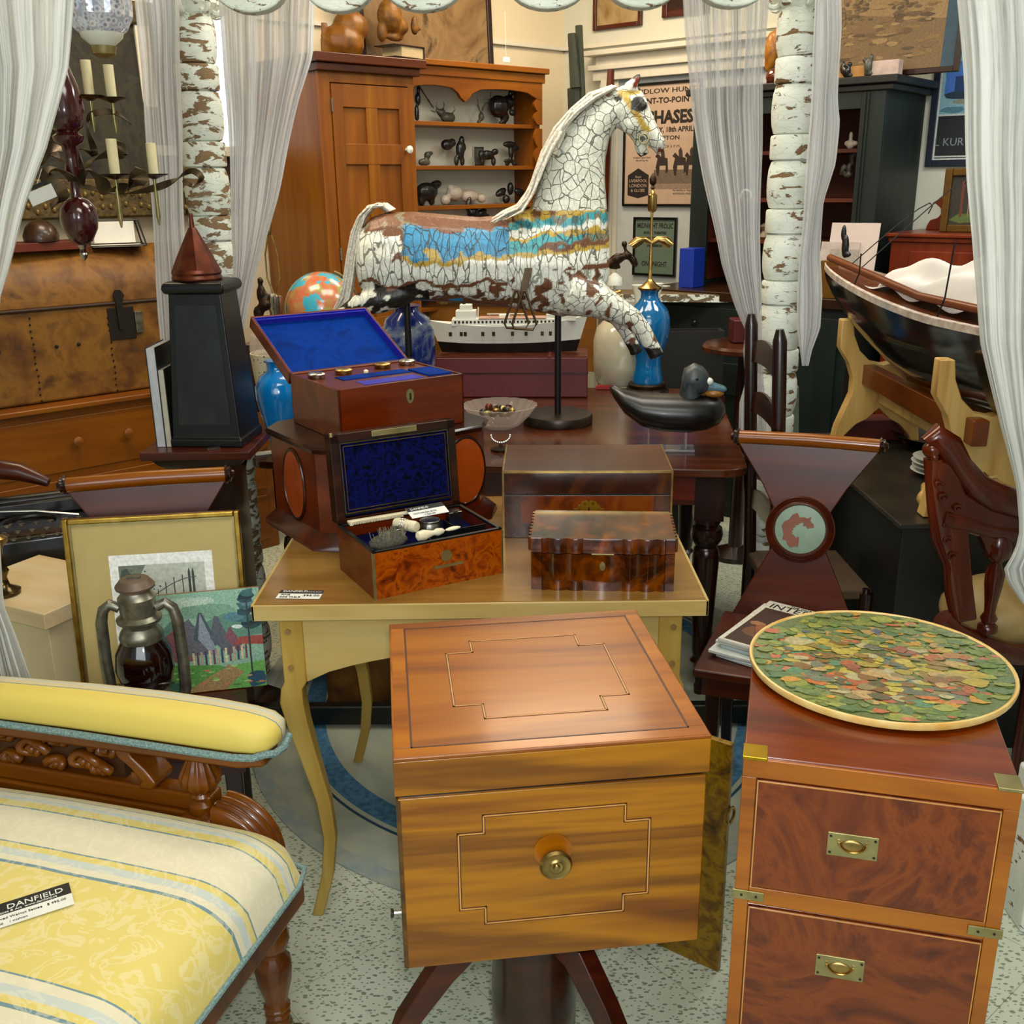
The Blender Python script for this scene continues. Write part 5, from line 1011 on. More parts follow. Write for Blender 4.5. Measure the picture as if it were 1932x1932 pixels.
# blue lamp
lp = thing('table_lamp', 'blue glazed vase lamp with a tall brass stem and no shade', 'lamp', Z(1223, 742, .74)+V3((0, .04, .001))); lp.scale = (1.17, 1.17, .93)
k = 1/ (F/3.9)
B().lathe([(.068, 0), (.070, .006), (.066, .012), (.060, .016), (.062, .030), (.056, .036)], 32).bb(-.06, .06, -.06, .06, .0, .010).out('bronze_foot', BRONZE, lp)
B().lathe([(.048, .036), (.050, .05), (.043, .09), (.042, .13), (.050, .165), (.062, .21), (.068, .26), (.066, .30), (.055, .335), (.036, .36), (.028, .375), (.027, .395), (.033, .41)], 40).out('vase_body', BLUEG, lp, smooth=60)
B().lathe([(.036, .408), (.038, .415), (.024, .425), (.012, .44), (.006, .45), (.005, .56)], 24).lathe([(.004, .56), (.004, .70), (.011, .705), (.014, .712), (.014, .765), (.007, .772), (.004, .785)], 14).out('brass_stem', BRASS, lp)
for s in (-1, 1): B().tube([(0, 0, .585), (s*.02, 0, .60), (s*.04, 0, .595), (s*.062, 0, .575)], [.008, .012, .018, .015], 10).out('lamp_socket', BRASS, lp)
B().lathe([(.002, .785), (.007, .79), (.004, .80), (.010, .808), (.011, .825), (.002, .845)], 12).out('finial', BRONZE, lp)
jr = thing('stoneware_jar', 'cream stoneware jar with a spout behind the blue lamp', 'jar', (lp.location.x-.075, lp.location.y+.165, .741))
B().lathe([(.09, 0), (.105, .01), (.118, .08), (.118, .17), (.105, .22), (.075, .25), (.05, .262), (.052, .28)], 40).out('body', CERAM, jr, smooth=60); B().tube([(.11, 0, .20), (.15, 0, .225), (.148, 0, .19), (.115, 0, .10)], .010, 10).out('handle', CERAM, jr)
# duck decoy
dk = thing('duck_decoy', 'black wooden duck decoy with an orange bill patch on the dark table', 'duck decoy', Z(1268, 858, .74)+V3((0, .06, .001)), radians(-6)); dk.scale = (1.04, 1.1, 1.22)
def dring(x, z, rz_, ry): return [V3((x, ry*cos(2*pi*i/16), z+rz_*sin(2*pi*i/16))) for i in range(16)]
b = B().loft([dring(*q) for q in ((-.172, .150, .004, .006), (-.160, .142, .016, .022), (-.13, .118, .028, .042), (-.08, .098, .040, .058), (-.02, .092, .046, .064), (.05, .090, .046, .064), (.10, .092, .042, .056), (.135, .096, .032, .038), (.152, .10, .012, .014))])
b.out('body', plain('charred_black_wood', '#080807', .35, 0, .1, c2='#140e08', var=.4, sc=12), dk, smooth=60)
b = B().loft([[p+V3((0, 0, 0)) for p in dring(*q)] for q in ((.028, .165, .01, .012), (.034, .165, .034, .028), (.06, .172, .040, .032), (.085, .170, .034, .028), (.10, .166, .022, .022), (.108, .164, .008, .01))]); b.loft([[V3((x+.0, y, .09+.09*i/4)) for x, y in [(.052+.034*cos(2*pi*j/14)*(1-.08*i), .03*sin(2*pi*j/14)) for j in range(14)]] for i in range(5)])
dh = b.out('head', plain('slate_grey_paint', '#3a4145', .4, c2='#22272a', sc=40), dk, smooth=60)
B().loft([dring(*q) for q in ((.098, .158, .016, .018), (.12, .153, .012, .018), (.145, .15, .008, .017), (.152, .150, .003, .012))]).out('bill', plain('blue_grey_bill', '#4a6a78', .35), dh, smooth=60)
B().ell((.118, -.006, .140), (.028, .018, .010)).out('orange_patch', plain('amber_paint', '#8a5a1a', .3), dh); B().ell((.102, -.014, .170), (.012, .010, .009)).out('white_patch', WHITEP, dh)
B().ell((.068, -.031, .178), (.004, .003, .004)).out('eye', BLACK, dh)
ACR = glassy('clear_acrylic', '#e8ecec')
b = B(); [b.lathe([(.003, .006), (.003, .05)], 8, T(x, y, 0)) for x in (-.06, .045) for y in (-.02, .02)]; tag(b.out('clear_pegs', ACR, dk), kind='stuff'); B().bb(-.075, .07, -.03, .03, 0, .006).out('stand_base', ACR, dk)
# cut glass bowl of oddments
gb = thing('glass_bowl', 'cut glass bowl full of small brown oddments beside the maroon case', 'bowl', Z(943, 812, .74)+V3((0, .04, .001))); gb.scale = (1.12, 1.12, 1.0)
GL = NT('cut_glass'); GLM = GL.base(H('#c8bcae'), .05); GL.p.inputs['Alpha'].default_value = .28
B().lathe([(.04, 0), (.06, .01), (.088, .04), (.112, .075), (.110, .076), (.084, .042), (.055, .014), (.001, .01)], 60, flute=.06, nf=20).out('bowl_body', GLM, gb, smooth=10)
rnd = random.Random(9)
for i in range(16):
    a = rnd.uniform(0, 6.28); r_ = rnd.uniform(0, .06); o = B().ell((0, 0, 0), (rnd.uniform(.012, .022), rnd.uniform(.009, .014), rnd.uniform(.008, .014)), RZ(a)).out('trinket', [BRONZE, BLACK, BRASS, COPPER, BRASSD][i % 5], None)
    o.location = gb.location+V3((r_*cos(a), r_*sin(a), .035+.03*(i/16)+r_*.25)); tag(o, 'small %s trinket lying in the cut glass bowl' % ['bronze', 'black', 'brass', 'copper', 'pale brass'][i % 5], 'trinket', 'trinkets in the cut glass bowl: '+['bronze', 'black', 'brass', 'copper', 'pale brass'][i % 5])
nk = thing('necklace', 'silver bead necklace on a small dark stand in front of the glass bowl', 'necklace', Z(945, 850, .74)+V3((0, 0, .001)))
b = B(); [b.ell((.028*cos(a), .0, .045+.022*sin(a)), (.004, .004, .004), None, 6) for a in [pi+pi*i/13 for i in range(14)]]; tag(b.out('beads', SILV, nk), kind='stuff'); B().lathe([(.03, 0), (.03, .006), (.006, .012), (.004, .022)], 16).out('stand', BRONZE, nk)
# vases left
v1 = thing('blue_white_vase', 'cobalt blue and cloudy white glazed vase behind the open blue lid', 'vase', Y(770, 640, 3.52).xy.to_3d()+V3((0, 0, .741)))
B().lathe([(.06, 0), (.07, .01), (.088, .10), (.092, .20), (.090, .28), (.075, .325), (.045, .345), (.04, .36), (.05, .368), (.044, .368)], 40).out('vase_body', burl('cobalt_cloud_glaze', ['#0b1748', '#1a2f7a', '#2a3f8a', '#aab8c0', '#16266a'], 8, .08, .6, .6), v1, smooth=60)
v2 = thing('turquoise_vase', 'bright turquoise vase half hidden behind the canted chest', 'vase', (-.675, 2.945, .741))
B().lathe([(.034, 0), (.036, .012), (.034, .018)], 28).out('base_ring', BRONZE, v2); B().lathe([(.034, .018), (.038, .05), (.054, .11), (.066, .17), (.066, .205), (.050, .235), (.03, .25), (.028, .27), (.034, .28), (.03, .28)], 36).out('vase_body', TURQ, v2, smooth=60)
PER = NT('pierced_white_ceramic'); _v = PER.n('TexVoronoi', i_Vector=PER.obj((60, 60, 60)), i_Scale=1); PERM = PER.base(PER.ramp(_v.outputs[0], [(.2, H('#33302a')), (.24, H('#c8c2a8'))]), .5)
pv = thing('pierced_pot', 'cream pierced ceramic pot with a crystal rim between the tower and turquoise vase', 'pot', (-.72, 3.16, .741), 0); B().lathe([(.05, 0), (.055, .05), (.075, .2), (.082, .27), (.078, .27)], 24).out('pot_body', PERM, pv); B().lathe([(.080, .27), (.082, .28), (.078, .325), (.074, .325), (.076, .275)], 40, flute=.06, nf=20).out('crystal_rim', GLM, pv, smooth=10)
rd = tag(B().prism([(-.03, -.015), (.025, -.02), (.04, .01), (-.02, .02)], .012).out('red_pouch', plain('bright_red', '#a01c18', .5), None), 'small bright red pouch on the dark table beside the maroon case', 'pouch'); rd.location = Z(1138, 734, .74)+V3((0, 0, .008))
cdd = tag(B().bb(-.03, .03, -.02, .02, 0, .002).out('card', PAPER, None), 'white card lying at the left end of the dark table', 'card'); cdd.location = Z(500, 856, .74)+V3((.0, 0, .001)); cdd.rotation_euler.z = .4
# ================================================================ BENCH BEHIND THE DARK TABLE
a = Z(1000, 553, 1.02); b_ = Z(1392, 556, 1.02)
bn = thing('counter', 'long old counter with a chipped white front edge behind the dark table', 'counter', a, yaw(a, b_))
OLDP = wood('old_grey_brown_plank', ['#4a3c28', '#76654a', '#8a7858'], 'x', rough=.6, coat=0)
B().bb(-.55, .93, 0, .20, -.035, 0).out('top_plank', OLDP, bn, bev=.004)
e_ = B().bb(-.55, .93, -.006, 0, -.034, -.001).out('front_edge', peel('chipped_edge_paint', 16, .48, under=('#5a4c38', '#7d6c50')), bn)
B().bb(-.53, .30, .03, .05, -.36, -.035).out('brown_front_panel', wood('tan_front_panel', ['#6b3e16', '#8f5c26', '#9c6a30'], 'x', rough=.5), bn)
for x in (-.54, .31, .86): B().bb(x, x+.05, .03, .08, -1.02, -.035).bb(x, x+.05, .14, .19, -1.02, -.035).bb(x, x+.05, .08, .14, -.9, -.87).out('leg', OLDP, bn)
def atb(x, y, z=0): return bn.matrix_basis @ V3((x, y, z)) if False else Matrix.Translation(bn.location) @ RZ(bn.rotation_euler.z) @ V3((x, y, z))
# globe
gp = Y(607, 582, 3.84)
gl = thing('globe', 'turquoise and tan terrestrial globe tilted on its stand behind the horse tail', 'globe', (gp.x, gp.y, .741), .4)
def gmat():
    t = NT('globe_map'); n = t.n('TexNoise', i_Vector=t.obj((9, 9, 9)), i_Scale=1, i_Detail=5); m = t.ramp(n.outputs[0], [(.48, (0, 0, 0, 1)), (.50, (1, 1, 1, 1))])
    l = t.n('TexNoise', i_Vector=t.obj((14, 14, 14)), i_Scale=1); lc = t.ramp(l.outputs[0], [(.35, H('#b08a4a')), (.5, H('#b8604a')), (.65, H('#8a9a4a'))]); return t.base(t.mix(m, H('#3a9fb8'), lc), .2, 0, .5)
GH = gp.z-.741; B().ell((0, 0, GH), (.134, .134, .134), None, 32).out('sphere', gmat(), gl, smooth=80)
B().torus((0, 0, 0), .142, .004, T(0, 0, GH) @ RY(.4) @ RXa(pi/2), 36, 6, -pi/2, pi/2).lathe([(.07, 0), (.07, .008), (.014, .014), (.010, GH-.138)], 24).out('meridian_stand', BRASSD, gl)
bp = bn.location
def small(name, label, cat, px, py, z, y, prof, mat, group=None, n=20, extra=None):
    p = Y(px, py, y); o = B().lathe(prof, n).out(name, mat, None, smooth=60); o.location = (p.x, y, z); return tag(o, label, cat, group)
small('oil_lamp', 'small brass lamp with a chimney standing behind the ship funnel', 'lamp', 838, 600, 1.021, 4.36, [(.03, 0), (.03, .01), (.01, .02), (.008, .05), (.028, .07), (.03, .09), (.012, .11), (.014, .125), (.004, .14), (.004, .16)], BRASS)
small('white_bell', 'small white bell shaped shade on the counter right of the horse chest', 'bell', 1160, 520, 1.021, 4.33, [(.006, 0), (.006, .07), (.032, .07), (.03, .10), (.012, .115), (.004, .12)], WHITEP)
for i, (x, y) in enumerate(((1148, 541), (1150, 549))):
    p = Y(x, y, 4.24); o = B().tube([(-.03, 0, 0), (.05, -.005, .028)], [.007, .006], 10).out('brass_tube', BRASS, None); o.location = (p.x, 4.24, 1.032+.016*(1-i)); tag(o, ['upper', 'lower'][i]+' of two short brass tubes lying on the counter right of the horse', 'tube')
for i, (x, l) in enumerate(((1205, 'upright white ceramic scoop'), (1222, 'low white fluted dish'), (1242, 'white handled cup'))):
    p = Y(x, 535, 4.28); q = [(.012, 0), (.02, .04), (.03, .075), (.026, .075)] if i != 1 else [(.03, 0), (.045, .012), (.05, .02), (.04, .02)]
    o = B().lathe(q, 18).out('white_dish', WHITEP, None); o.location = (p.x, 4.27+.03*i, 1.021); tag(o, l+' on the counter behind the blue lamp', 'dish')
# bronze figures beside the chest of the horse
br = [(1165, 488, 15, 10, .3), (1150, 496, 10, 8), (1184, 482, 9, 8, -.4), (1178, 460, 6, 6), (1180, 470, 4, 6), (1195, 492, 7, 14, .5), (1160, 504, 12, 5)]
carve('bronze_figure', 'black and brown bronze figure group standing on the counter right of the horse chest', 'sculpture', br, 1.021, off=0, mat=BRONZE, group=None, fn=lambda x, y, o: Y(x, y, 4.32), an=0, vox=.006)

# ================================================================ POSTERS IN THE DOORWAY
def wthing(name, label, cat, t_, z, off, f=wr, an=AR): return thing(name, label, cat, f(t_, z, off), an)
PKP = plain('pinkish_poster_paper', '#b39a84', .55, 0, .3, var=.03); PINK = plain('poster_ink', '#1c1512', .6, var=0)
ps = wthing('race_poster', 'framed buff race meeting poster with black capitals hanging in the doorway', 'poster', .425, 1.375, .034); w, h = .455, .60
B().bb(0, .012, -.014, 0, 0, h).bb(w-.012, w, -.014, 0, 0, h).bb(.012, w-.012, -.014, 0, 0, .012).bb(.012, w-.012, -.014, 0, h-.012, h).out('frame', BLACK, ps, bev=.001)
B().bb(.01, w-.01, -.006, -.001, .01, h-.01).out('sheet', PKP, ps)
def pt(s, x, z, sz, sx=1, sy=1, mt=None, p=ps, y=-.0065, bold=0, al='CENTER'): text(s, sz, mt or PINK, p, T(x, y, z) @ RX, align=al, sx=sx, sy=sy, bold=bold)
pt('LUDLOW HUNT', w/2+.01, .548, .040, 1.25, .8, bold=.0006); pt('POINT-TO-POINT', w/2+.01, .500, .040, 1.08, .95, bold=.0012); pt('CHASES', w/2+.04, .405, .080, 1.02, 1.05, bold=.0035)
pt('MONDAY, 18th APRIL', w/2+.02, .362, .034, 1.02, 1, bold=.001); pt('CORFTON', w/2+.02, .325, .034, 1.1, .8, bold=.0006); pt('FIRST RACE 2 P.M.', w/2+.02, .287, .022, 1.1, .7); pt('It takes a good hand', .115, .238, .013); pt('the strong tea', .115, .224, .013); pt('No betting or dogs', .36, .075, .014); pt('ADMISSION FREE', .36, .058, .014)
P = [('#6a5a4c', [(.19, .11), (.43, .11), (.43, .18), (.19, .18)]), ('#8a7664', rect(.19, .43, .085, .112))]
for cx0, s in ((.24, 1), (.345, 1.05), (.41, .9)):
    P += [('#2c211c', [(cx0-.04*s, .19), (cx0-.03*s, .235), (cx0-.045*s, .245), (cx0-.03*s, .262), (cx0-.012*s, .245), (cx0+.03*s, .235), (cx0+.035*s, .17), (cx0+.02*s, .16), (cx0+.02*s, .2), (cx0-.015*s, .2), (cx0-.02*s, .15), (cx0-.03*s, .15)]), ('#3a2c26', [(cx0-.008, .24), (cx0-.012, .27), (cx0, .288), (cx0+.01, .27), (cx0+.014, .24)])]
P += [('#1c1614', [(.03, .055), (.03, .155), (.05, .165), (.095, .19), (.14, .165), (.16, .155), (.16, .055), (.095, .04)])]
art('printed_scene', P, ps, T(0, -.006, 0) @ RX, lift=.0004)
for s, z_, sz in (('Royal', .142, .016), ('LIVERPOOL', .12, .022), ('LONDON', .095, .024), ('& GLOBE', .072, .022)): pt(s, .095, z_, sz, mt=PKP, y=-.0075)
ps2 = wthing('theatre_bill', 'small framed grey green theatre bill hanging below the race poster', 'poster', .50, 1.02, .034); w, h = .265, .30
B().bb(0, .012, -.014, 0, 0, h).bb(w-.012, w, -.014, 0, 0, h).bb(.012, w-.012, -.014, 0, 0, .012).bb(.012, w-.012, -.014, 0, h-.012, h).out('frame', BLACK, ps2, bev=.001); B().bb(.01, w-.01, -.006, -.001, .01, h-.01).out('sheet', plain('grey_green_bill', '#5c6e60', .6, var=.05), ps2)
for s, z_, sz, sx in (('MIDNIGHT FROLIC', .245, .036, .72), ('ROYAL THEATRE', .215, .018, 1), ('TONIGHT 11.15', .185, .022, 1.1), ('ADMISSION', .15, .018, 1), ('ONE NIGHT', .05, .036, .8)): pt(s, w/2, z_, sz, sx, 1, p=ps2, bold=.0008)

# ================================================================ GREEN GLAZED CABINET
gc = thing('green_cabinet', 'dark green painted cupboard with open shelves above and drawers below', 'cabinet', wr(1.10, 0, .45), AR); W = .86; D = .44; Hc = 1.86
B().bb(0, .02, .0, D, 1.03, Hc).bb(W-.02, W, 0, D, 1.03, Hc).bb(.02, W-.02, D-.02, D, 1.03, Hc).bb(.02, W-.02, .02, D-.02, Hc-.02, Hc).out('upper_carcass', GREEN, gc, bev=.002)
BRI = wood('red_brown_interior', ['#3a1408', '#56210e', '#6b2c14'], 'x', rough=.6, coat=0)
B().bb(.02, W-.02, D-.03, D-.02, 1.05, Hc-.02).bb(.02, .024, .03, D-.03, 1.05, Hc-.02).bb(W-.024, W-.02, .03, D-.03, 1.05, Hc-.02).out('interior_lining', BRI, gc)
for z in (1.42, 1.62, 1.24): B().bb(.024, W-.024, .06, D-.03, z-.016, z).out('shelf', BRI, gc, bev=.001)
B().bb(-.01, .08, -.02, 0, 1.03, Hc).bb(W-.10, W+.0, -.02, 0, 1.03, Hc).bb(.08, W-.10, -.02, 0, Hc-.09, Hc).out('face_frame', GREEN, gc, bev=.002)
B().bb(W-.085, W-.078, -.026, -.018, 1.05, Hc-.03).bb(W-.07, W-.064, -.026, -.018, 1.05, Hc-.03).out('reeding', GREEN, gc)
B().bb(-.04, W+.05, -.05, D, Hc, Hc+.03).bb(-.02, W+.03, -.03, D, Hc-.025, Hc).out('cornice', BLACKW, gc, bev=.005)
B().bb(-.12, W+.03, -.24, D, .99, 1.03).out('ledge', wood('brown_ledge', ['#24140a', '#3d2412'], 'x'), gc, bev=.003)
B().bb(-.10, W+.01, -.22, D, 0, .99).out('base_carcass', GREENX, gc, bev=.002)
for z0 in (.82, .58):
    d = B().bb(-.06, W*.5-.02, -.232, -.22, z0, z0+.14).out('drawer', GREENX, gc, bev=.002); B().lathe([(.004, 0), (.014, .012), (.008, .02)], 12, T(.16, -.232, z0+.07) @ RXa(pi/2)).out('knob', BLACK, d)
B().bb(W*.5, W-.03, -.232, -.22, .12, .95).out('plank_door', GREEN, gc, bev=.002)
ctop = Hc+.031
# things on and in it
lpq = VP(1600, 145, wr(0, 0, .30), NR)
lp_ = wthing('framed_landscape', 'large sepia landscape in a dark frame leaning back on the green cabinet', 'picture', 1.60, ctop, .36); w, h = .60, .50; lp_.rotation_euler.x = radians(-4)
B().bb(0, .022, -.02, 0, 0, h).bb(w-.022, w, -.02, 0, 0, h).bb(.022, w-.022, -.02, 0, 0, .022).bb(.022, w-.022, -.02, 0, h-.022, h).out('frame', MAHD, lp_, bev=.003)
B().bb(.02, w-.02, -.006, -.001, .02, h-.02).out('blue_mount', plain('slate_blue_mount', '#24404e', .6), lp_)
SEP = plain('sepia', '#7a5a34', .6)
rnd = random.Random(12); P = [('#84683f', rect(.02, w-.075, .0221, h-.03)), ('#6b5230', [(.02, .0221), (w-.075, .0221), (w-.075, .2), (.02, .26)])]
for i in range(110):
    y_ = rnd.uniform(.05, .27); P.append((rnd.choice(['#6b5030', '#5a4226', '#8a6e42', '#75592f', '#4a361e']), blob(rnd.uniform(.05, w-.12), y_, rnd.uniform(.012, .04), rnd.uniform(.003, .010), 8, .3, rnd)))
for tx, ty in ((.12, .25), (.17, .28), (.36, .27), (.08, .2)):
    for i in range(26): P.append((rnd.choice(['#4a3820', '#5d4828', '#6e5630']), blob(tx+rnd.gauss(0, .022), ty+rnd.gauss(0, .022), .009, .006, 6, .3, rnd)))
art('sepia_print', P, lp_, T(0, -.0065, 0) @ RX, lift=.0003)
def box1(name, label, cat, f, t_, z, off, an, w, d, h, mat, group=None, rz=0):
    o = B().bb(0, w, 0, d, 0, h).out(name, mat, None, bev=min(.002, h*.1)); o.location = f(t_, z, off); o.rotation_euler = (0, 0, an+rz); return tag(o, label, cat, group)
box1('card_box', 'tan card box lying at the foot of the sepia landscape', 'box', wr, 1.74, ctop, .46, AR, .13, .05, .042, plain('tan_card', '#a8783a', .6))
box1('card_box', 'pale pink card box at the right corner of the green cabinet top', 'box', wr, 1.875, ctop, .46, AR, .12, .05, .055, plain('pale_pink_card', '#c0a89c', .6))
box1('block', 'small tan wooden block between two little figures on the green cabinet', 'block', wr, 1.62, ctop, .46, AR, .045, .04, .04, plain('tan_block', '#96682e', .6))
gk = dict(off=.46, fn=onr, an=AR, vox=.004, group='little figures on the green cabinet')
carve('small_figure', 'small dark stone animal at the left on the green cabinet top', 'carving', [(1597, 135, 9, 10), (1603, 122, 5, 5), (1590, 128, 5, 12), (1600, 143, 10, 4)], ctop, mat=STONE, **gk)
carve('small_figure', 'bumpy brown stone figure in the middle of the green cabinet top', 'carving', [(1638, 130, 8, 14), (1632, 118, 5, 5), (1643, 115, 5, 9), (1638, 143, 9, 5)], ctop, mat=GSTONE, **gk)
carve('small_figure', 'small pink stone figure on the upper shelf inside the green cabinet', 'carving', [(1606, 258, 8, 9), (1607, 242, 4, 9), (1599, 256, 5, 5), (1615, 256, 5, 5)], 1.62, off=.30, fn=onr, an=AR, mat=WSTONE, vox=.004, group=None)
carve('horn_carving', 'curled grey horn carving on the middle shelf inside the green cabinet', 'carving', [(1607, 300, 5, 12, .3), (1602, 318, 5, 12), (1613, 290, 6, 5), (1600, 330, 9, 6), (1590, 320, 5, 12, -.3)], 1.42, off=.30, fn=onr, an=AR, mat=GSTONE, vox=.004, group=None)
t = wthing('horn_ring', 'white curled horn seen beside the right peeling post in the green cabinet', 'horn', 1.30, 1.43, .30); B().torus((0, 0, .035), .026, .006, RXa(0), 24, 8, -.8, 4.0).out('curl', WHITEP, t); t.rotation_euler.x = pi/2
for i, (tt, c, hh, l) in enumerate(((1.28, '#3a2c20', .09, 'dark turned wooden bobbin on the lower shelf of the green cabinet'), (1.40, '#7a6a52', .07, 'grey brown stone lump on the lower shelf of the green cabinet'))):
    o = B().lathe([(.02, 0), (.03, .01), (.015, hh*.5), (.028, hh*.8), (.01, hh)], 16).out('ornament', plain('ornament_%d' % i, c, .5), None); o.location = wr(tt, 1.241, .32); tag(o, l, 'ornament')
bk = box1('blue_book', 'bright blue upright book on the ledge of the green cabinet', 'book', wr, 1.12, 1.031, .60, AR, .075, .10, .175, plain('bright_blue_cover', '#12329a', .4, var=.05)); 
cdx = box1('small_card', 'small white card lying at the left end of the cabinet ledge', 'card', wr, 1.02, 1.031, .62, AR, .05, .03, .004, PAPER)
sg = thing('leaning_print', 'white mounted print leaning on the ledge beside the narrow curtain', 'print', onr(1562, 480, .56).xy.to_3d()+V3((0, 0, 1.031)), AR); sg.rotation_euler = (radians(-12), 0, AR+.1)
B().bb(-.01, .19, -.004, 0, 0, .30).out('mount', plain('pinkish_white_mount', '#c4b4ac', .6, var=.03), sg); B().bb(-.04, .12, -.012, -.006, 0, .22).out('front_sheet', plain('pale_sheet', '#b8aaa2', .6), sg)
art('small_drawing', [('#9a9288', rect(0, .12, .0, .19)), ('#7a746c', blob(.09, .03, .03, .02)), ('#5a564e', blob(.10, .06, .016, .02)), ('#2e2a26', blob(.05, .1, .012, .045))], sg, T(0, -.0125, 0) @ RX, lift=.0004)
gq = onr(1553, 485, .64); box1('gilt_box', 'golden brown box in front of the leaning print', 'box', wr, (gq-K).dot(DR), 1.031, .66, AR, .09, .05, .15, plain('gilt_brown', '#7a5418', .4, .4))
carve('small_figure', 'slim dark standing figure between the golden box and leaning print', 'carving', [(1592, 440, 5, 16), (1595, 465, 7, 22), (1597, 480, 9, 6)], 1.031, off=.66, fn=onr, an=AR, mat=STONE, vox=.004, group=None)

# poster with a house on the right wall
kp = wthing('art_poster', 'tall navy framed poster showing a blue house over a dark lower panel', 'poster', 1.985, 1.545, .002); w, h = .40, .62
B().bb(0, .028, -.016, 0, 0, h).bb(w-.028, w, -.016, 0, 0, h).bb(.028, w-.028, -.016, 0, 0, .028).bb(.028, w-.028, -.016, 0, h-.028, h).out('frame', plain('navy_frame', '#0d1a2c', .4), kp, bev=.002)
P = [('#c2c6c0', rect(.026, w-.026, .026, h-.026)), ('#0c1216', rect(.036, w-.036, .044, .205)), ('#0c1216', rect(.036, w-.036, .034, .038)), ('#7fa8b4', rect(.036, w-.036, .212, h-.03)), ('#3f6fc0', [(.05, .29), (.05, .4), (.10, .42), (.16, .40), (.16, .29)]), ('#1d3a6a', rect(.09, .15, .28, .36)), ('#b0a078', rect(.05, .10, .43, .45)), ('#4a7a88', blob(.09, .23, .05, .014)), ('#8a8a78', blob(.15, .26, .06, .012)), ('#20344a', blob(.12, .285, .07, .02)), ('#4a5a3a', blob(.15, .44, .05, .05))]
art('poster_picture', P, kp, T(0, -.008, 0) @ RX, lift=.0004); B().bb(.02, w-.02, -.008, -.001, .02, h-.02).out('sheet', PAPER, kp)
text('L KUR', .045, plain('silver_grey_print', '#7f8a94', .6), kp, T(.03, -.0095, .085) @ RX)
# red washstand with scrolled back
rw = thing('washstand', 'red stained pine washstand with a scrolled back against the right wall', 'washstand', wr(2.02, 0, .42), AR); W = .62; D = .40
B().bb(0, W, 0, D, 0, 1.25).out('carcass', REDC, rw, bev=.003); B().bb(-.02, W+.02, -.025, D, 1.27, 1.285).bb(-.01, W+.01, -.012, D, 1.25, 1.27).out('top_board', REDC, rw, bev=.004)
dr = B().bb(.08, W-.05, -.008, 0, 1.06, 1.215).out('drawer', REDC, rw, bev=.003); B().lathe([(.006, 0), (.016, .014), (.015, .022), (.004, .026)], 16, T(.30, -.008, 1.13) @ RXa(pi/2)).out('knob', REDC, dr)
sc_ = [(.03, 1.285), (.035, 1.305), (.045, 1.325), (.075, 1.335), (.088, 1.35), (.085, 1.375), (.06, 1.395), (.045, 1.395), (.075, 1.415), (.11, 1.43), (.30, 1.46), (.5, 1.43), (.58, 1.285)]
B().up(sc_, .02, y0=D-.08).out('scrolled_back', REDC, rw, bev=.003)
sp2 = thing('small_painting', 'small gilt framed painting standing on the red washstand', 'picture', wr(2.165, 1.286, .27), AR); B().bb(0, .03, -.02, 0, 0, .25).bb(.17, .2, -.02, 0, 0, .25).bb(.03, .17, -.02, 0, 0, .03).bb(.03, .17, -.02, 0, .22, .25).out('frame', plain('old_gilt', '#6b4a18', .4, .5), sp2, bev=.004)
art('painted_scene', [('#2e2a20', rect(.03, .17, .03, .22)), ('#54642e', blob(.10, .055, .06, .02)), ('#6a2e1c', rect(.07, .08, .06, .2)), ('#7a6a50', rect(.10, .105, .06, .19)), ('#4a4034', rect(.13, .135, .06, .18))], sp2, T(0, -.006, 0) @ RX)

# ================================================================ BLACK CHEST, BOAT STAND, YACHT
bc = thing('black_chest', 'tall matt black chest under the yacht cradle', 'chest', (1.0, 2.48, 0), 0); B().bb(0, .72, 0, .98, 0, .645).out('body', BLACKW, bc, bev=.004); B().bb(-.012, .73, -.012, .99, .645, .66).out('lid', plain('dusty_black_top', '#1c1a16', .35, c2='#2e2a22', sc=8), bc, bev=.004)
B().bb(-.003, .0, .40, .41, .05, .6).out('side_batten', BLACKW, bc)
cs = thing('boat_cradle', 'pale pine cradle with two cut-out end boards holding the yacht', 'boat stand', (1.15, 2.9, .661))
def cboard(y, x0, w=.29, h=.41, th=.045):
    cx_ = x0+w/2
    L = [(-.20, .0), (-.165, .0), (-.145, .03), (-.10, .065), (-.05, .085), (0, .12), (.05, .085), (.10, .065), (.145, .03), (.165, 0), (.20, 0), (.185, .06), (.155, .12), (.13, .17), (.13, .22), (.155, .27), (.20, .32), (.20, .41), (.15, .41), (.14, .36), (.11, .31), (.06, .275), (0, .265), (-.06, .275), (-.11, .31), (-.14, .36), (-.15, .41), (-.20, .41), (-.20, .32), (-.155, .27), (-.13, .22), (-.13, .17), (-.155, .12), (-.185, .06)]
    return B().up([(cx_+x*w/.4, z) for x, z in L], th, y0=y)
b = cboard(.42, -.085).out('end_board', LIGHTP, cs, bev=.004); b = cboard(-.36, -.085).out('end_board', LIGHTP, cs, bev=.004)
B().bb(-.005, .035, -.43, .45, .20, .265).out('upper_stretcher', wood('brown_stretcher', ['#6b3516', '#8a4a22'], 'y'), cs, bev=.003); B().bb(.14, .17, -.43, .45, .20, .265).out('upper_stretcher', bpy.data.materials['brown_stretcher'], cs, bev=.003)
B().bb(.05, .10, -.36, .40, .14, .17).out('lower_stretcher', LIGHTP, cs, bev=.003)
B().bb(.0, .03, -.40, -.385, .215, .25).bb(.14, .17, -.40, -.385, .215, .25).out('tenon', bpy.data.materials['brown_stretcher'], cs, bev=.002)
yt = thing('model_yacht', 'large black hulled model yacht with furled white sail resting in the cradle', 'model yacht', (1.345, 2.12, .90), radians(9)); L = 1.50
def yhalf(u): return .145*max(.03, sin(pi*min(1, (u*.84+.14)))**.6)
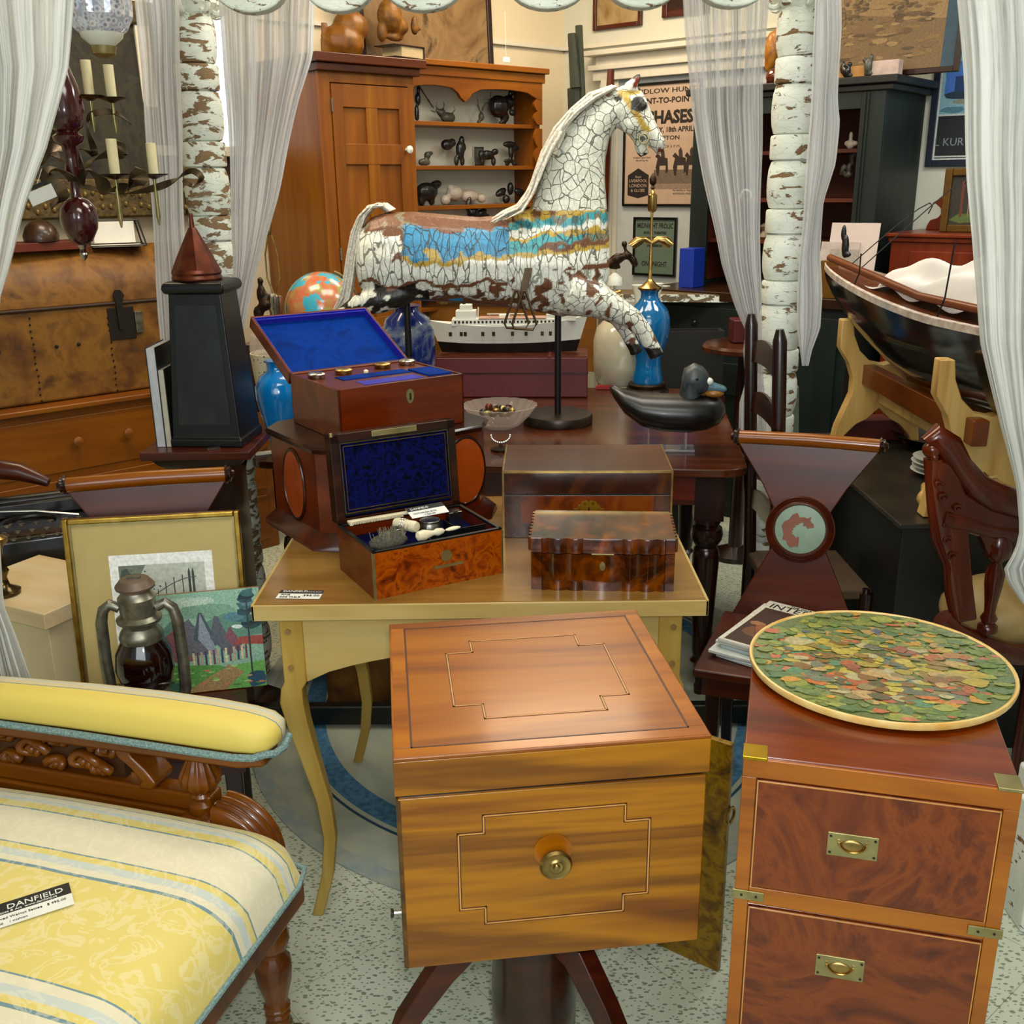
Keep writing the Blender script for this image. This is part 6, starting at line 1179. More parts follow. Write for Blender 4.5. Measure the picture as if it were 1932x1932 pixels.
def ysec(u):
    w = yhalf(u); zt = .245+.075*max(0, (u-.4)/.6)**1.4; zb = .02+.24*max(0, (u-.5)/.5)**1.5+.14*max(0, (.2-u)/.2)**1.5; y = L*u; q = []
    for k in range(13):
        a = pi*k/12; q.append(V3((-w*cos(a) if True else 0, y, zt-(zt-zb)*sin(a)**.8)))
    return q
us = [i/28 for i in range(29)]
h_ = B(); h_.loft([ysec(u) for u in us], cap=False, closed=False); h_.out('hull', plain('gloss_black_hull', '#090a09', .12, 0, .6, c2='#151512', sc=6), yt, smooth=70)
gw = B()
for s in (-1, 1):
    gw.loft([[V3((s*yhalf(u)*1.01, L*u, ysec(u)[0].z-.013)), V3((s*yhalf(u)*1.02, L*u, ysec(u)[0].z+.006)), V3((s*yhalf(u)*.93, L*u, ysec(u)[0].z+.008)), V3((s*yhalf(u)*.93, L*u, ysec(u)[0].z-.01))] for u in us])
gw.out('white_gunwale', plain('old_white_gunwale', '#cfc4b8', .5, c2='#a08c7c'), yt)
B().loft([[V3((-yhalf(u)*.97, L*u, ysec(u)[0].z-.004)), V3((yhalf(u)*.97, L*u, ysec(u)[0].z-.004))] for u in us], cap=False, closed=False).out('deck', wood('deck_wood', ['#6b3a22', '#8a5236'], 'y'), yt)
B().tube([(-.09, -.05, .275), (-.075, .8, .285), (-.02, 1.48, .345)], .012, 10).out('boom', wood('spar', ['#6b3418', '#8a4a28'], 'y'), yt)
def sailf(u, v):
    y = .05+1.1*v; x = -.06+.20*u; z = .275+.15*sin(pi*u)*sin(pi*v)**.6*(1+.35*sin(v*7)) + .012*sin(u*19+v*8)+.010*sin(v*31+u*5); return V3((x, y, z))
B().grid(sailf, 40, 60).out('sail', plain('white_sailcloth', '#dad6d0', .8, var=.03), yt, smooth=180)
for p_ in ([(-.13, .62, .24), (-.11, .62, .30), (-.10, .62, .44)], [(-.10, 1.15, .27), (-.08, 1.15, .32), (-.08, 1.15, .38)]): B().tube(p_, .0025, 6).out('stay', IRON, yt)
B().tube([(-.02, 1.35, .32)]+[(-.02+.34*sin(a*1.5), 1.35+.1*a, .32+.20*sin(a*1.9)) for a in (.2, .4, .6, .8, 1., 1.15)], .0018, 6).out('stay', IRON, yt); B().tube([(.0, 1.3, .32)]+[(.0+.42*sin(a*1.5), 1.3+.1*a, .32+.29*sin(a*1.7)) for a in (.2, .4, .6, .8, 1., 1.2)], .0018, 6).out('stay', IRON, yt)
# plates and small things on the black chest
for i in range(4):
    o = B().lathe([(.035, 0), (.04, .003), (.082, .014), (.086, .017), (.08, .017), (.04, .007), (.001, .006)], 40).out('plate', WHITEP, None); q = Z(1760, 900, .661); o.location = (q.x+.03+.004*(i % 2), q.y+.02, .661+i*.013)
    tag(o, ['bottom white plate of the stack on the black chest', 'second white plate up on the black chest', 'third white plate up on the black chest', 'topmost white plate on the black chest'][i], 'plate', 'white plates on the black chest')
q = Z(1740, 960, .661); o = B().lathe([(.004, 0), (.018, .01), (.024, .03), (.02, .055), (.012, .09), (.010, .16)], 18, RXa(-pi/2)).out('wooden_club', LIGHTP, None); o.location = (q.x, q.y-.02, .686); o.rotation_euler = (0, 0, -.35); tag(o, 'pale turned wooden club lying on the front edge of the black chest', 'club')
q = Z(1745, 765, .661); o = B().lathe([(.10, 0), (.15, .03), (.155, .035), (.1, .012), (.001, .01)], 40).out('black_bowl', BLACK, None); o.location = (1.42, 3.28, .661); tag(o, 'wide black bowl between the cradle end boards', 'bowl')
o = B().bb(-.1, .1, -.05, .05, 0, .07).out('red_box', plain('deep_red_wood', '#4a1408', .4), None, bev=.004); o.location = (1.22, 3.39, .661); tag(o, 'low dark red box behind the far cradle board', 'box')

# ================================================================ LADDER-BACK CHAIR, LEANING FRAMES, STOOL
lb = thing('ladder_back_chair', 'dark ladder-back chair seen side on beside the right peeling post', 'chair', (.70, 2.68, 0), radians(90)); 
for s in (-1, 1):
    for yy, hh, nn in ((.0, 1.15, 1), (-.24, .46, 0)):
        B().tube([(s*.155, yy, 0), (s*.155, yy, .45), (s*.155, yy+(.035 if nn else 0), hh-.03), (s*.155, yy+(.037 if nn else 0), hh)], [.016, .019, .018, .010], 12).out('post' if nn else 'front_leg', MAHDZ, lb)
for z in (.62, .76, .90, 1.04):
    n = 12; B().up([(-.15+.30*i/n, z-.02+.012*sin(pi*i/n)) for i in range(n+1)]+[(.15-.30*i/n, z+.03+.028*sin(pi*i/n)) for i in range(n+1)], .008, y0=.0+.05*(z-.45)).out('slat', MAHD, lb, bev=.001)
B().bb(-.16, .16, -.255, .01, .43, .46).out('rush_seat', plain('brown_rush', '#4a3418', .8), lb, bev=.008); B().tube([(-.155, -.24, .2), (.155, -.24, .2)], .009, 8).tube([(-.155, 0, .25), (-.155, -.24, .25)], .009, 8).tube([(.155, 0, .25), (.155, -.24, .25)], .009, 8).out('stretchers', MAHD, lb)
for i, (m_, l) in enumerate(((MAHD, 'dark brown frame leaning at the back of the row beside the ladder-back chair'), (BRASSD, 'gilt edged frame leaning in the middle of the row beside the ladder-back chair'), (plain('grey_green_frame', '#5c6456', .5), 'grey green frame leaning at the front of the row beside the ladder-back chair'))):
    t = thing('stacked_picture', l, 'picture frame', (.885+.028*i, 3.13-.03*i, .0), radians(82), rx=radians(-4)); B().bb(0, .03, 0, .018, 0, .93-.015*i).bb(.27, .30, 0, .018, 0, .93-.015*i).bb(.03, .27, 0, .018, .90-.015*i, .93-.015*i).bb(.03, .27, 0, .018, 0, .03).out('frame', m_, t, bev=.002); B().bb(.02, .28, .006, .012, .02, .91).out('panel', plain('dull_panel_%d' % i, ['#5a4a3a', '#8f8c7c', '#6e6a5a'][i], .5), t)
sl = thing('round_stool_table', 'low round dark table with a polished edge behind the thin curtain', 'table', (.93, 4.02, 0)); B().lathe([(.16, .86), (.175, .865), (.175, .88), (.165, .89), (.001, .892)], 40).out('tabletop', TABD, sl); B().lathe([(.10, 0), (.10, .02), (.03, .05), (.025, .4), (.035, .6), (.03, .84), (.08, .86)], 20).out('pedestal', MAHD, sl)
o = B().bb(-.10, .08, -.05, .05, 0, .09).out('red_case', plain('dark_red_leather', '#4a0f10', .45), None, bev=.006); o.location = (.97, 4.05, .893); tag(o, 'dark red leather case on the round stool table', 'case')
o = B().prism([(-.09, -.03), (.10, -.02), (.09, .035), (-.03, .04)], .02, z0=.01).out('folded_paper', plain('buff_paper', '#a88a68', .7), None); o.location = (1.02, 3.93, .892); tag(o, 'buff folded paper beside the red case', 'paper')
dc = thing('dark_area_filler', 'near-black box added to stand in for the dark area behind the duck decoy, with a dull red rail', 'filler', (.60, 4.26, .0), 0); B().bb(-.05, .30, .04, .05, .0, .9).bb(-.05, .30, .12, .13, .0, .9).bb(-.05, -.03, .05, .12, .0, .9).bb(.28, .30, .05, .12, .0, .9).out('panel', plain('near_black_filler', '#0e0b09', .6), dc); B().bb(-.06, .31, .02, .04, .55, .63).out('red_rail', plain('dull_red_rail', '#3c0a0a', .5), dc)  # added near-black box, stands in for the dark area under the counter

# ================================================================ CARVED CHAIR AT THE RIGHT EDGE
kc = thing('carved_armchair', 'red brown carved armchair with turned spindles behind the round tray, at the right edge', 'armchair', (1.25, 2.22, 0)); YK = 2.16
CARV = wood('red_carved_mahogany', ['#2c0e06', '#531c0c', '#6e2a12'], 'z', rough=.22, coat=.5)
def kp_(x, y, o=0): p = Y(x, y, YK+o); return p-V3((1.25, 2.22, 0))
B().tube([kp_(1748, 835), kp_(1762, 822), kp_(1790, 842), kp_(1812, 880), kp_(1840, 915), kp_(1875, 938), kp_(1940, 958), kp_(2010, 990, .1)], [.016, .028, .030, .026, .030, .034, .034, .03], 14).out('crest_rail', CARV, kc, smooth=60)
B().ell(tuple(kp_(1758, 848)), (.020, .022, .020)).ell(tuple(kp_(1762, 862, -.01)), (.010, .012, .010)).out('scroll_end', CARV, kc)
B().tube([kp_(1762, 865), kp_(1760, 900), kp_(1768, 950), kp_(1780, 1010), kp_(1795, 1060), kp_(1800, 1110), kp_(1810, 1165)], [.018, .014, .018, .022, .016, .018, .016], 10, 1.3).out('carved_stile', CARV, kc, smooth=60)
sl_ = [(1757, 865), (1800, 872), (1818, 928), (1855, 950), (1932, 965), (2010, 985), (2010, 1060), (1932, 1045), (1888, 1030), (1864, 1056), (1842, 1005), (1824, 992), (1832, 1100), (1840, 1165), (1800, 1172), (1790, 1100), (1774, 1000)]
B().prism([(kp_(*q).x, kp_(*q).z) for q in sl_], .032, Matrix.Translation((0, kp_(1800, 900).y+.0, 0)) @ RX).out('carved_slab', CARV, kc, bev=.007)
b = B(); rnd = random.Random(4)
for i, (x, y, r_) in enumerate(((1778, 940, .012), (1790, 985, .013), (1786, 1020, .010), (1796, 1050, .011), (1770, 915, .009), (1806, 960, .01))):
    c = kp_(x, y, -.022); b.tube([(c.x+r_*(1-j/16)*cos(j*.5), c.y, c.z+r_*(1-j/16)*sin(j*.5)) for j in range(15)], .003, 6)
tag(b.out('carved_scrolls', CARV, kc, smooth=60), kind='stuff')
B().tube([kp_(1775, 975), kp_(1820, 985), kp_(1870, 1000), kp_(1945, 1012)], [.026, .022, .022, .026], 10).out('lower_rail', CARV, kc, smooth=60)
def spind(x, y0, y1, o=0):
    a, c = kp_(x, y1, o), kp_(x, y0, o); hh = c.z-a.z; B().lathe([(.022, 0), (.022, hh*.06), (.014, hh*.09), (.019, hh*.14), (.012, hh*.2), (.014, hh*.3), (.020, hh*.5), (.021, hh*.62), (.012, hh*.72), (.014, hh*.74), (.030, hh*.80), (.031, hh*.92), (.022, hh)], 20, T(a.x, a.y, a.z)).out('spindle', CARV, kc, smooth=60)
spind(1862, 1010, 1190); spind(1960, 1030, 1215, .05)
B().tube([kp_(1778, 1165), kp_(1800, 1190), kp_(1850, 1215), kp_(1910, 1235), kp_(1990, 1240, .05)], [.024, .026, .026, .026, .026], 10).out('seat_rail', CARV, kc, smooth=60)
B().ell(tuple(kp_(1900, 1150, .15)), (.16, .13, .085), None, 28).out('leather_seat_pad', CREAML, kc, smooth=70)
for x, o in ((1800, .02), (1960, .05), (1850, .25), (1975, .25)):
    c = kp_(x, 1200, o); B().tube([c, V3((c.x, c.y, .25)), V3((c.x, c.y, 0))], [.022, .020, .016], 12).out('leg', CARV, kc)
B().tube([kp_(1850, 905, .12), kp_(1880, 900, .2), kp_(1920, 930, .2), kp_(1900, 970, .1)], .004, 6).out('cane_strand', LIGHTP, kc)

# ================================================================ LEFT BACK: CHEST OF DRAWERS, TRUNK, LAMPS
ch = thing('pine_chest', 'orange pine chest of drawers with wooden knobs under the domed hide trunk', 'chest of drawers', Z(310, 735, .75).xy.to_3d()-DL*1.0, AL); 
q = Z(310, 735, .75); s_ = (K-q).dot(DL); off_ = (q-K).dot(NL)
ch.location = wl(s_+.92, 0, off_); W = 1.36; D = off_-.03
B().bb(0, W, 0, D, 0, .73).out('carcass', PINEX, ch, bev=.003); B().bb(-.02, W+.02, -.025, D, .73, .75).out('top_board', PINEX, ch, bev=.005)
for i, z in enumerate((.50, .27, .04)):
    d = B().bb(.03, .86, -.006, 0, z, z+.20).out('drawer', PINEX, ch, bev=.003); B().bb(.92, W-.04, -.006, 0, z, z+.20).out('drawer', PINEX, ch, bev=.003)
    for x in (.56, .75): B().lathe([(.007, 0), (.008, .006), (.017, .016), (.018, .024), (.006, .030)], 18, T(x, -.006, z+.11) @ RXa(pi/2)).out('knob', PINEX, d)
tk = thing('domed_trunk', 'old domed tan hide trunk with iron fittings standing on the pine chest', 'trunk', wl(s_+.86, .751, off_-.06), AL); W = 1.24; D = .335
B().bb(0, W, 0, D, 0, .335).out('body', LEATH, tk, bev=.012)
n = 16; rr = [[V3((x, D/2-(D/2)*cos(pi*i/n), .34+.20*sin(pi*i/n)**.8)) for i in range(n+1)] for x in (0, .01, W-.01, W)]
B().loft(rr).out('domed_lid', LEATH, tk, smooth=60, bev=.006)
B().tube([(0, -.004, .337), (W, -.004, .337)], .006, 8).out('lid_seam', plain('seam_hide', '#2e1a0c', .7), tk)
IR2 = plain('old_iron', '#1e1812', .6, .5)
for x in (.12, .42, .70, .95):
    b = B()
    for i in range(14): b.ell((x+.002*sin(i*5), -.003, .01+i*.023), (.0035, .003, .0045), None, 6)
    tag(b.out('nail_row', IR2, tk), kind='stuff')
for x in (.50, .58, .30, .23): B().ell((x, -.004, .20), (.007, .006, .007), None, 10).out('stud', IR2, tk)
B().bb(.70, .80, -.006, 0, .20, .32).out('lock_plate', IR2, tk, bev=.002); B().up([(.735, .24), (.75, .24), (.757, .34), (.768, .365), (.755, .385), (.735, .385), (.725, .365), (.733, .34)], .006, y0=-.010).out('hasp', IR2, tk)
B().bb(.80, .83, -.012, -.002, .22, .30).out('side_clasp', TIN, tk, bev=.002)
TT = .751+.46
# dark painting behind trunk
dp = thing('dark_painting', 'large dark oil painting in an ornate carved frame standing behind the trunk', 'painting', wl(3.62, 1.385, .06), AL, rx=radians(-3)); w, h = 1.42, .80
b = B(); fw = .085; b.bb(0, fw, -.04, 0, 0, h).bb(w-fw, w, -.04, 0, 0, h).bb(fw, w-fw, -.04, 0, 0, .15).bb(fw, w-fw, -.04, 0, h-fw, h)
fr = b.out('frame', plain('dull_gilt_frame', '#5c4a22', .45, .4, sc=60, c2='#2e2410', bump=.6), dp, bev=.01)
b = B(); rnd = random.Random(3)
for i in range(90): b.ell((.03+(i//2)*(w-.06)/44, -.042, (.04 if i % 2 else .09)+.012*sin(i*1.3)), (.009, .006, .012), None, 6)
tag(b.out('carved_leaves', plain('gilt_leaves', '#75602e', .4, .5), fr), kind='stuff')
B().bb(fw-.005, w-fw+.005, -.012, -.004, fw-.005, h-fw+.005).out('canvas', burl('very_dark_canvas', ['#0d0b06', '#1e1a0d', '#332f18', '#14120a', '#28200f'], 6, .6, 0), dp)
wf = thing('framed_picture', 'narrow brown framed picture on the wall behind the left peeling post', 'picture', wl(2.22, 1.40, .002), AL); B().bb(0, .03, -.02, 0, 0, .26).bb(.19, .22, -.02, 0, 0, .26).bb(.03, .19, -.02, 0, 0, .03).bb(.03, .19, -.02, 0, .23, .26).out('frame', MAH, wf, bev=.003); B().bb(.02, .2, -.008, -.001, .02, .24).out('picture', plain('dark_print', '#3a2c1c', .4), wf); B().bb(.13, .19, -.011, -.008, .04, .06).out('label', PAPER, wf)
rq = onl(25, 470, .33); rb = box1('red_box', 'flat red brown box lying on the domed trunk at the left', 'box', wl, (K-rq).dot(DL), TT+.075, .33, AL, .28, .16, .03, plain('red_brown_wood', '#5e2210', .4), rz=.1)
o = B().lathe([(.06, 0), (.062, .02), (.05, .05), (.03, .07), (.001, .08)], 20).out('carved_bowl', burl('dark_carved', ['#1a1008', '#4a2c14'], 20, .4), None); o.location = onl(78, 450, .27).xy.to_3d()+V3((0, 0, TT+.107)); tag(o, 'dark carved bowl on the flat red brown box', 'bowl')
gt = thing('glass_cloche_tray', 'black leaded glass tray with a pale liner standing on the trunk', 'tray', onl(218, 445, .25).xy.to_3d()+V3((0, 0, TT+.078)), AL-.3)
b = B(); w2 = .16
for z, k in ((0, 1), (.09, .8)):
    for i in range(4): p_ = [(-1, -1), (1, -1), (1, 1), (-1, 1)]; a_, c_2 = p_[i], p_[(i+1) % 4]; b.tube([(a_[0]*.10*k, a_[1]*.08*k, z+.004), (c_2[0]*.10*k, c_2[1]*.08*k, z+.004)], .003, 6)
for x, y in ((-1, -1), (1, -1), (1, 1), (-1, 1)): b.tube([(x*.10, y*.08, .004), (x*.08, y*.064, .094)], .003, 6)
b.out('lead_lines', IRON, gt); B().bb(-.09, .09, -.07, .07, 0, .003).out('pale_liner', PAPER, gt); B().bb(-.075, .075, .052, .055, .008, .09).out('back_pane', PAPER, gt)
# chandelier
CX, CY = Y(150, 420, 2.5).x, 2.5
cl_ = thing('chandelier', 'hanging chandelier with a dark red turned stem, twisted leaf arms and candle tubes', 'chandelier', (CX, CY, 0)); CM = plain('oxblood_lacquer', '#3a0d10', .15, 0, .6, var=.15); LF = plain('bronzed_leaf', '#4f3f26', .45, .6, c2='#2a2014')
def cz(y): return Y(150, y, CY).z
k = (V3((CX, CY, 1.5))-V3((0, 0, CH))).dot(-CB)/F
B().lathe([(r_*k, cz(y)) for r_, y in ((4, 486), (7, 478), (5, 466), (9, 462), (20, 455), (32, 432), (35, 410), (32, 392), (22, 378), (10, 372), (8, 340), (13, 322), (11, 300), (14, 276), (26, 268), (28, 256), (18, 250), (28, 240), (34, 222), (35, 200), (30, 165), (20, 130), (12, 100), (6, 60), (3, -400))], 28).out('turned_stem', CM, cl_, smooth=60)
B().lathe([(r_*k, cz(y)) for r_, y in ((1, 492), (6, 486), (8, 480), (5, 472), (9, 462))], 20).out('glass_finial', SILV, cl_)
def cpnt(x, y, o=0): p = Y(x, y, CY+o); return V3((p.x-CX, o, p.z))
def ribbon(pts, w, name='leaf_arm'):
    b = B(); P_ = [cpnt(*p) for p in pts]; n = len(P_); r = []
    Q = []
    for i in range((n-1)*4+1):
        u = i/4; j = min(int(u), n-2); f = u-j; p0, p1, p2, p3 = P_[max(j-1, 0)], P_[j], P_[j+1], P_[min(j+2, n-1)]
        Q.append(.5*((2*p1)+(p2-p0)*f+(2*p0-5*p1+4*p2-p3)*f*f+(3*p1-p0-3*p2+p3)*f**3))
    for i, p in enumerate(Q):
        a_ = i*.35; t_ = (Q[min(i+1, len(Q)-1)]-Q[max(i-1, 0)]).normalized(); s_2 = t_.cross(V3((0, 1, 0))).normalized(); d = (s_2*cos(a_)+V3((0, 1, 0))*sin(a_)); nn = t_.cross(d); ww = w*k*(.4+.6*sin(pi*min(1, .15+i/len(Q)*.8)))
        r.append([p-d*ww-nn*.001, p+d*ww-nn*.001, p+d*ww+nn*.001, p-d*ww+nn*.001])
    return b.loft(r).out(name, LF, cl_, smooth=80)
arms = [[(150, 345, 0), (165, 320, -.02), (190, 345, -.05), (205, 360, -.08), (222, 358, -.10)], [(222, 358, -.10), (245, 350, -.11), (262, 330, -.11), (262, 345, -.12), (240, 355, -.12)], [(155, 320, 0), (150, 280, .02), (178, 290, .03), (165, 240, .04), (175, 215, .05), (215, 212, .06), (248, 235, .06)],
        [(150, 330, 0), (180, 300, .03), (230, 285, .05), (205, 270, .05)], [(150, 350, 0), (110, 320, -.03), (85, 330, -.05), (120, 370, -.04), (95, 390, -.05)], [(150, 340, 0), (125, 290, .02), (90, 280, .03), (70, 310, .04)],
        [(150, 350, 0), (230, 365, .05), (290, 355, .05), (330, 340, .05), (360, 322, .05), (380, 335, .05), (365, 350, .05), (345, 340, .05)], [(145, 320, 0), (110, 300, .08), (90, 262, .10), (105, 240, .11)]]
for i, a_ in enumerate(arms): ribbon(a_, 15 if i not in (6, 2) else 7)
for i, (x, y0, y1, o, py) in enumerate(((217, 262, 328, -.10, 430), (290, 270, 328, .05, 425), (169, 113, 180, .05, 250), (211, 122, 184, .06, 252))):
    p0, p1 = cpnt(x, y1, o), cpnt(x, y0, o); c = B().lathe([(9*k, 0), (9.3*k, p1.z-p0.z), (5*k, p1.z-p0.z+.0005)], 18, T(p0.x, p0.y, p0.z)).out('candle_tube', CAND, cl_)
    B().lathe([(3*k, -10*k), (12*k, -6*k), (26*k, -2*k), (27*k, 0), (22*k, -1*k), (4*k, -3*k)], 24, T(p0.x, p0.y, p0.z)).out('drip_pan', BRONZE, cl_)
    pb_ = cpnt(x, py, o); B().lathe([(1.5*k, pb_.z), (4.5*k, pb_.z+.02), (3*k, p0.z-.02), (4*k, p0.z-.008)], 10, T(p0.x, p0.y, 0)).out('spike', BRASSD, cl_)
t = thing('hanging_tag', 'white card tag hanging from the chandelier arm', 'tag', Y(55, 375, 2.42), 0, ry=-.35); B().bb(0, .062, -.001, 0, -.018, .012).out('card', PAPER, t); B().bb(.0, .055, -.002, -.001, .014, .022).out('black_card', INK, t); B().tube([(.03, 0, .02), (.05, .02, .05)], .0006, 4).out('string', PAPER, t)
# cut-glass pendant lamp above
cg = thing('crystal_pendant', 'cut crystal bowl pendant lamp hanging at the top left', 'pendant lamp', Y(192, 65, 3.1)); PG = NT('lit_crystal'); pvv = PG.n('TexVoronoi', i_Vector=PG.obj((60, 60, 60)), i_Scale=1); PGM = PG.base(PG.ramp(pvv.outputs[0], [(.15, H('#3c4048')), (.45, H('#c8ccd4')), (.7, H('#8a8f98'))]), .08, .3); PG.p.inputs['Emission Color'].default_value = H('#e8ecf4'); PG.p.inputs['Emission Strength'].default_value = .12
B().lathe([(.055, 0), (.07, .012), (.088, .045), (.090, .075), (.088, .14), (.05, .2)], 36, flute=.05, nf=18).out('crystal_bowl', PGM, cg, smooth=10); B().lathe([(.03, -.03), (.055, -.008), (.058, .003), (.05, .006)], 24).out('base_rim', WHITEP, cg); B().lathe([(.01, .2), (.01, .8)], 8).out('chain', BRASS, cg); B().lathe([(.015, -.06), (.03, -.05), (.035, -.03), (.02, -.028)], 16).out('brass_cup', BRASSD, cg)
# stand with tower
sd = thing('pedestal_stand', 'small square mahogany stand under the black tapering tower', 'stand', (-.83, 2.73, 0)); B().bb(-.145, .145, -.13, .13, .815, .838).out('stand_top', MAH, sd, bev=.004)
B().loft([[V3((x*w_, y*w_*.9, z)) for x, y in ((-1, -1), (1, -1), (1, 1), (-1, 1))] for z, w_ in ((.815, .125), (.795, .11), (.775, .085), (.74, .078), (.06, .078), (.03, .11), (0, .12))]).out('stand_body', MAHDZ, sd)
tw = thing('black_tower', 'tall black tapering box tower with a lipped top on the mahogany stand', 'tower', (-.805, 2.74, .8385), radians(-4))
def sq(w_, z, d_=None): return [V3((x*w_/2, y*(d_ or w_)/2, z)) for x, y in ((-1, -1), (1, -1), (1, 1), (-1, 1))]
B().loft([sq(.196, 0, .18), sq(.196, .02, .18), sq(.186, .025, .17), sq(.138, .40, .13)]).out('body', BLACK, tw, bev=.004)
B().loft([[V3((p.x*.76, -q/2-.002, p.z)) for p in sq(w_, z)[:2]]+[V3((p.x*.76, -q/2+.002, p.z)) for p in sq(w_, z)[1::-1]] for w_, z, q in ((.186, .06, .168), (.142, .37, .133))]).out('sunken_panel', plain('black_leather', '#101312', .35, c2='#1c211e', sc=20), tw)
B().loft([sq(.140, .398, .13), sq(.158, .402, .148), sq(.165, .412, .155), (sq(.160, .425, .15)), sq(.14, .43, .13)]).out('lipped_top', BLACK, tw, bev=.004)
cf = thing('copper_funnel', 'brown copper faceted funnel standing inverted on the black tower', 'funnel', (-.815, 2.735, 1.2695), .3)
B().lathe([(.062, 0), (.064, .004), (.061, .012), (.064, .018), (.061, .026)], 32).out('rim', COPPER, cf); B().lathe([(.0615, .024), (.045, .06), (.012, .125), (.009, .13)], 8).out('faceted_cone', COPPER, cf, smooth=10); B().lathe([(.0075, .125), (.0045, .165), (.0035, .166)], 12).out('spout', COPPER, cf)
for i, (x, hh, w_, m_, l) in enumerate(((-.115, .262, .022, '#b9bcc0', 'tall white edged book standing left of the black tower'), (-.090, .205, .014, '#b8b4a0', 'cream edged thin book between the tall book and black tower'))):
    t = thing('book', l, 'book', (-.83+x, 2.66, .839), .02); B().bb(0, w_, 0, .15, 0, hh).out('pages', plain('page_edge_%d' % i, m_, .7), t); B().bb(-.002, 0, -.002, .152, 0, hh+.003).bb(w_, w_+.002, -.002, .152, 0, hh+.003).out('cover', BLACK, t)
o = B().bb(0, .035, 0, .016, 0, .004).out('silver_tag', SILV, None); o.location = (-.80, 2.615, .839); o.rotation_euler.z = .5; tag(o, 'small silver tag at the foot of the black tower', 'tag')
# brass lamp harp and small statues by the curtain
hl_ = thing('harp_lamp', 'brass table lamp with a bare harp beside the wide left curtain', 'lamp', Y(521, 590, 3.75).xy.to_3d()+V3((0, 0, .741))); bz = Y(521, 590, 3.75).z-.741; tz2 = Y(521, 365, 3.75).z-.741
B().lathe([(.045, 0), (.05, .02), (.02, .05), (.03, bz*.6), (.022, bz), (.028, bz+.02), (.028, bz+.06), (.012, bz+.07)], 24).out('silver_base', SILV, hl_); hh = tz2-bz
B().tube([(-.004, 0, bz+.07), (-.022, 0, bz+hh*.30), (-.022, 0, bz+hh*.50), (-.006, 0, bz+hh*.66), (.006, 0, bz+hh*.66), (.022, 0, bz+hh*.50), (.022, 0, bz+hh*.30), (.004, 0, bz+.07)], .003, 8).out('harp', BRASS, hl_)
B().lathe([(.004, bz+hh*.66), (.010, bz+hh*.70), (.005, bz+hh*.75), (.009, bz+hh*.82), (.004, bz+hh*.86), (.008, bz+hh*.94), (.001, bz+hh)], 14).out('finial', BRASS, hl_)
carve('bronze_figure', 'small dark bronze figure group beside the brass harp lamp', 'sculpture', [(493, 555, 9, 18), (491, 530, 6, 8), (500, 575, 12, 12), (488, 590, 10, 14), (505, 560, 6, 8)], .98, off=0, mat=BRONZE, group=None, fn=lambda x, y, o: Y(x, y, 3.6), an=0, vox=.006)
q = Y(495, 600, 3.6); o = B().bb(-.06, .07, -.06, .06, .741, .979).out('plinth', MAHD, None, bev=.003); o.location = (q.x, 3.6, 0); tag(o, 'dark square plinth under the small bronze figures', 'plinth')

# ================================================================ LOWER LEFT: DESK, TYPEWRITER, BOX, CANDLESTICK
dk2 = thing('writing_desk', 'dark desk at the left edge carrying the black typewriter', 'desk', (-1.52, 2.36, 0), radians(24)); B().bb(-.1, .50, -.06, .42, .54, .57).out('desktop', plain('worn_brown_top', '#4a3a26', .5, c2='#2c2014'), dk2, bev=.004); B().bb(-.08, .48, -.04, .40, .47, .54).out('apron', MAHD, dk2)
for x in (-.05, .47):
    for y in (-.0, .37): B().bb(x-.02, x+.02, y-.02, y+.02, 0, .47).out('leg', MAHD, dk2)
ty = thing('typewriter', 'black portable typewriter with chrome lever on the desk at the left edge', 'typewriter', (-1.32, 2.43, .571), radians(24)); B().box((.10, .12, .045), (.36, .32, .09), None, .92, .9).out('body', plain('gloss_black', '#0a0a0a', .15, 0, .5), ty, bev=.012); B().bb(-.05, .26, .16, .24, .09, .13).out('carriage', BLACK, ty, bev=.006)
B().tube([(-.09, .2, .125), (.30, .2, .125)], .018, 16).out('platen', BLACK, ty); B().tube([(.0, .08, .14), (.12, .05, .135), (.22, .02, .12)], .003, 8).out('chrome_lever', SILV, ty)
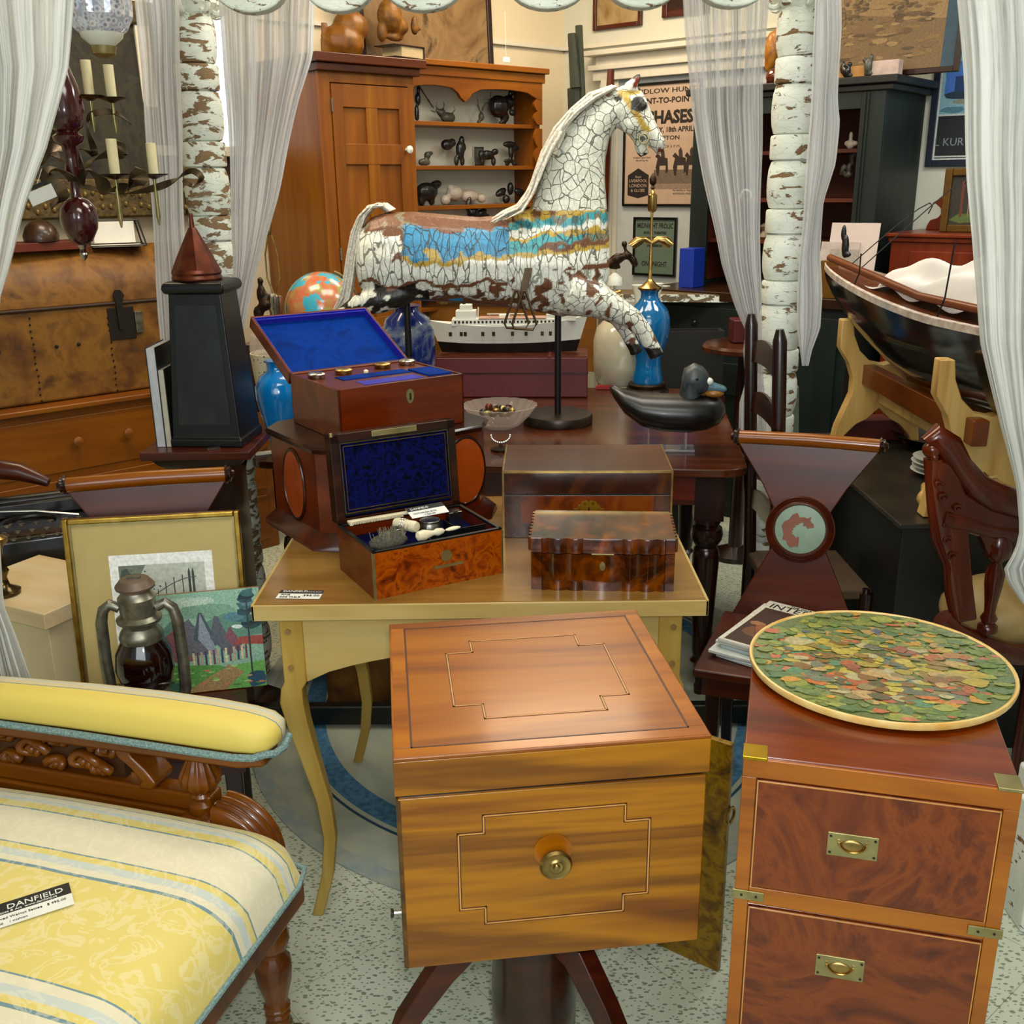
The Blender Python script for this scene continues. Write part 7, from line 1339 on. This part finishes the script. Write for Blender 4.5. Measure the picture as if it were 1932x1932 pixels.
B().torus((.10, .09, .092), .07, .008, None, 28, 8, 0, pi).out('type_basket', plain('dark_steel', '#33302c', .3, .6), ty)
b = B()
for r_ in range(3):
    for i in range(9): b.lathe([(.008, 0), (.008, .004)], 10, T(-.04+i*.034+r_*.01, -.02+r_*.028, .086+r_*.010))
tag(b.out('keys', TIN, ty), kind='stuff')
cr = tag(B().tube([(-.25, 0, 0), (-.12, .01, .03), (0, 0, .035), (.10, 0, .02), (.17, 0, -.01)], [.02, .026, .03, .024, .012], 12).out('chair_crest', MAH, None), 'curved mahogany chair crest rising behind the typewriter', 'chair back')
q = Y(-30, 905, 2.62); cr.location = q
pbx = thing('pine_box', 'pale new pine box with an overhanging lid behind the settee arm', 'box', (-1.01, 2.03, 0), radians(-27)); B().bb(-.30, -.02, .02, .24, 0, .59).out('body', plain('pale_cream_side', '#cdbd94', .5, var=.03), pbx, bev=.003); B().bb(-.33, .0, 0, .26, .59, .628).out('lid', wood('pale_lid', ['#d8b98a', '#efd8ae', '#f4e2c0'], 'x', rough=.45, coat=.1), pbx, bev=.003)
cs_ = thing('candlestick', 'tarnished gilt candlestick standing on the pale pine box', 'candlestick', (-1.15, 2.15, .629)); B().lathe([(.035, 0), (.036, .008), (.015, .02), (.011, .04), (.018, .055), (.010, .07), (.012, .11), (.026, .125), (.030, .135), (.014, .142), (.010, .16), (.018, .19), (.022, .20), (.016, .203)], 24).out('stem', plain('tarnished_gilt', '#6b5a34', .2, .9, c2='#2c2418'), cs_, smooth=50)

carve('golden_carving', 'rough golden carved piece on the green cabinet left of the right peeling post', 'carving', [(1456, 95, 14, 34), (1468, 70, 9, 20), (1450, 120, 8, 16)], ctop, off=.22, fn=onr, an=AR, mat=burl('golden_carved_wood', ['#7a4a1a', '#b57a34', '#c99048'], 9, .5), vox=.006, group=None)
carve('brown_pot', 'small glossy brown round pot beside the golden carved piece', 'pot', [(1460, 134, 15, 14), (1455, 145, 10, 5)], ctop, off=.40, fn=onr, an=AR, mat=plain('glossy_brown', '#5a1e0c', .15, 0, .5), vox=.004, group=None)
